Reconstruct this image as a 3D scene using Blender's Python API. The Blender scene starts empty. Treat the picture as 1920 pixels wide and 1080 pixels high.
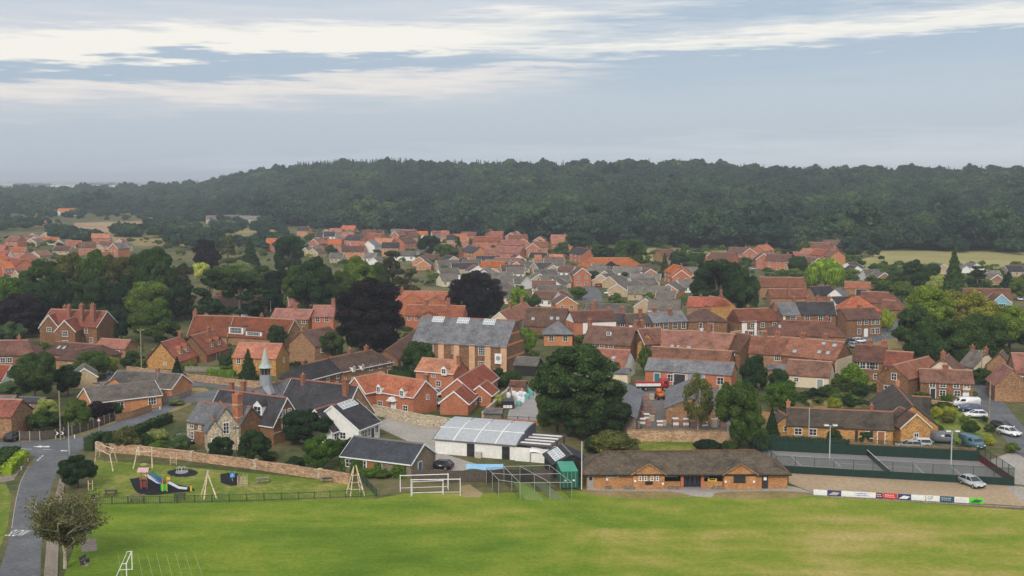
import bpy, bmesh, math, random
import numpy as np
from mathutils import Vector, Matrix

random.seed(7)
RNG = np.random.default_rng(7)
scene = bpy.context.scene
COL = scene.collection

# ------------------------------------------------------------------ camera
F_PX, CAM_H, HORIZON = 2200.0, 45.0, 330.0      # focal length in px of a 1920 wide picture, metres, px row
PITCH = math.atan((540.0 - HORIZON) / F_PX)
cam_d = bpy.data.cameras.new('camera')
cam = bpy.data.objects.new('camera', cam_d)
COL.objects.link(cam)
cam.location = (0, 0, CAM_H)
cam.rotation_euler = (math.pi / 2 - PITCH, 0, 0)
cam_d.sensor_width = 36.0
cam_d.lens = 36.0 * F_PX / 1920.0
cam_d.clip_start = 1.0
cam_d.clip_end = 120000.0
scene.camera = cam
scene.render.resolution_x, scene.render.resolution_y = 1024, 576

# ------------------------------------------------------------------ sky, sun, exposure
SUN_EL, SUN_AZ = math.radians(35), math.radians(-168)   # azimuth from +Y towards +X: behind the camera, a little to its left
world = bpy.data.worlds.new('World')
scene.world = world
world.use_nodes = True
wt = world.node_tree
wt.nodes.clear()


def nd(t, kind, **kw):
    n = t.nodes.new(kind)
    for k, v in kw.items():
        if k.startswith('i_'):
            n.inputs[k[2:].replace('_', ' ')].default_value = v
        else:
            setattr(n, k, v)
    return n


def mth(t, op, a, b=None, c=None, clamp=False):
    n = t.nodes.new('ShaderNodeMath')
    n.operation = op
    n.use_clamp = clamp
    for i, v in enumerate((a, b, c)):
        if v is None:
            continue
        if isinstance(v, (int, float)):
            n.inputs[i].default_value = v
        else:
            t.links.new(v, n.inputs[i])
    return n.outputs[0]


def ramp(t, fac, stops, interp='LINEAR'):
    n = t.nodes.new('ShaderNodeValToRGB')
    cr = n.color_ramp
    cr.interpolation = interp
    while len(cr.elements) > 1:
        cr.elements.remove(cr.elements[0])
    first = True
    for p, c in stops:
        if first:
            e = cr.elements[0]
            e.position = p
            first = False
        else:
            e = cr.elements.new(p)
        e.color = (*c, 1) if len(c) == 3 else c
    if fac is not None:
        t.links.new(fac, n.inputs[0])
    return n.outputs[0]


def mixc(t, fac, a, b, blend='MIX'):
    n = t.nodes.new('ShaderNodeMix')
    n.data_type = 'RGBA'
    n.blend_type = blend
    for sock, v in ((0, fac), (6, a), (7, b)):
        if isinstance(v, (int, float)):
            n.inputs[sock].default_value = v
        elif isinstance(v, tuple):
            n.inputs[sock].default_value = (*v, 1) if len(v) == 3 else v
        else:
            t.links.new(v, n.inputs[sock])
    return n.outputs[2]


def srgb(r, g, b):
    return tuple(((c / 255) / 12.92) if c <= 10 else (((c / 255) + 0.055) / 1.055) ** 2.4 for c in (r, g, b))


def build_sky():
    t = wt
    out = nd(t, 'ShaderNodeOutputWorld')
    bg = nd(t, 'ShaderNodeBackground')
    t.links.new(bg.outputs[0], out.inputs[0])
    tc = nd(t, 'ShaderNodeTexCoord')
    sep = nd(t, 'ShaderNodeSeparateXYZ')
    t.links.new(tc.outputs['Generated'], sep.inputs[0])
    x, y, z = sep.outputs
    hor = mth(t, 'SQRT', mth(t, 'ADD', mth(t, 'MULTIPLY', x, x), mth(t, 'MULTIPLY', y, y)))
    v = mth(t, 'DIVIDE', z, mth(t, 'MAXIMUM', hor, 0.02))        # tangent of the elevation
    # cloud noise, flattened towards the horizon as layered cloud is
    co = nd(t, 'ShaderNodeCombineXYZ')
    t.links.new(mth(t, 'MULTIPLY', x, 5.0), co.inputs[0])
    t.links.new(mth(t, 'MULTIPLY', y, 5.0), co.inputs[1])
    t.links.new(mth(t, 'MULTIPLY', v, 60.0), co.inputs[2])
    n1 = nd(t, 'ShaderNodeTexNoise', i_Scale=1.0, i_Detail=7.0, i_Roughness=0.6)
    t.links.new(co.outputs[0], n1.inputs['Vector'])
    co2 = nd(t, 'ShaderNodeCombineXYZ')
    t.links.new(mth(t, 'MULTIPLY', x, 17.0), co2.inputs[0])
    t.links.new(mth(t, 'MULTIPLY', y, 17.0), co2.inputs[1])
    t.links.new(mth(t, 'MULTIPLY', v, 210.0), co2.inputs[2])
    n2 = nd(t, 'ShaderNodeTexNoise', i_Scale=1.0, i_Detail=6.0, i_Roughness=0.62)
    t.links.new(co2.outputs[0], n2.inputs['Vector'])
    nn = mth(t, 'ADD', mth(t, 'MULTIPLY', mth(t, 'SUBTRACT', n1.outputs[0], 0.5), 0.046),
             mth(t, 'MULTIPLY', mth(t, 'SUBTRACT', n2.outputs[0], 0.5), 0.03))
    vv = mth(t, 'SUBTRACT', mth(t, 'ADD', v, nn), mth(t, 'MULTIPLY', x, 0.045))
    grey = srgb(180, 192, 206)
    dark = srgb(166, 182, 201)
    cream = srgb(243, 238, 229)
    pink = srgb(214, 212, 216)
    low = srgb(196, 206, 216)
    hor_c = srgb(208, 214, 221)
    # layers of the cloud deck against elevation; above the frame the same deck goes on, evenly broken
    s = 1 / 0.5
    up = [(0.152 * s, srgb(192, 200, 211)), (0.17 * s, srgb(190, 200, 212)), (0.21 * s, srgb(215, 216, 219)), (0.5 * s, srgb(224, 226, 229))]
    lowst = [(0.0, hor_c), (0.012 * s, low), (0.03 * s, grey), (0.058 * s, grey)]
    fv = mth(t, 'MULTIPLY', vv, s)
    deck_a = ramp(t, fv, lowst + [(0.069 * s, srgb(196, 201, 210)), (0.074 * s, pink), (0.081 * s, srgb(230, 224, 220)), (0.0875 * s, pink), (0.091 * s, dark), (0.106 * s, dark),
                                  (0.1105 * s, cream), (0.129 * s, cream), (0.138 * s, srgb(206, 208, 215))] + up)
    deck_b = ramp(t, fv, lowst + [(0.072 * s, srgb(174, 188, 204)), (0.095 * s, dark), (0.1 * s, srgb(226, 226, 223)), (0.108 * s, cream), (0.115 * s, srgb(204, 209, 215)), (0.126 * s, dark)] + up)
    side = nd(t, 'ShaderNodeMapRange', interpolation_type='SMOOTHSTEP')
    for i_, v_ in ((1, -0.06), (2, 0.14), (3, 0.0), (4, 1.0)):
        side.inputs[i_].default_value = v_
    t.links.new(mth(t, 'ADD', x, mth(t, 'MULTIPLY', mth(t, 'SUBTRACT', n1.outputs[0], 0.5), 0.5)), side.inputs[0])
    bands = mixc(t, side.outputs[0], deck_a, deck_b)
    sky = nd(t, 'ShaderNodeTexSky', sky_type='NISHITA', sun_disc=False, sun_elevation=SUN_EL, sun_rotation=SUN_AZ,
             altitude=50.0, air_density=1.2, dust_density=2.0)
    skyc = mixc(t, 1.0, sky.outputs[0], (0.1, 0.1, 0.1), 'MULTIPLY')
    col = mixc(t, 0.86, skyc, bands)
    t.links.new(col, bg.inputs[0])
    bg.inputs[1].default_value = 1.0


build_sky()
sun_d = bpy.data.lights.new('sun', 'SUN')
sun_d.energy = 2.0
sun_d.angle = math.radians(12)
sun_d.color = (1.0, 0.93, 0.84)
sun = bpy.data.objects.new('sun', sun_d)
COL.objects.link(sun)
sd = Vector((math.sin(SUN_AZ) * math.cos(SUN_EL), math.cos(SUN_AZ) * math.cos(SUN_EL), math.sin(SUN_EL)))
sun.rotation_euler = (-sd).to_track_quat('-Z', 'Y').to_euler()
vs = scene.view_settings
vs.view_transform, vs.look, vs.exposure, vs.gamma = 'Standard', 'None', 0.18, 1.0
vs.use_curve_mapping = False
scene.render.engine = 'CYCLES'
cy = scene.cycles
cy.use_denoising = True
cy.denoiser = 'OPENIMAGEDENOISE'
cy.denoising_input_passes = 'RGB_ALBEDO_NORMAL'
cy.denoising_prefilter = 'ACCURATE'
cy.max_bounces, cy.diffuse_bounces, cy.glossy_bounces = 4, 2, 2
cy.transmission_bounces, cy.transparent_max_bounces, cy.volume_bounces = 3, 16, 0
cy.caustics_reflective = cy.caustics_refractive = False


# ------------------------------------------------------------------ pixel to ground
def ray(x, y):
    a, b = (x - 960.0) / F_PX, -(y - 540.0) / F_PX
    c, s = math.cos(PITCH), math.sin(PITCH)
    return Vector((a, c + b * s, -s + b * c))


def G(x, y, z=0.0):
    """where the line of sight through pixel x, y meets the level z"""
    d = ray(x, y)
    t = (z - CAM_H) / d.z
    return Vector((d.x * t, d.y * t, z))


def up_at(P, x, y):
    """height at which the line of sight through row y passes over the ground point P"""
    d = ray(x, y)
    return CAM_H + d.z * (P.y / d.y)


def pxm(P):
    """pixels per metre at P"""
    c, s = math.cos(PITCH), math.sin(PITCH)
    return F_PX / (P.y * c + (CAM_H - P.z) * s)


# ------------------------------------------------------------------ materials
MATS = {}


def new_mat(name):
    m = bpy.data.materials.new(name)
    m.use_nodes = True
    t = m.node_tree
    b = t.nodes['Principled BSDF']
    b.inputs['Specular IOR Level'].default_value = 0.3
    return m, t, b


def coords(t, kind='Object'):
    return nd(t, 'ShaderNodeTexCoord').outputs[kind]


def noise(t, vec, scale, detail=4.0, rough=0.6, out=0):
    n = nd(t, 'ShaderNodeTexNoise', i_Scale=scale, i_Detail=detail, i_Roughness=rough)
    t.links.new(vec, n.inputs['Vector'])
    return n.outputs[out]


def bump(t, b, h, strength=0.3, dist=0.05):
    n = nd(t, 'ShaderNodeBump', i_Strength=strength, i_Distance=dist)
    t.links.new(h, n.inputs['Height'])
    t.links.new(n.outputs[0], b.inputs['Normal'])


def mul(c, k):
    return tuple(min(1.0, v * k) for v in c)


def plain(name, c, rough=0.6, metal=0.0, spec=0.3):
    if name in MATS:
        return MATS[name]
    m, t, b = new_mat(name)
    v = coords(t)
    f = noise(t, v, 1.7, 5)
    t.links.new(ramp(t, f, [(0.3, mul(c, 0.86)), (0.7, mul(c, 1.1))]), b.inputs['Base Color'])
    b.inputs['Roughness'].default_value = rough
    b.inputs['Metallic'].default_value = metal
    b.inputs['Specular IOR Level'].default_value = spec
    MATS[name] = m
    return m


def roofmat(name, c, c2=None, moss=0.25, rough=0.85, seed=0.0):
    """tile or slate: mottled courses, weathering, lichen; each house shifts the pattern and tone"""
    if name in MATS:
        return MATS[name]
    m, t, b = new_mat(name)
    c2 = c2 or mul(c, 0.55)
    v = coords(t)
    oi = nd(t, 'ShaderNodeObjectInfo')
    vo = nd(t, 'ShaderNodeVectorMath', operation='ADD')
    t.links.new(v, vo.inputs[0])
    sc_ = nd(t, 'ShaderNodeVectorMath', operation='SCALE')
    t.links.new(oi.outputs['Location'], sc_.inputs[0])
    sc_.inputs['Scale'].default_value = 3.7
    t.links.new(sc_.outputs[0], vo.inputs[1])
    vv = vo.outputs[0]
    big = noise(t, vv, 0.45, 5, 0.65)
    fine = noise(t, vv, 5.5, 3, 0.7)
    col = ramp(t, big, [(0.32, c2), (0.5, c), (0.68, mul(c, 1.25))])
    # single tiles darker and lighter
    vor = nd(t, 'ShaderNodeTexVoronoi', i_Scale=3.2)
    mp = nd(t, 'ShaderNodeMapping')
    mp.inputs['Scale'].default_value = (1.0, 1.0, 1.9)
    t.links.new(vv, mp.inputs[0])
    t.links.new(mp.outputs[0], vor.inputs['Vector'])
    sepc = nd(t, 'ShaderNodeSeparateColor')
    t.links.new(vor.outputs['Color'], sepc.inputs[0])
    tilev = ramp(t, sepc.outputs[0], [(0.0, (0.62, 0.62, 0.62)), (1.0, (1.3, 1.3, 1.3))])
    col = mixc(t, 0.85, col, tilev, 'MULTIPLY')
    col = mixc(t, mth(t, 'MULTIPLY', ramp(t, fine, [(0.5, (0, 0, 0)), (0.72, (1, 1, 1))]), moss), col, (0.15, 0.135, 0.085))
    sepv = nd(t, 'ShaderNodeSeparateXYZ')
    t.links.new(v, sepv.inputs[0])
    saw = mth(t, 'FRACT', mth(t, 'MULTIPLY', sepv.outputs[2], 5.2))
    col = mixc(t, mth(t, 'MULTIPLY', mth(t, 'LESS_THAN', saw, 0.2), 0.3), col, mul(c2, 0.5))
    age = nd(t, 'ShaderNodeSeparateColor')       # how old and how bleached this house's tiles are
    t.links.new(oi.outputs['Color'], age.inputs[0])
    tone = mth(t, 'ADD', 0.72, mth(t, 'MULTIPLY', age.outputs[0], 0.48))
    hs = nd(t, 'ShaderNodeHueSaturation')
    t.links.new(mth(t, 'ADD', 0.86, mth(t, 'MULTIPLY', age.outputs[1], 0.3)), hs.inputs['Saturation'])
    t.links.new(mth(t, 'ADD', 0.492, mth(t, 'MULTIPLY', age.outputs[2], 0.018)), hs.inputs['Hue'])
    t.links.new(tone, hs.inputs['Value'])
    t.links.new(col, hs.inputs['Color'])
    t.links.new(hs.outputs[0], b.inputs['Base Color'])
    b.inputs['Roughness'].default_value = rough
    bump(t, b, mth(t, 'ADD', saw, fine), 0.5, 0.04)
    MATS[name] = m
    return m


def wallmat(name, c, c2=None, scale=3.0, rough=0.9, contrast=1.0):
    """brick, carstone or render: blotches, courses and single darker stones"""
    if name in MATS:
        return MATS[name]
    m, t, b = new_mat(name)
    c2 = c2 or mul(c, 0.6)
    v = coords(t)
    big = noise(t, v, 0.35, 4)
    fine = noise(t, v, scale * 1.6, 3, 0.7)
    vor = nd(t, 'ShaderNodeTexVoronoi', i_Scale=scale)
    mp = nd(t, 'ShaderNodeMapping')
    mp.inputs['Scale'].default_value = (1.0, 1.0, 2.2)
    t.links.new(v, mp.inputs[0])
    t.links.new(mp.outputs[0], vor.inputs['Vector'])
    sepc = nd(t, 'ShaderNodeSeparateColor')
    t.links.new(vor.outputs['Color'], sepc.inputs[0])
    k = 0.38 * contrast
    col = ramp(t, fine, [(0.3, c2), (0.62, c)])
    col = mixc(t, 0.9, col, ramp(t, sepc.outputs[0], [(0, (1 - k,) * 3), (1, (1 + k,) * 3)]), 'MULTIPLY')
    col = mixc(t, 0.7, col, ramp(t, big, [(0.3, (1.0,) * 3), (0.7, (1.5,) * 3)]), 'MULTIPLY')
    t.links.new(col, b.inputs['Base Color'])
    b.inputs['Roughness'].default_value = rough
    bump(t, b, fine, 0.3, 0.03)
    MATS[name] = m
    return m


def leafmat(name, transl=0.32):
    """foliage: the tree's own colour (object colour) broken up by clump and leaf"""
    if name in MATS:
        return MATS[name]
    m, t, b = new_mat(name)
    oi = nd(t, 'ShaderNodeObjectInfo')
    g = nd(t, 'ShaderNodeNewGeometry')
    n1 = noise(t, g.outputs['Position'], 0.42, 3)
    n0 = noise(t, g.outputs['Position'], 0.013, 2)
    rpi = g.outputs['Random Per Island']
    col = mixc(t, 1.0, oi.outputs['Color'], ramp(t, rpi, [(0, (0.5, 0.55, 0.5)), (0.55, (1, 1, 1)), (1, (1.7, 1.62, 1.4))]), 'MULTIPLY')
    col = mixc(t, 1.0, col, ramp(t, n1, [(0.3, (0.62, 0.68, 0.66)), (0.7, (1.4, 1.34, 1.15))]), 'MULTIPLY')
    col = mixc(t, 1.0, col, ramp(t, oi.outputs['Random'], [(0, (0.62, 0.7, 0.78)), (0.45, (1, 1, 1)), (0.86, (1.25, 1.22, 1.02)), (1, (1.5, 1.42, 1.1))]), 'MULTIPLY')
    col = mixc(t, 1.0, col, ramp(t, n0, [(0.38, (0.66, 0.74, 0.82)), (0.56, (1.1, 1.08, 1.0)), (0.68, (1.75, 1.6, 1.1))]), 'MULTIPLY')
    t.links.new(col, b.inputs['Base Color'])
    b.inputs['Roughness'].default_value = 0.7
    b.inputs['Specular IOR Level'].default_value = 0.12
    tr = nd(t, 'ShaderNodeBsdfTranslucent')
    t.links.new(mixc(t, 1.0, col, (1.1, 1.2, 0.7), 'MULTIPLY'), tr.inputs[0])
    mx = nd(t, 'ShaderNodeMixShader')
    mx.inputs[0].default_value = transl
    t.links.new(b.outputs[0], mx.inputs[1])
    t.links.new(tr.outputs[0], mx.inputs[2])
    t.links.new(mx.outputs[0], t.nodes['Material Output'].inputs[0])
    MATS[name] = m
    return m


def glassmat():
    if 'glass' in MATS:
        return MATS['glass']
    m, t, b = new_mat('glass')
    b.inputs['Base Color'].default_value = (0.025, 0.03, 0.035, 1)
    b.inputs['Roughness'].default_value = 0.12
    b.inputs['Specular IOR Level'].default_value = 0.6
    MATS['glass'] = m
    return m


# ------------------------------------------------------------------ mesh building
class MB:
    """collects boxes, prisms and tubes; build() links them as one mesh object"""

    def __init__(self):
        self.v, self.f = [], []

    def add(self, verts, faces):
        o = len(self.v)
        self.v += [tuple(p) for p in verts]
        self.f += [tuple(i + o for i in q) for q in faces]
        return self

    def box(self, c, s, rz=0.0, M=None):
        x, y, z = s[0] / 2, s[1] / 2, s[2] / 2
        ca, sa = math.cos(rz), math.sin(rz)
        pts = []
        for dz in (-z, z):
            for dx, dy in ((-x, -y), (x, -y), (x, y), (-x, y)):
                p = Vector((c[0] + dx * ca - dy * sa, c[1] + dx * sa + dy * ca, c[2] + dz))
                pts.append(M @ p if M else p)
        return self.add(pts, [(3, 2, 1, 0), (4, 5, 6, 7), (0, 1, 5, 4), (1, 2, 6, 5), (2, 3, 7, 6), (3, 0, 4, 7)])

    def bar(self, a, b, r, n=6, r2=None):
        a, b = Vector(a), Vector(b)
        r2 = r if r2 is None else r2
        d = (b - a)
        if d.length < 1e-6:
            return self
        q = d.to_track_quat('Z', 'Y')
        ring = [Vector((math.cos(2 * math.pi * i / n + 0.4), math.sin(2 * math.pi * i / n + 0.4), 0)) for i in range(n)]
        pts = [a + q @ (p * r) for p in ring] + [b + q @ (p * r2) for p in ring]
        fs = [(i, (i + 1) % n, n + (i + 1) % n, n + i) for i in range(n)]
        fs += [tuple(range(n - 1, -1, -1)), tuple(range(n, 2 * n))]
        return self.add(pts, fs)

    def extrude(self, poly, h0, h1):
        """vertical prism over a ground outline [(x, y), ...]"""
        n = len(poly)
        a = sum(poly[i][0] * poly[(i + 1) % n][1] - poly[(i + 1) % n][0] * poly[i][1] for i in range(n))
        if a < 0:
            poly = poly[::-1]
        pts = [(p[0], p[1], h0) for p in poly] + [(p[0], p[1], h1) for p in poly]
        fs = [(i, (i + 1) % n, n + (i + 1) % n, n + i) for i in range(n)]
        fs += [tuple(range(n - 1, -1, -1)), tuple(range(n, 2 * n))]
        return self.add(pts, fs)

    def profile(self, pts2, x0, x1, axis='x'):
        """closed outline in the y-z plane, drawn out along x"""
        n = len(pts2)
        a = sum(pts2[i][0] * pts2[(i + 1) % n][1] - pts2[(i + 1) % n][0] * pts2[i][1] for i in range(n))
        if a < 0:
            pts2 = pts2[::-1]
        if axis == 'x':
            P = [(x0, p[0], p[1]) for p in pts2] + [(x1, p[0], p[1]) for p in pts2]
        else:
            P = [(p[0], x1, p[1]) for p in pts2] + [(p[0], x0, p[1]) for p in pts2]
        fs = [(i, (i + 1) % n, n + (i + 1) % n, n + i) for i in range(n)]
        fs += [tuple(range(n - 1, -1, -1)), tuple(range(n, 2 * n))]
        return self.add(P, fs)

    def mesh(self, name, mat, smooth=False):
        me = bpy.data.meshes.new(name)
        me.from_pydata(self.v, [], self.f)
        me.materials.append(mat)
        if smooth:
            me.polygons.foreach_set('use_smooth', [True] * len(me.polygons))
        me.update()
        return me

    def build(self, name, mat, parent=None, M=None, smooth=False):
        return link(name, self.mesh(name, mat, smooth), parent, M)


def link(name, me, parent=None, M=None):
    o = bpy.data.objects.new(name, me)
    COL.objects.link(o)
    if parent is not None:
        o.parent = parent
    if M is not None:
        o.matrix_basis = M
    return o


def tag(o, label=None, cat=None, group=None, kind=None):
    for k, v in (('label', label), ('category', cat), ('group', group), ('kind', kind)):
        if v:
            o[k] = v
    return o


def thing(name, label, cat, loc=(0, 0, 0), rz=0.0, group=None):
    o = bpy.data.objects.new(name, None)
    o.empty_display_size = 0.5
    COL.objects.link(o)
    o.location = loc
    o.rotation_euler = (0, 0, rz)
    return tag(o, label, cat, group)


def copy_tree(o, parent=None):
    c = o.copy()
    COL.objects.link(c)
    c.parent = parent
    for ch in list(o.children):
        copy_tree(ch, c)
    return c


def XF(x, y, z=0.0, rz=0.0):
    return Matrix.Translation((x, y, z)) @ Matrix.Rotation(rz, 4, 'Z')


ORD = ['first', 'second', 'third', 'fourth', 'fifth', 'sixth', 'seventh', 'eighth', 'ninth', 'tenth', 'eleventh', 'twelfth',
       'thirteenth', 'fourteenth', 'fifteenth', 'sixteenth', 'seventeenth', 'eighteenth', 'nineteenth', 'twentieth',
       'twenty-first', 'twenty-second', 'twenty-third', 'twenty-fourth', 'twenty-fifth', 'twenty-sixth', 'twenty-seventh',
       'twenty-eighth', 'twenty-ninth', 'thirtieth', 'thirty-first', 'thirty-second', 'thirty-third', 'thirty-fourth',
       'thirty-fifth', 'thirty-sixth', 'thirty-seventh', 'thirty-eighth', 'thirty-ninth', 'fortieth']


# ------------------------------------------------------------------ terrain
def tab(x, xs, ys):
    return float(np.interp(x, xs, ys))


SKY_X = [-400, 0, 150, 300, 380, 430, 480, 560, 640, 760, 900, 1000, 1100, 1200, 1320, 1400, 1480, 1560, 1640, 1720, 1800, 1920, 2400]
SKY_Y = [354, 354, 352, 349, 342, 331, 320, 311, 307, 305, 309, 308, 311, 307, 306, 315, 320, 321, 317, 318, 321, 321, 322]
D0X, D0Y = [-400, 0, 300, 480, 600, 800, 1000, 1200, 1400, 1920, 2400], [1480, 1480, 1400, 1130, 1000, 885, 800, 742, 722, 700, 700]
D1X, D1Y = [-400, 0, 300, 480, 600, 1000, 1900, 2400], [2150, 2150, 2100, 1850, 1650, 1500, 1400, 1400]


def sstep(a):
    a = min(1.0, max(0.0, a))
    return a * a * (3 - 2 * a)


def hill(x, y):
    if y < 300:
        return 0.0
    px = 960 + F_PX * x / y
    d0, d1 = tab(px, D0X, D0Y), tab(px, D1X, D1Y)
    zc = CAM_H + (HORIZON - tab(px, SKY_X, SKY_Y)) / F_PX * d1 - 15.5
    if y < d1:
        a = min(1.0, max(0.0, (y - d0) / (d1 - d0)))
        return zc * (0.45 * a + 0.55 * sstep(a))
    return zc * (1 - sstep((y - d1) / 900.0))


def groundmat(name, stops, s1=0.06, s2=1.2, rough=0.95, bumpk=0.25, stripes=None, tilt=0.0):
    if name in MATS:
        return MATS[name]
    m, t, b = new_mat(name)
    v = coords(t)
    f = mth(t, 'ADD', mth(t, 'MULTIPLY', noise(t, v, s1, 6, 0.62), 0.62), mth(t, 'MULTIPLY', noise(t, v, s2, 4, 0.7), 0.38))
    if stripes:
        sv = nd(t, 'ShaderNodeMapping')
        sv.inputs['Rotation'].default_value = (0, 0, stripes[0])
        sv.inputs['Scale'].default_value = stripes[1]
        t.links.new(v, sv.inputs[0])
        f = mth(t, 'ADD', mth(t, 'MULTIPLY', f, 0.62), mth(t, 'MULTIPLY', noise(t, sv.outputs[0], 1.0, 5, 0.6), 0.38))
    if tilt:                                 # drier towards one side, as the ground itself is
        sx_ = nd(t, 'ShaderNodeSeparateXYZ')
        t.links.new(v, sx_.inputs[0])
        mr = nd(t, 'ShaderNodeMapRange', interpolation_type='SMOOTHSTEP')
        for i_, v_ in enumerate((-45.0, 45.0, -tilt, tilt)):
            mr.inputs[i_ + 1].default_value = v_
        t.links.new(sx_.outputs[0], mr.inputs[0])
        f = mth(t, 'ADD', f, mr.outputs[0])
    col = ramp(t, f, stops)
    col = mixc(t, 0.75, col, ramp(t, noise(t, v, 1.9, 5, 0.75), [(0.3, (0.66,) * 3), (0.7, (1.34,) * 3)]), 'MULTIPLY')
    fine = noise(t, v, 7.0, 3, 0.75)
    col = mixc(t, 0.8, col, ramp(t, fine, [(0.25, (0.7,) * 3), (0.75, (1.3,) * 3)]), 'MULTIPLY')
    t.links.new(col, b.inputs['Base Color'])
    b.inputs['Roughness'].default_value = rough
    b.inputs['Specular IOR Level'].default_value = 0.1
    bump(t, b, fine, bumpk, 0.08)
    MATS[name] = m
    return m


GARDEN = groundmat('garden_ground', [(0.3, (0.035, 0.05, 0.018)), (0.45, (0.07, 0.085, 0.03)), (0.56, (0.15, 0.13, 0.06)), (0.7, (0.2, 0.165, 0.09))], 0.05, 0.5)
PITCH_M = groundmat('pitch_grass', [(0.36, (0.085, 0.155, 0.011)), (0.45, (0.135, 0.208, 0.018)), (0.52, (0.2, 0.245, 0.03)),
                                    (0.58, (0.29, 0.275, 0.06)), (0.68, (0.42, 0.335, 0.125))], 0.05, 0.22, stripes=(0.12, (0.035, 0.16, 1)), tilt=0.05)
LAWN = groundmat('lawn_grass', [(0.3, (0.075, 0.13, 0.013)), (0.5, (0.14, 0.19, 0.026)), (0.6, (0.26, 0.245, 0.065)), (0.75, (0.38, 0.3, 0.13))], 0.12, 0.9)
DRY = groundmat('dry_grass', [(0.3, (0.12, 0.12, 0.04)), (0.5, (0.26, 0.2, 0.085)), (0.7, (0.36, 0.28, 0.14))], 0.2, 1.3)
ASPH = groundmat('asphalt', [(0.3, (0.085, 0.09, 0.1)), (0.5, (0.13, 0.135, 0.145)), (0.68, (0.19, 0.193, 0.2))], 0.22, 1.6, bumpk=0.1)
PAVE = groundmat('paving', [(0.3, (0.2, 0.165, 0.14)), (0.6, (0.29, 0.245, 0.2))], 0.2, 2.0)
GRAVEL = groundmat('gravel', [(0.3, (0.3, 0.22, 0.14)), (0.55, (0.4, 0.3, 0.195)), (0.72, (0.47, 0.37, 0.25))], 0.1, 2.2)
CONC = groundmat('concrete', [(0.3, (0.27, 0.25, 0.22)), (0.6, (0.4, 0.37, 0.33))], 0.15, 1.6)
COURT = groundmat('court_surface', [(0.3, (0.2, 0.19, 0.195)), (0.6, (0.25, 0.235, 0.235))], 0.1, 1.5, bumpk=0.05)
RUBBER = groundmat('black_rubber', [(0.3, (0.012, 0.011, 0.016)), (0.7, (0.03, 0.028, 0.035))], 0.6, 3.0)
FIELD = groundmat('straw_field', [(0.3, (0.2, 0.19, 0.07)), (0.5, (0.3, 0.27, 0.11)), (0.7, (0.38, 0.33, 0.16))], 0.02, 0.2)
EARTH = groundmat('bare_earth', [(0.3, (0.2, 0.13, 0.08)), (0.55, (0.36, 0.25, 0.15)), (0.75, (0.5, 0.4, 0.28))], 0.03, 0.25)
MARSH = groundmat('marsh', [(0.3, (0.3, 0.3, 0.22)), (0.5, (0.52, 0.5, 0.42)), (0.7, (0.66, 0.63, 0.55))], 0.0016, 0.01)
WOODFLOOR = groundmat('wood_floor', [(0.3, (0.03, 0.04, 0.02)), (0.7, (0.07, 0.075, 0.035))], 0.05, 0.5)


def build_terrain():
    ys = list(np.arange(-120, 640, 95.0)) + list(np.arange(640, 3200, 32.0)) + list(np.geomspace(3200, 90000, 26))
    nt = 120
    V, Fc = [], []
    for y in ys:
        hw = 420 + 0.85 * abs(y)
        for i in range(nt + 1):
            x = hw * (2 * i / nt - 1)
            V.append((x, y, hill(x, y) - (0.0 if y < 9000 else 0.4)))
    for j in range(len(ys) - 1):
        for i in range(nt):
            a = j * (nt + 1) + i
            Fc.append((a, a + 1, a + nt + 2, a + nt + 1))
    me = bpy.data.meshes.new('ground')
    me.from_pydata(V, [], Fc)
    m, t, b = new_mat('ground_cover')
    g = nd(t, 'ShaderNodeNewGeometry')
    sp = nd(t, 'ShaderNodeSeparateXYZ')
    t.links.new(g.outputs['Position'], sp.inputs[0])
    v = g.outputs['Position']
    f = mth(t, 'ADD', mth(t, 'MULTIPLY', noise(t, v, 0.04, 6, 0.65), 0.6), mth(t, 'MULTIPLY', noise(t, v, 0.6, 4, 0.7), 0.4))
    near = ramp(t, f, [(0.32, (0.035, 0.05, 0.018)), (0.46, (0.075, 0.09, 0.03)), (0.56, (0.15, 0.13, 0.06)), (0.7, (0.21, 0.175, 0.1))])
    far = ramp(t, noise(t, v, 0.0022, 5, 0.6), [(0.35, (0.05, 0.07, 0.03)), (0.5, (0.12, 0.13, 0.06)), (0.6, (0.26, 0.24, 0.14)), (0.75, (0.34, 0.31, 0.2))])
    isfar = mth(t, 'GREATER_THAN', sp.outputs[1], 2500.0)
    t.links.new(mixc(t, isfar, near, far), b.inputs['Base Color'])
    b.inputs['Roughness'].default_value = 0.95
    b.inputs['Specular IOR Level'].default_value = 0.1
    me.materials.append(m)
    me.polygons.foreach_set('use_smooth', [True] * len(me.polygons))
    tag(link('ground', me), kind='structure')


build_terrain()


def sheet(name, px, mat, z, world=False, kind='structure', label=None):
    """a ground sheet over an outline of picture points"""
    P = [Vector((p[0], p[1], z)) for p in px] if world else [G(p[0], p[1], z) for p in px]
    c = sum(P, Vector()) / len(P)
    c.z = z
    me = bpy.data.meshes.new(name)
    idx = list(range(len(P)))
    a = sum(P[i].x * P[(i + 1) % len(P)].y - P[(i + 1) % len(P)].x * P[i].y for i in idx)
    me.from_pydata([tuple(p - c) for p in P], [], [idx if a > 0 else idx[::-1]])
    me.materials.append(mat)
    o = link(name, me, None, Matrix.Translation(c))
    return tag(o, label, kind=kind)


def slab(name, px, mat, z0, z1):
    """a raised piece of pavement with a kerb face"""
    P = [G(p[0], p[1], z1) for p in px]
    c = sum(P, Vector()) / len(P)
    mb = MB().extrude([(p.x - c.x, p.y - c.y) for p in P], z0, z1)
    return tag(mb.build(name, mat, None, Matrix.Translation((c.x, c.y, 0))), kind='structure')


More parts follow.
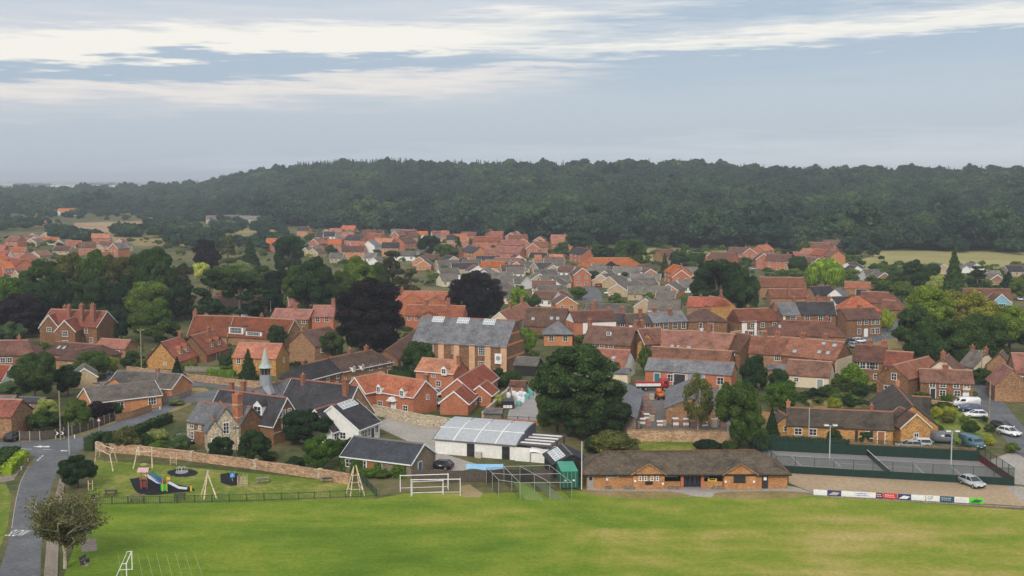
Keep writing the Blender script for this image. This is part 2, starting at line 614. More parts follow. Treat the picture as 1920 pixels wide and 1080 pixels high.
def smooth_line(pts, n=6):
    """Catmull-Rom through pts"""
    out = []
    P = [pts[0]] + list(pts) + [pts[-1]]
    for i in range(1, len(P) - 2):
        for k in range(n):
            t = k / n
            p0, p1, p2, p3 = [np.array(q, float) for q in P[i - 1:i + 3]]
            out.append(tuple(0.5 * ((2 * p1) + (-p0 + p2) * t + (2 * p0 - 5 * p1 + 4 * p2 - p3) * t * t + (-p0 + 3 * p1 - 3 * p2 + p3) * t ** 3)))
    out.append(tuple(pts[-1]))
    return out


# the sports field and everything laid on the ground, in layers a few millimetres apart
sheet('pitch', [(98, 1400), (120, 1080), (165, 948), (700, 936), (760, 925), (900, 925), (1080, 920), (1100, 921), (1480, 922), (1528, 928), (1920, 957),
                (2300, 985), (2600, 1400)], PITCH_M, 0.006)
sheet('playground_lawn', [(160, 948), (178, 862), (260, 868), (420, 882), (560, 895), (648, 905), (668, 915), (706, 922), (700, 936)], LAWN, 0.006)
sheet('dry_ground', [(1092, 921), (1092, 916), (1480, 918), (1525, 928), (1480, 934), (1380, 936), (1330, 930), (1200, 936), (1120, 930)], DRY, 0.010)
sheet('pavilion_terrace', smooth_line([(1100, 919), (1180, 921), (1260, 922), (1300, 930), (1335, 931.5), (1352, 923), (1480, 921), (1530, 927)], 4) +
      [(1500, 915), (1480, 911), (1100, 911)], CONC, 0.016)
sheet('gravel_car_park', [(1478, 905), (1480, 884), (1560, 889), (1700, 897), (1905, 911), (1990, 920), (2050, 980), (1920, 949), (1700, 935), (1525, 924)], GRAVEL, 0.012)
sheet('concrete_apron', [(1885, 912), (1995, 916), (2050, 975), (1925, 947)], CONC, 0.018)
sheet('access_track', [(1840, 868), (1905, 908), (2100, 930), (2100, 850), (1890, 850)], CONC, 0.008)
sheet('tennis_court', [(1405, 843), (1455, 886), (1902, 912), (1836, 864)], COURT, 0.016)
sheet('cricket_mat', [(985, 937), (1021, 939), (993, 906), (962, 905)], groundmat('mat_green', [(0.3, (0.14, 0.21, 0.05)), (0.7, (0.2, 0.27, 0.08))]), 0.014)
sheet('cricket_mat', [(1033, 935), (1060, 936), (1018, 903), (997, 902)], groundmat('mat_dull', [(0.3, (0.12, 0.16, 0.08)), (0.7, (0.2, 0.22, 0.12))]), 0.014)
sheet('worn_goalmouth', [(862, 912), (880, 908), (905, 925), (900, 933), (868, 932)], groundmat('worn_earth', [(0.3, (0.2, 0.17, 0.07)), (0.6, (0.36, 0.27, 0.15))]), 0.010)
sheet('school_yard', [(700, 798), (735, 778), (860, 800), (830, 850), (900, 872), (860, 885), (790, 878), (815, 850)], CONC, 0.008)
sheet('builders_yard', [(1205, 806), (1205, 735), (1190, 712), (1385, 715), (1385, 805)], groundmat('yard_tarmac', [(0.3, (0.12, 0.11, 0.105)), (0.7, (0.2, 0.19, 0.18))]), 0.008)
sheet('paved_drive', [(950, 785), (965, 735), (1005, 730), (1010, 790)], groundmat('block_paving', [(0.3, (0.25, 0.24, 0.23)), (0.7, (0.36, 0.34, 0.32))], 0.3, 3.0), 0.010)
sheet('garden_lawn', [(1530, 765), (1500, 752), (1555, 745), (1640, 755), (1640, 765)], DRY, 0.008)
sheet('garden_lawn', [(1600, 722), (1640, 722), (1648, 708), (1615, 706)], LAWN, 0.008)
sheet('front_garden', [(1745, 830), (1745, 760), (1790, 762), (1850, 800), (1870, 830)], LAWN, 0.008)
sheet('grass_bank', [(344, 757), (300, 770), (330, 735), (350, 727), (385, 727), (400, 738), (395, 750)], DRY, 0.008)
sheet('grass_verge', [(40, 832), (160, 818), (330, 770), (360, 757), (340, 752), (250, 780), (140, 806), (40, 825)], DRY, 0.010)
sheet('grass_verge', [(-200, 1080), (-60, 920), (10, 905), (22, 930), (14, 990), (-20, 1080), (-30, 1400), (-300, 1400)], LAWN, 0.010)
sheet('green_lawn', [(1200, 846), (1195, 826), (1300, 824), (1330, 846)], LAWN, 0.008)

# roads
EDGE_L = smooth_line([(-120, 1400), (0, 1065), (22, 985), (30, 945), (40, 900), (62, 868), (66, 860), (52, 848), (20, 840), (-120, 838)], 6)
EDGE_R = smooth_line([(70, 1400), (76, 1080), (80, 1000), (92, 935), (104, 895), (128, 862), (160, 840), (230, 805), (300, 780), (345, 757), (392, 752), (440, 745), (520, 748)], 5)
sheet('road', EDGE_L[:] + [(-120, 829), (24, 829), (110, 824), (160, 815), (225, 788), (290, 766), (345, 742), (400, 731)] + [(470, 728), (540, 735), (520, 748)] + EDGE_R[::-1], ASPH, 0.02)
sheet('back_road', [(345, 722), (420, 728), (520, 733), (560, 727), (540, 720), (430, 716), (345, 712)], ASPH, 0.016)
sheet('back_lane', [(212, 720), (232, 660), (238, 652), (228, 648), (216, 665), (192, 720)], ASPH, 0.014)
sheet('village_street', [(1560, 655), (1580, 632), (1640, 612), (1680, 600), (1712, 610), (1700, 628), (1650, 640), (1612, 650)], ASPH, 0.014)
sheet('village_street', [(1800, 705), (1835, 700), (1870, 740), (1960, 850), (1960, 880), (1905, 850), (1850, 780)], ASPH, 0.014)
sheet('estate_road', smooth_line([(1092, 566), (1088, 545), (1062, 522), (1060, 515), (1082, 514), (1100, 525), (1125, 545), (1130, 566)], 4), ASPH, 0.014)
sheet('fallow_green', [(1612, 645), (1640, 638), (1690, 632), (1725, 655), (1715, 668), (1660, 660)], DRY, 0.012)
slab('pavement', [(76, 1400), (82, 1080), (90, 985), (102, 935), (112, 897), (128, 872), (138, 880), (122, 905), (112, 960), (108, 1080), (106, 1400)], PAVE, -0.05, 0.12)
slab('pavement', [(-60, 910), (28, 895), (50, 868), (46, 858), (10, 862), (-60, 880)], PAVE, -0.05, 0.11)
sheet('driveway', [(-40, 858), (0, 905), (26, 900), (40, 872), (0, 855)], PAVE, 0.024)


def white_paint():
    return plain('road_paint', (0.7, 0.7, 0.67), 0.8)


def line_marks(name, pts, w, dash=None, gap=0.0, z=0.026, mat=None):
    """painted line along picture points, whole or dashed"""
    P = [G(p[0], p[1], z) for p in pts]
    mb = MB()
    acc = 0.0
    for a, b in zip(P[:-1], P[1:]):
        L = (b - a).length
        d = (b - a) / L
        nrm = Vector((-d.y, d.x, 0)) * w / 2
        s = 0.0
        while s < L - 1e-4:
            if dash is None:
                e, draw = L, True
            else:
                ph = acc % (dash + gap)
                draw = ph < dash - 1e-6
                e = min(L, s + ((dash - ph) if draw else (dash + gap - ph)))
            if draw:
                p, q = a + d * s, a + d * e
                mb.add([p - nrm, q - nrm, q + nrm, p + nrm], [(0, 1, 2, 3)])
            acc += e - s
            s = e + 1e-6
    return tag(mb.build(name, mat or white_paint()), kind='structure')


line_marks('give_way_line', smooth_line([(70, 864), (82, 853), (104, 842), (130, 833), (158, 826)], 5), 0.2, 0.9, 0.5)
line_marks('edge_line', [(26, 841), (60, 842)], 0.16)
line_marks('edge_line', [(80, 842.5), (104, 843)], 0.14, 1.5, 0.8)
line_marks('edge_line', smooth_line([(22, 990), (28, 950), (38, 905), (54, 875)], 5), 0.08, mat=plain('worn_edge', (0.42, 0.4, 0.35), 0.85))
sheet('road_arrow', [(62, 837.5), (78, 835.3), (78, 836.6), (93, 836), (92, 838.5), (78, 838), (78, 839)], white_paint(), 0.026)
sheet('road_arrow', [(112, 845), (118, 843.7), (118, 844.6), (126, 844.4), (126, 846), (118, 845.6), (118, 846.3)], white_paint(), 0.026)


def road_word(x0, y0, w, h, turn):
    """SLOW painted on the carriageway"""
    cu = bpy.data.curves.new('road_word', 'FONT')
    cu.body = 'SLOW'
    cu.align_x, cu.align_y = 'CENTER', 'CENTER'
    tmp = bpy.data.objects.new('tmp', cu)
    COL.objects.link(tmp)
    bpy.context.view_layer.update()
    me = bpy.data.meshes.new_from_object(tmp.evaluated_get(bpy.context.evaluated_depsgraph_get()))
    bpy.data.objects.remove(tmp)
    me.name = 'road_word'
    me.materials.clear()
    me.materials.append(white_paint())
    sx = max(v.co.x for v in me.vertices) - min(v.co.x for v in me.vertices)
    sy = max(v.co.y for v in me.vertices) - min(v.co.y for v in me.vertices)
    p = G(x0, y0, 0.028)
    o = link('road_word', me, None, Matrix.Translation(p) @ Matrix.Rotation(turn, 4, 'Z') @ Matrix.Diagonal((w / sx, h / sy, 1, 1)))
    tag(o, kind='structure')


road_word(74, 947, 2.3, 2.6, math.pi - 0.12)
road_word(33, 1000, 2.3, 2.6, -0.12)
# lines on the court and on the pitch
for a, b in (((1484, 855), (1502, 873)), ((1712, 868), (1733, 888)), ((1782, 873), (1806, 894)), ((1560, 860), (1577, 876)),
             ((1484, 855), (1782, 873)), ((1502, 873), (1806, 894)), ((1572, 868), (1722, 878))):
    line_marks('court_line', [a, b], 0.09, z=0.022)
for a, b in (((221, 1037), (229, 1085)), ((258, 1038), (268, 1085)), ((276, 1038), (287, 1085)), ((293, 1037), (305, 1085)), ((311, 1037), (324, 1085)),
             ((328, 1036), (343, 1085)), ((346, 1035), (362, 1085)), ((363, 1032), (381, 1085))):
    line_marks('pitch_line', [a, b], 0.05, z=0.012, mat=plain('worn_chalk', (0.3, 0.34, 0.14), 0.9))

# far fields, bare building land, marsh and sea
sheet('straw_field', [(1612, 505), (1600, 492), (1640, 478), (1600, 466), (1640, 466), (2300, 484), (2300, 512), (1920, 505)], FIELD, 0.05)
sheet('straw_field', [(1208, 490), (1200, 462), (1420, 458), (1420, 470), (1340, 476), (1260, 492)], FIELD, 0.05)
sheet('straw_field', [(415, 437), (410, 428), (520, 428), (530, 437)], FIELD, 0.05)
sheet('building_land', [(120, 450), (140, 418), (262, 414), (300, 426), (215, 450)], EARTH, 0.05)
sheet('building_land', [(180, 402), (190, 396), (285, 394), (282, 401)], EARTH, 0.06)
sheet('rough_grass', [(160, 460), (215, 448), (300, 428), (470, 428), (480, 448), (380, 462)], DRY, 0.03)
for i, (y0, y1, x0, x1) in enumerate(((347, 344.5, -300, 60), (351, 346.5, 90, 330), (343.5, 342.4, -200, 420))):
    sheet('marsh', [(x0, y0), (x1, y0), (x1 + 60, y1), (x0 - 30, y1)], MARSH, 0.3)
SEA = groundmat('sea_water', [(0.3, (0.10, 0.13, 0.15)), (0.7, (0.16, 0.19, 0.21))], 0.0004, 0.004, rough=0.35)
sheet('sea', [(-30000, 8800), (30000, 8800), (90000, 88000), (-90000, 88000)], SEA, 0.2, world=True)
for y0, y1, x0, x1 in ((338.6, 337.2, -400, 460), (335.4, 334.7, -400, 330), (333.6, 333.2, -100, 500)):
    sheet('sandbank', [(x0, y0), (x1, y0), (x1 - 30, y1), (x0 + 40, y1)], MARSH, 0.6)


# ------------------------------------------------------------------ foliage
LEAF = leafmat('leaf')
BARK = wallmat('bark', (0.13, 0.1, 0.07), (0.06, 0.045, 0.035), 4.0)
PALE_BARK = wallmat('pale_bark', (0.42, 0.36, 0.27), (0.2, 0.16, 0.11), 4.0)

ICO = None


def ico():
    global ICO
    if ICO is None:
        bm = bmesh.new()
        bmesh.ops.create_icosphere(bm, subdivisions=1, radius=1.0)
        bm.verts.ensure_lookup_table()
        ICO = (np.array([v.co[:] for v in bm.verts]), [tuple(v.index for v in f.verts) for f in bm.faces])
        bm.free()
    return ICO


def leaf_mesh(name, P, N, size, seed=0, aspect=1.4, core=None, hang=False):
    """P points, N outward directions -> one small leaf-clump face each; core = [(centre, radii)] filling the inside"""
    rng = np.random.default_rng(seed)
    n = len(P)
    N = N + rng.normal(0, 0.55, (n, 3))
    N /= np.linalg.norm(N, axis=1)[:, None] + 1e-9
    a = rng.normal(0, 1, (n, 3))
    if hang:
        a = np.tile(np.array([0, 0, -1.0]), (n, 1)) + rng.normal(0, 0.15, (n, 3))
        N[:, 2] *= 0.2
    U = np.cross(N, a)
    U /= np.linalg.norm(U, axis=1)[:, None] + 1e-9
    W = np.cross(N, U)
    W /= np.linalg.norm(W, axis=1)[:, None] + 1e-9
    s = (size * rng.uniform(0.6, 1.4, n))[:, None]
    q = np.empty((n, 4, 3))
    q[:, 0] = P - W * s * aspect
    q[:, 1] = P + U * s * 0.8 + N * s * 0.25
    q[:, 2] = P + W * s * aspect
    q[:, 3] = P - U * s * 0.8 - N * s * 0.15
    V = q.reshape(-1, 3)
    faces = np.arange(n * 4).reshape(-1, 4)
    loops = faces.reshape(-1)
    sizes = np.full(n, 4)
    if core:
        iv, ifc = ico()
        tri = np.array(ifc)
        o = len(V)
        vs_, fs_ = [V], [loops]
        for c, r in core:
            vs_.append(iv * np.array(r) + np.array(c))
            fs_.append((tri + o).reshape(-1))
            o += len(iv)
        V = np.concatenate(vs_)
        loops = np.concatenate(fs_)
        sizes = np.concatenate([sizes, np.full(len(core) * len(tri), 3)])
    me = bpy.data.meshes.new(name)
    me.vertices.add(len(V))
    me.vertices.foreach_set('co', V.astype(np.float32).reshape(-1))
    me.loops.add(len(loops))
    me.loops.foreach_set('vertex_index', loops.astype(np.int32))
    me.polygons.add(len(sizes))
    st = np.concatenate([[0], np.cumsum(sizes)[:-1]])
    me.polygons.foreach_set('loop_start', st.astype(np.int32))
    me.update(calc_edges=True)
    me.materials.append(LEAF)
    return me


def on_lobes(lobes, n, rng, keep=0.8, zmin=-9):
    """points spread over the outside of overlapping ellipsoid lobes"""
    C = np.array([l[0] for l in lobes])
    R = np.array([l[1] for l in lobes])
    w = (R[:, 0] * R[:, 2])
    w = w / w.sum()
    k = rng.choice(len(lobes), n * 2, p=w)
    d = rng.normal(0, 1, (n * 2, 3))
    d /= np.linalg.norm(d, axis=1)[:, None]
    P = C[k] + d * R[k] * rng.uniform(0.82, 1.08, (n * 2, 1))
    inside = np.zeros(len(P), bool)
    for i in range(len(lobes)):
        q = ((P - C[i]) / (R[i] * keep))
        inside |= ((q * q).sum(1) < 1) & (k != i)
    ok = ~inside & (P[:, 2] > zmin)
    P, d = P[ok][:n], d[ok][:n]
    return P, d


PROTO = {}


def limbs(lobes, r, zt, seed, n=9, base=0.0):
    rng = random.Random(seed)
    mb = MB()
    top = Vector((rng.uniform(-.03, .03), rng.uniform(-.03, .03), zt))
    mb.bar((0, 0, base - 0.02), (0, 0, zt * 0.45), r, 7, r * 0.8)
    mb.bar((0, 0, zt * 0.44), top, r * 0.8, 7, r * 0.5)
    for l in rng.sample(lobes, min(n, len(lobes))):
        c = Vector(l[0])
        s = Vector((0, 0, zt * rng.uniform(0.45, 0.95)))
        mid = s.lerp(c, 0.5) + Vector((0, 0, 0.03))
        mb.bar(s, mid, r * 0.42, 5, r * 0.28)
        mb.bar(mid, c, r * 0.28, 5, r * 0.1)
    return mb


def proto(kind, seed):
    """crown and trunk meshes of a tree 1 wide and 1 high"""
    key = (kind, seed)
    if key in PROTO:
        return PROTO[key]
    rng = np.random.default_rng(seed * 31 + hash(kind) % 1 + len(kind) * 7)
    lobes = []

    def shell(n, cz, rx, rz, lr, lz=None, zlow=-0.7, k=0.72):
        i = 0
        while i < n:
            d = rng.normal(0, 1, 3)
            d /= np.linalg.norm(d)
            if d[2] < zlow:
                continue
            q = k * rng.uniform(0.75, 1.12)
            r = lr * rng.uniform(0.7, 1.3)
            lobes.append(((d[0] * rx * q, d[1] * rx * q, cz + d[2] * rz * q), (r, r, (lz or lr) * rng.uniform(0.75, 1.2))))
            i += 1

    trunk_mat, zt, r = BARK, 0.5, 0.028
    hang, aspect, core_k = False, 1.4, 0.86
    if kind == 'oak':
        shell(42, 0.52, 0.5, 0.48, 0.13, 0.11, zlow=-0.85)
        nl, sz = 15000, 0.0122
    elif kind == 'tall':
        shell(52, 0.52, 0.5, 0.5, 0.12, 0.075, zlow=-0.88)
        nl, sz = 15500, 0.012
    elif kind == 'dome':
        shell(70, 0.46, 0.5, 0.54, 0.105, 0.075, zlow=-0.85, k=0.8)
        lobes.append(((0, 0, 0.44), (0.34, 0.34, 0.4)))
        nl, sz = 16000, 0.0108
    elif kind == 'bush':
        shell(16, 0.42, 0.5, 0.56, 0.2, 0.19, zlow=-0.6, k=0.62)
        nl, sz, r, zt = 4200, 0.021, 0.03, 0.4
    elif kind == 'small':
        shell(26, 0.52, 0.5, 0.48, 0.155, 0.13, zlow=-0.8)
        nl, sz = 7000, 0.017
    elif kind == 'pine':
        for i in range(26):
            a, h = rng.uniform(0, 6.28), rng.uniform(0.35, 0.98)
            rr = (0.42 * (1.15 - h) ** 0.6) * rng.uniform(0.4, 1.0)
            lobes.append(((math.cos(a) * rr, math.sin(a) * rr, h - 0.05), (0.13 * rng.uniform(0.7, 1.3), 0.13 * rng.uniform(0.7, 1.3), 0.04)))
        nl, sz, zt, core_k = 5200, 0.018, 0.9, 0.7
    elif kind == 'conifer':
        for h in np.linspace(0.06, 0.97, 17):
            rr = 0.46 * (1.0 - h) ** 0.85 + 0.02
            m = max(3, int(9 * rr / 0.46))
            o = rng.uniform(0, 6)
            for i in range(m):
                a = o + i * 6.283 / m
                q = rr * rng.uniform(0.5, 0.8)
                lobes.append(((math.cos(a) * q, math.sin(a) * q, h), (rr * 0.42 + 0.012, rr * 0.42 + 0.012, 0.045)))
        lobes.append(((0, 0, 0.35), (0.2, 0.2, 0.36)))
        nl, sz, zt = 4600, 0.019, 0.9
    elif kind == 'column':
        for h in np.linspace(0.1, 0.95, 12):
            rr = 0.46 * math.sin(min(1, (1.06 - h) * 1.9) * 1.57) * (0.75 + 0.25 * min(1, h * 5))
            for i in range(3):
                a = rng.uniform(0, 6.28)
                lobes.append(((math.cos(a) * rr * .35, math.sin(a) * rr * .35, h), (rr * 0.7, rr * 0.7, 0.09)))
        nl, sz, zt = 3600, 0.022, 0.8
    elif kind == 'birch':
        shell(40, 0.55, 0.46, 0.46, 0.085, 0.08, zlow=-0.9, k=0.66)
        nl, sz, zt, trunk_mat, core_k, r = 9500, 0.0088, 0.85, PALE_BARK, 0.0, 0.016
        aspect = 1.7
    elif kind == 'willow':
        shell(40, 0.62, 0.48, 0.36, 0.12, 0.1, zlow=-0.2, k=0.76)
        nl, sz, hang, aspect = 7500, 0.013, True, 4.2
    elif kind == 'wood':
        shell(15, 0.55, 0.5, 0.42, 0.165, 0.12, zlow=-0.4)
        nl, sz, core_k = 900, 0.038, 0.8
    elif kind == 'woodfir':
        for h in np.linspace(0.15, 0.95, 7):
            rr = 0.42 * (1.0 - h) + 0.03
            lobes.append(((0, 0, h), (rr, rr, 0.09)))
        nl, sz = 420, 0.045
    P, d = on_lobes(lobes, nl, rng, 0.86 if kind != 'birch' else 0.5, 0.02)
    if hang:                                   # curtains of hanging shoots below the dome
        n = len(P)
        drop = rng.uniform(0, 0.34, n) * (np.hypot(P[:, 0], P[:, 1]) > 0.2)
        P[:, 2] = np.maximum(0.04, P[:, 2] - drop)
    core = [(c, tuple(core_k * q for q in rr)) for c, rr in lobes] if core_k > 0 else None
    crown = leaf_mesh('crown', P, d, sz, seed, aspect, core, hang)
    trunk = limbs(lobes, r, zt, seed).mesh('trunk', trunk_mat)
    PROTO[key] = (crown, trunk)
    return PROTO[key]


SHADE = {
    'mid': (0.085, 0.135, 0.032), 'dark': (0.045, 0.082, 0.03), 'deep': (0.027, 0.055, 0.026), 'bright': (0.14, 0.23, 0.03),
    'light': (0.24, 0.3, 0.055), 'yellow': (0.33, 0.33, 0.04), 'cream': (0.29, 0.33, 0.12), 'olive': (0.13, 0.14, 0.045),
    'copper': (0.026, 0.017, 0.024), 'brown': (0.085, 0.085, 0.042), 'blue': (0.06, 0.105, 0.062), 'lime': (0.27, 0.37, 0.035),
    'wood': (0.042, 0.078, 0.056), 'straw': (0.2, 0.17, 0.09), 'grey': (0.16, 0.19, 0.11)}
SHADE_WORD = {'mid': 'green', 'dark': 'dark green', 'deep': 'blackish green', 'bright': 'bright green', 'light': 'light green', 'yellow': 'golden yellow',
              'cream': 'cream-flowered', 'olive': 'olive green', 'copper': 'dark purple', 'brown': 'brownish green', 'blue': 'bluish green', 'lime': 'lime green', 'grey': 'greyish green'}
KIND_WORD = {'oak': 'broadleaf tree', 'tall': 'tall broadleaf tree', 'dome': 'domed beech tree', 'bush': 'rounded bush', 'small': 'small tree', 'pine': 'pine tree',
             'conifer': 'pointed conifer', 'column': 'columnar conifer', 'birch': 'birch tree', 'willow': 'weeping willow'}
NAME_OF = {'oak': 'broadleaf_tree', 'tall': 'broadleaf_tree', 'dome': 'beech_tree', 'bush': 'bush', 'small': 'small_tree', 'pine': 'pine_tree', 'conifer': 'conifer_tree',
           'column': 'columnar_conifer', 'birch': 'birch_tree', 'willow': 'willow_tree'}
TREES = []
COUNT = {}


def tree(kind, shade, x, yb, yt, w, label=None, group=None, turn=None, name=None):
    """a tree standing where pixel (x, yb) meets the ground, its top at row yt, its crown w pixels wide"""
    p = G(x, yb)
    h = max(0.5, up_at(p, x, yt))
    wm = w / pxm(p)
    n = COUNT[kind] = COUNT.get(kind, 0) + 1
    var = 3 if kind in ('oak', 'tall', 'small', 'bush') else 2
    crown, trunk = proto(kind, 1 + n % var)
    o = thing(name or NAME_OF[kind], label, 'bush' if kind == 'bush' else 'tree', p, turn if turn is not None else n * 2.4, group)
    s = Matrix.Diagonal((wm, wm, h, 1))
    c = link('crown', crown, o, s)
    c.color = (*SHADE[shade], 1)
    link('trunk', trunk, o, s)
    TREES.append((o, kind, shade, x, yb, label))
    return o


def stuff_instances(name, label, cat, pts, scl, rot, idx, meshes, color):
    """one uncountable mass: mesh points carrying size, turn and kind, instanced by a node modifier"""
    src = bpy.data.collections.new(name + '_source')
    for i, me in enumerate(meshes):
        o = bpy.data.objects.new('%s_source_%02d' % (name, i), me)
        src.objects.link(o)
    c = Vector(np.mean(pts, axis=0))
    c.z = 0
    me = bpy.data.meshes.new(name)
    me.from_pydata([tuple(Vector(p) - c) for p in pts], [], [])
    for nm, dat, ty in (('scl', scl, 'FLOAT_VECTOR'), ('rot', rot, 'FLOAT'), ('idx', idx, 'INT')):
        at = me.attributes.new(nm, ty, 'POINT')
        at.data.foreach_set('vector' if ty == 'FLOAT_VECTOR' else 'value', np.array(dat, dtype=np.int32 if ty == 'INT' else np.float32).reshape(-1))
    ng = bpy.data.node_groups.new(name + '_nodes', 'GeometryNodeTree')
    ng.interface.new_socket('Geometry', in_out='INPUT', socket_type='NodeSocketGeometry')
    ng.interface.new_socket('Geometry', in_out='OUTPUT', socket_type='NodeSocketGeometry')
    gi, go = ng.nodes.new('NodeGroupInput'), ng.nodes.new('NodeGroupOutput')
    iop = ng.nodes.new('GeometryNodeInstanceOnPoints')
    ci = ng.nodes.new('GeometryNodeCollectionInfo')
    ci.inputs['Collection'].default_value = src
    ci.inputs['Separate Children'].default_value = True
    ci.inputs['Reset Children'].default_value = True

    def attr(nm, ty):
        a = ng.nodes.new('GeometryNodeInputNamedAttribute')
        a.data_type = ty
        a.inputs['Name'].default_value = nm
        return [s for s in a.outputs if s.enabled][0]

    iop.inputs['Pick Instance'].default_value = True
    cx = ng.nodes.new('ShaderNodeCombineXYZ')
    L = ng.links.new
    L(attr('rot', 'FLOAT'), cx.inputs[2])
    L(gi.outputs[0], iop.inputs['Points'])
    L(ci.outputs[0], iop.inputs['Instance'])
    L(attr('idx', 'INT'), iop.inputs['Instance Index'])
    e2r = ng.nodes.new('FunctionNodeEulerToRotation')
    L(cx.outputs[0], e2r.inputs[0])
    L(e2r.outputs[0], iop.inputs['Rotation'])
    L(attr('scl', 'FLOAT_VECTOR'), iop.inputs['Scale'])
    L(iop.outputs[0], go.inputs[0])
    o = link(name, me, None, Matrix.Translation(c))
    o.color = (*color, 1)
    md = o.modifiers.new('scatter', 'NODES')
    md.node_group = ng
    return tag(o, label, cat, kind='stuff')


WOODS = [proto('wood', i)[0] for i in (1, 2, 3, 4)] + [proto('woodfir', i)[0] for i in (1, 2)]


def build_forest():
    rng = np.random.default_rng(5)
    pts, scl, rot, idx = [], [], [], []
    for _ in range(26000):
        px = rng.uniform(-260, 2180)
        d0, d1 = tab(px, D0X, D0Y), tab(px, D1X, D1Y)
        y = d0 + (d1 + 70 - d0) * rng.uniform(0, 1) ** 1.15
        if rng.uniform() > (y / d1) ** 1.0 * 1.02:
            continue
        x = (px - 960) / F_PX * y
        a = (y - d0) / (d1 - d0)
        top = a > 0.9
        fir = top and ((560 < px < 770 and rng.uniform() < 0.65) or (850 < px < 1060 and rng.uniform() < 0.2)) or rng.uniform() < 0.06
        h = rng.choice([rng.uniform(7, 10), rng.uniform(10, 14), rng.uniform(13, 17)]) * (1.2 if a < 0.06 else 1.0)
        if rng.uniform() < (0.16 if a > 0.88 else 0.05):
            h *= rng.uniform(1.25, 1.6)
        w = h * rng.uniform(0.8, 1.25)
        if fir:
            h, w = (rng.uniform(16, 23) if top else rng.uniform(14, 19)), rng.uniform(5, 7.5)
        pts.append((x, y, hill(x, y) - 0.8))
        scl.append((w, w, h))
        rot.append(rng.uniform(0, 6.28))
        idx.append(int(rng.integers(4, 6)) if fir else int(rng.integers(0, 4)))
    stuff_instances('woodland', 'dense dark green woodland covering the hill behind the village', 'woodland', pts, scl, rot, idx, WOODS, SHADE['wood'])


def in_poly(x, y, poly):
    c, j = False, len(poly) - 1
    for i in range(len(poly)):
        if (poly[i][1] > y) != (poly[j][1] > y) and x < (poly[j][0] - poly[i][0]) * (y - poly[i][1]) / (poly[j][1] - poly[i][1] + 1e-9) + poly[i][0]:
            c = not c
        j = i
    return c


build_forest()


def belt(name, label, px_polys, n, hmin, hmax, color, seed, cat='trees', wk=(0.8, 1.25), fir=0.05):
    """a far belt of trees or gardens too dense to count, over outlines of picture points"""
    rng = np.random.default_rng(seed)
    pts, scl, rot, idx = [], [], [], []
    for poly in px_polys:
        xs, ys = [p[0] for p in poly], [p[1] for p in poly]
        W = [G(*p) for p in poly]
        wp = [(p.x, p.y) for p in W]
        bx = (min(p[0] for p in wp), max(p[0] for p in wp), min(p[1] for p in wp), max(p[1] for p in wp))
        k = 0
        tries = 0
        while k < n and tries < n * 30:
            tries += 1
            x, y = rng.uniform(bx[0], bx[1]), rng.uniform(bx[2], bx[3])
            if not in_poly(x, y, wp) or blocked(x, y):
                continue
            h = rng.uniform(hmin, hmax)
            w = h * rng.uniform(*wk)
            pts.append((x, y, hill(x, y) - 0.1 * h))
            scl.append((w, w, h))
            rot.append(rng.uniform(0, 6.28))
            idx.append(int(rng.integers(4, 6)) if rng.uniform() < fir else int(rng.integers(0, 4)))
            k += 1
    if pts:
        stuff_instances(name, label, cat, pts, scl, rot, idx, WOODS, color)


FOOT = []       # footprints already taken, so that gardens keep off houses and roads


def blocked(x, y, m=0.8):
    for (cx, cy_, ca, sa, hl, hw) in FOOT:
        dx, dy = x - cx, y - cy_
        if abs(dx) > 60 or abs(dy) > 60:
            continue
        if abs(dx * ca + dy * sa) < hl + m and abs(-dx * sa + dy * ca) < hw + m:
            return True
    for poly in KEEP:
        if in_poly(x, y, poly):
            return True
    return False


KEEP = [[tuple(G(*p)[:2]) for p in q] for q in (
    [(1050, 575), (1048, 508), (1095, 508), (1150, 545), (1150, 575)], [(1560, 658), (1580, 630), (1640, 610), (1680, 598), (1715, 608), (1650, 642)],
    [(1800, 703), (1840, 698), (1875, 740), (1965, 850), (1905, 852), (1850, 782)], [(192, 722), (216, 663), (232, 646), (240, 652), (232, 720)],
    [(1205, 808), (1188, 712), (1388, 712), (1388, 808)], [(945, 790), (960, 730), (1010, 728), (1015, 790)],
    [(1780, 740), (1850, 742), (1862, 800), (1790, 792)], [(300, 780), (345, 740), (560, 725), (560, 752), (345, 765)], [(-40, 845), (110, 822), (300, 762), (350, 762), (130, 850)])]


# ------------------------------------------------------------------ houses
ROOF = {
    'OR': roofmat('orange_tile', (0.44, 0.145, 0.066), (0.3, 0.085, 0.04), 0.12),
    'RB': roofmat('red_brown_tile', (0.235, 0.09, 0.056), (0.115, 0.051, 0.037), 0.3),
    'RD': roofmat('red_tile', (0.31, 0.112, 0.073), (0.19, 0.066, 0.047), 0.16),
    'BR': roofmat('brown_tile', (0.135, 0.067, 0.048), (0.062, 0.036, 0.029), 0.35),
    'GB': roofmat('grey_brown_tile', (0.15, 0.128, 0.11), (0.08, 0.068, 0.06), 0.3),
    'DB': roofmat('dark_mossy_tile', (0.085, 0.066, 0.052), (0.035, 0.03, 0.026), 0.3),
    'SL': roofmat('grey_slate', (0.15, 0.152, 0.162), (0.085, 0.086, 0.095), 0.12, 0.6),
    'DS': roofmat('dark_slate', (0.042, 0.04, 0.046), (0.02, 0.019, 0.023), 0.12, 0.8),
    'NS': roofmat('new_slate', (0.04, 0.043, 0.055), (0.027, 0.029, 0.038), 0.03, 0.75)}
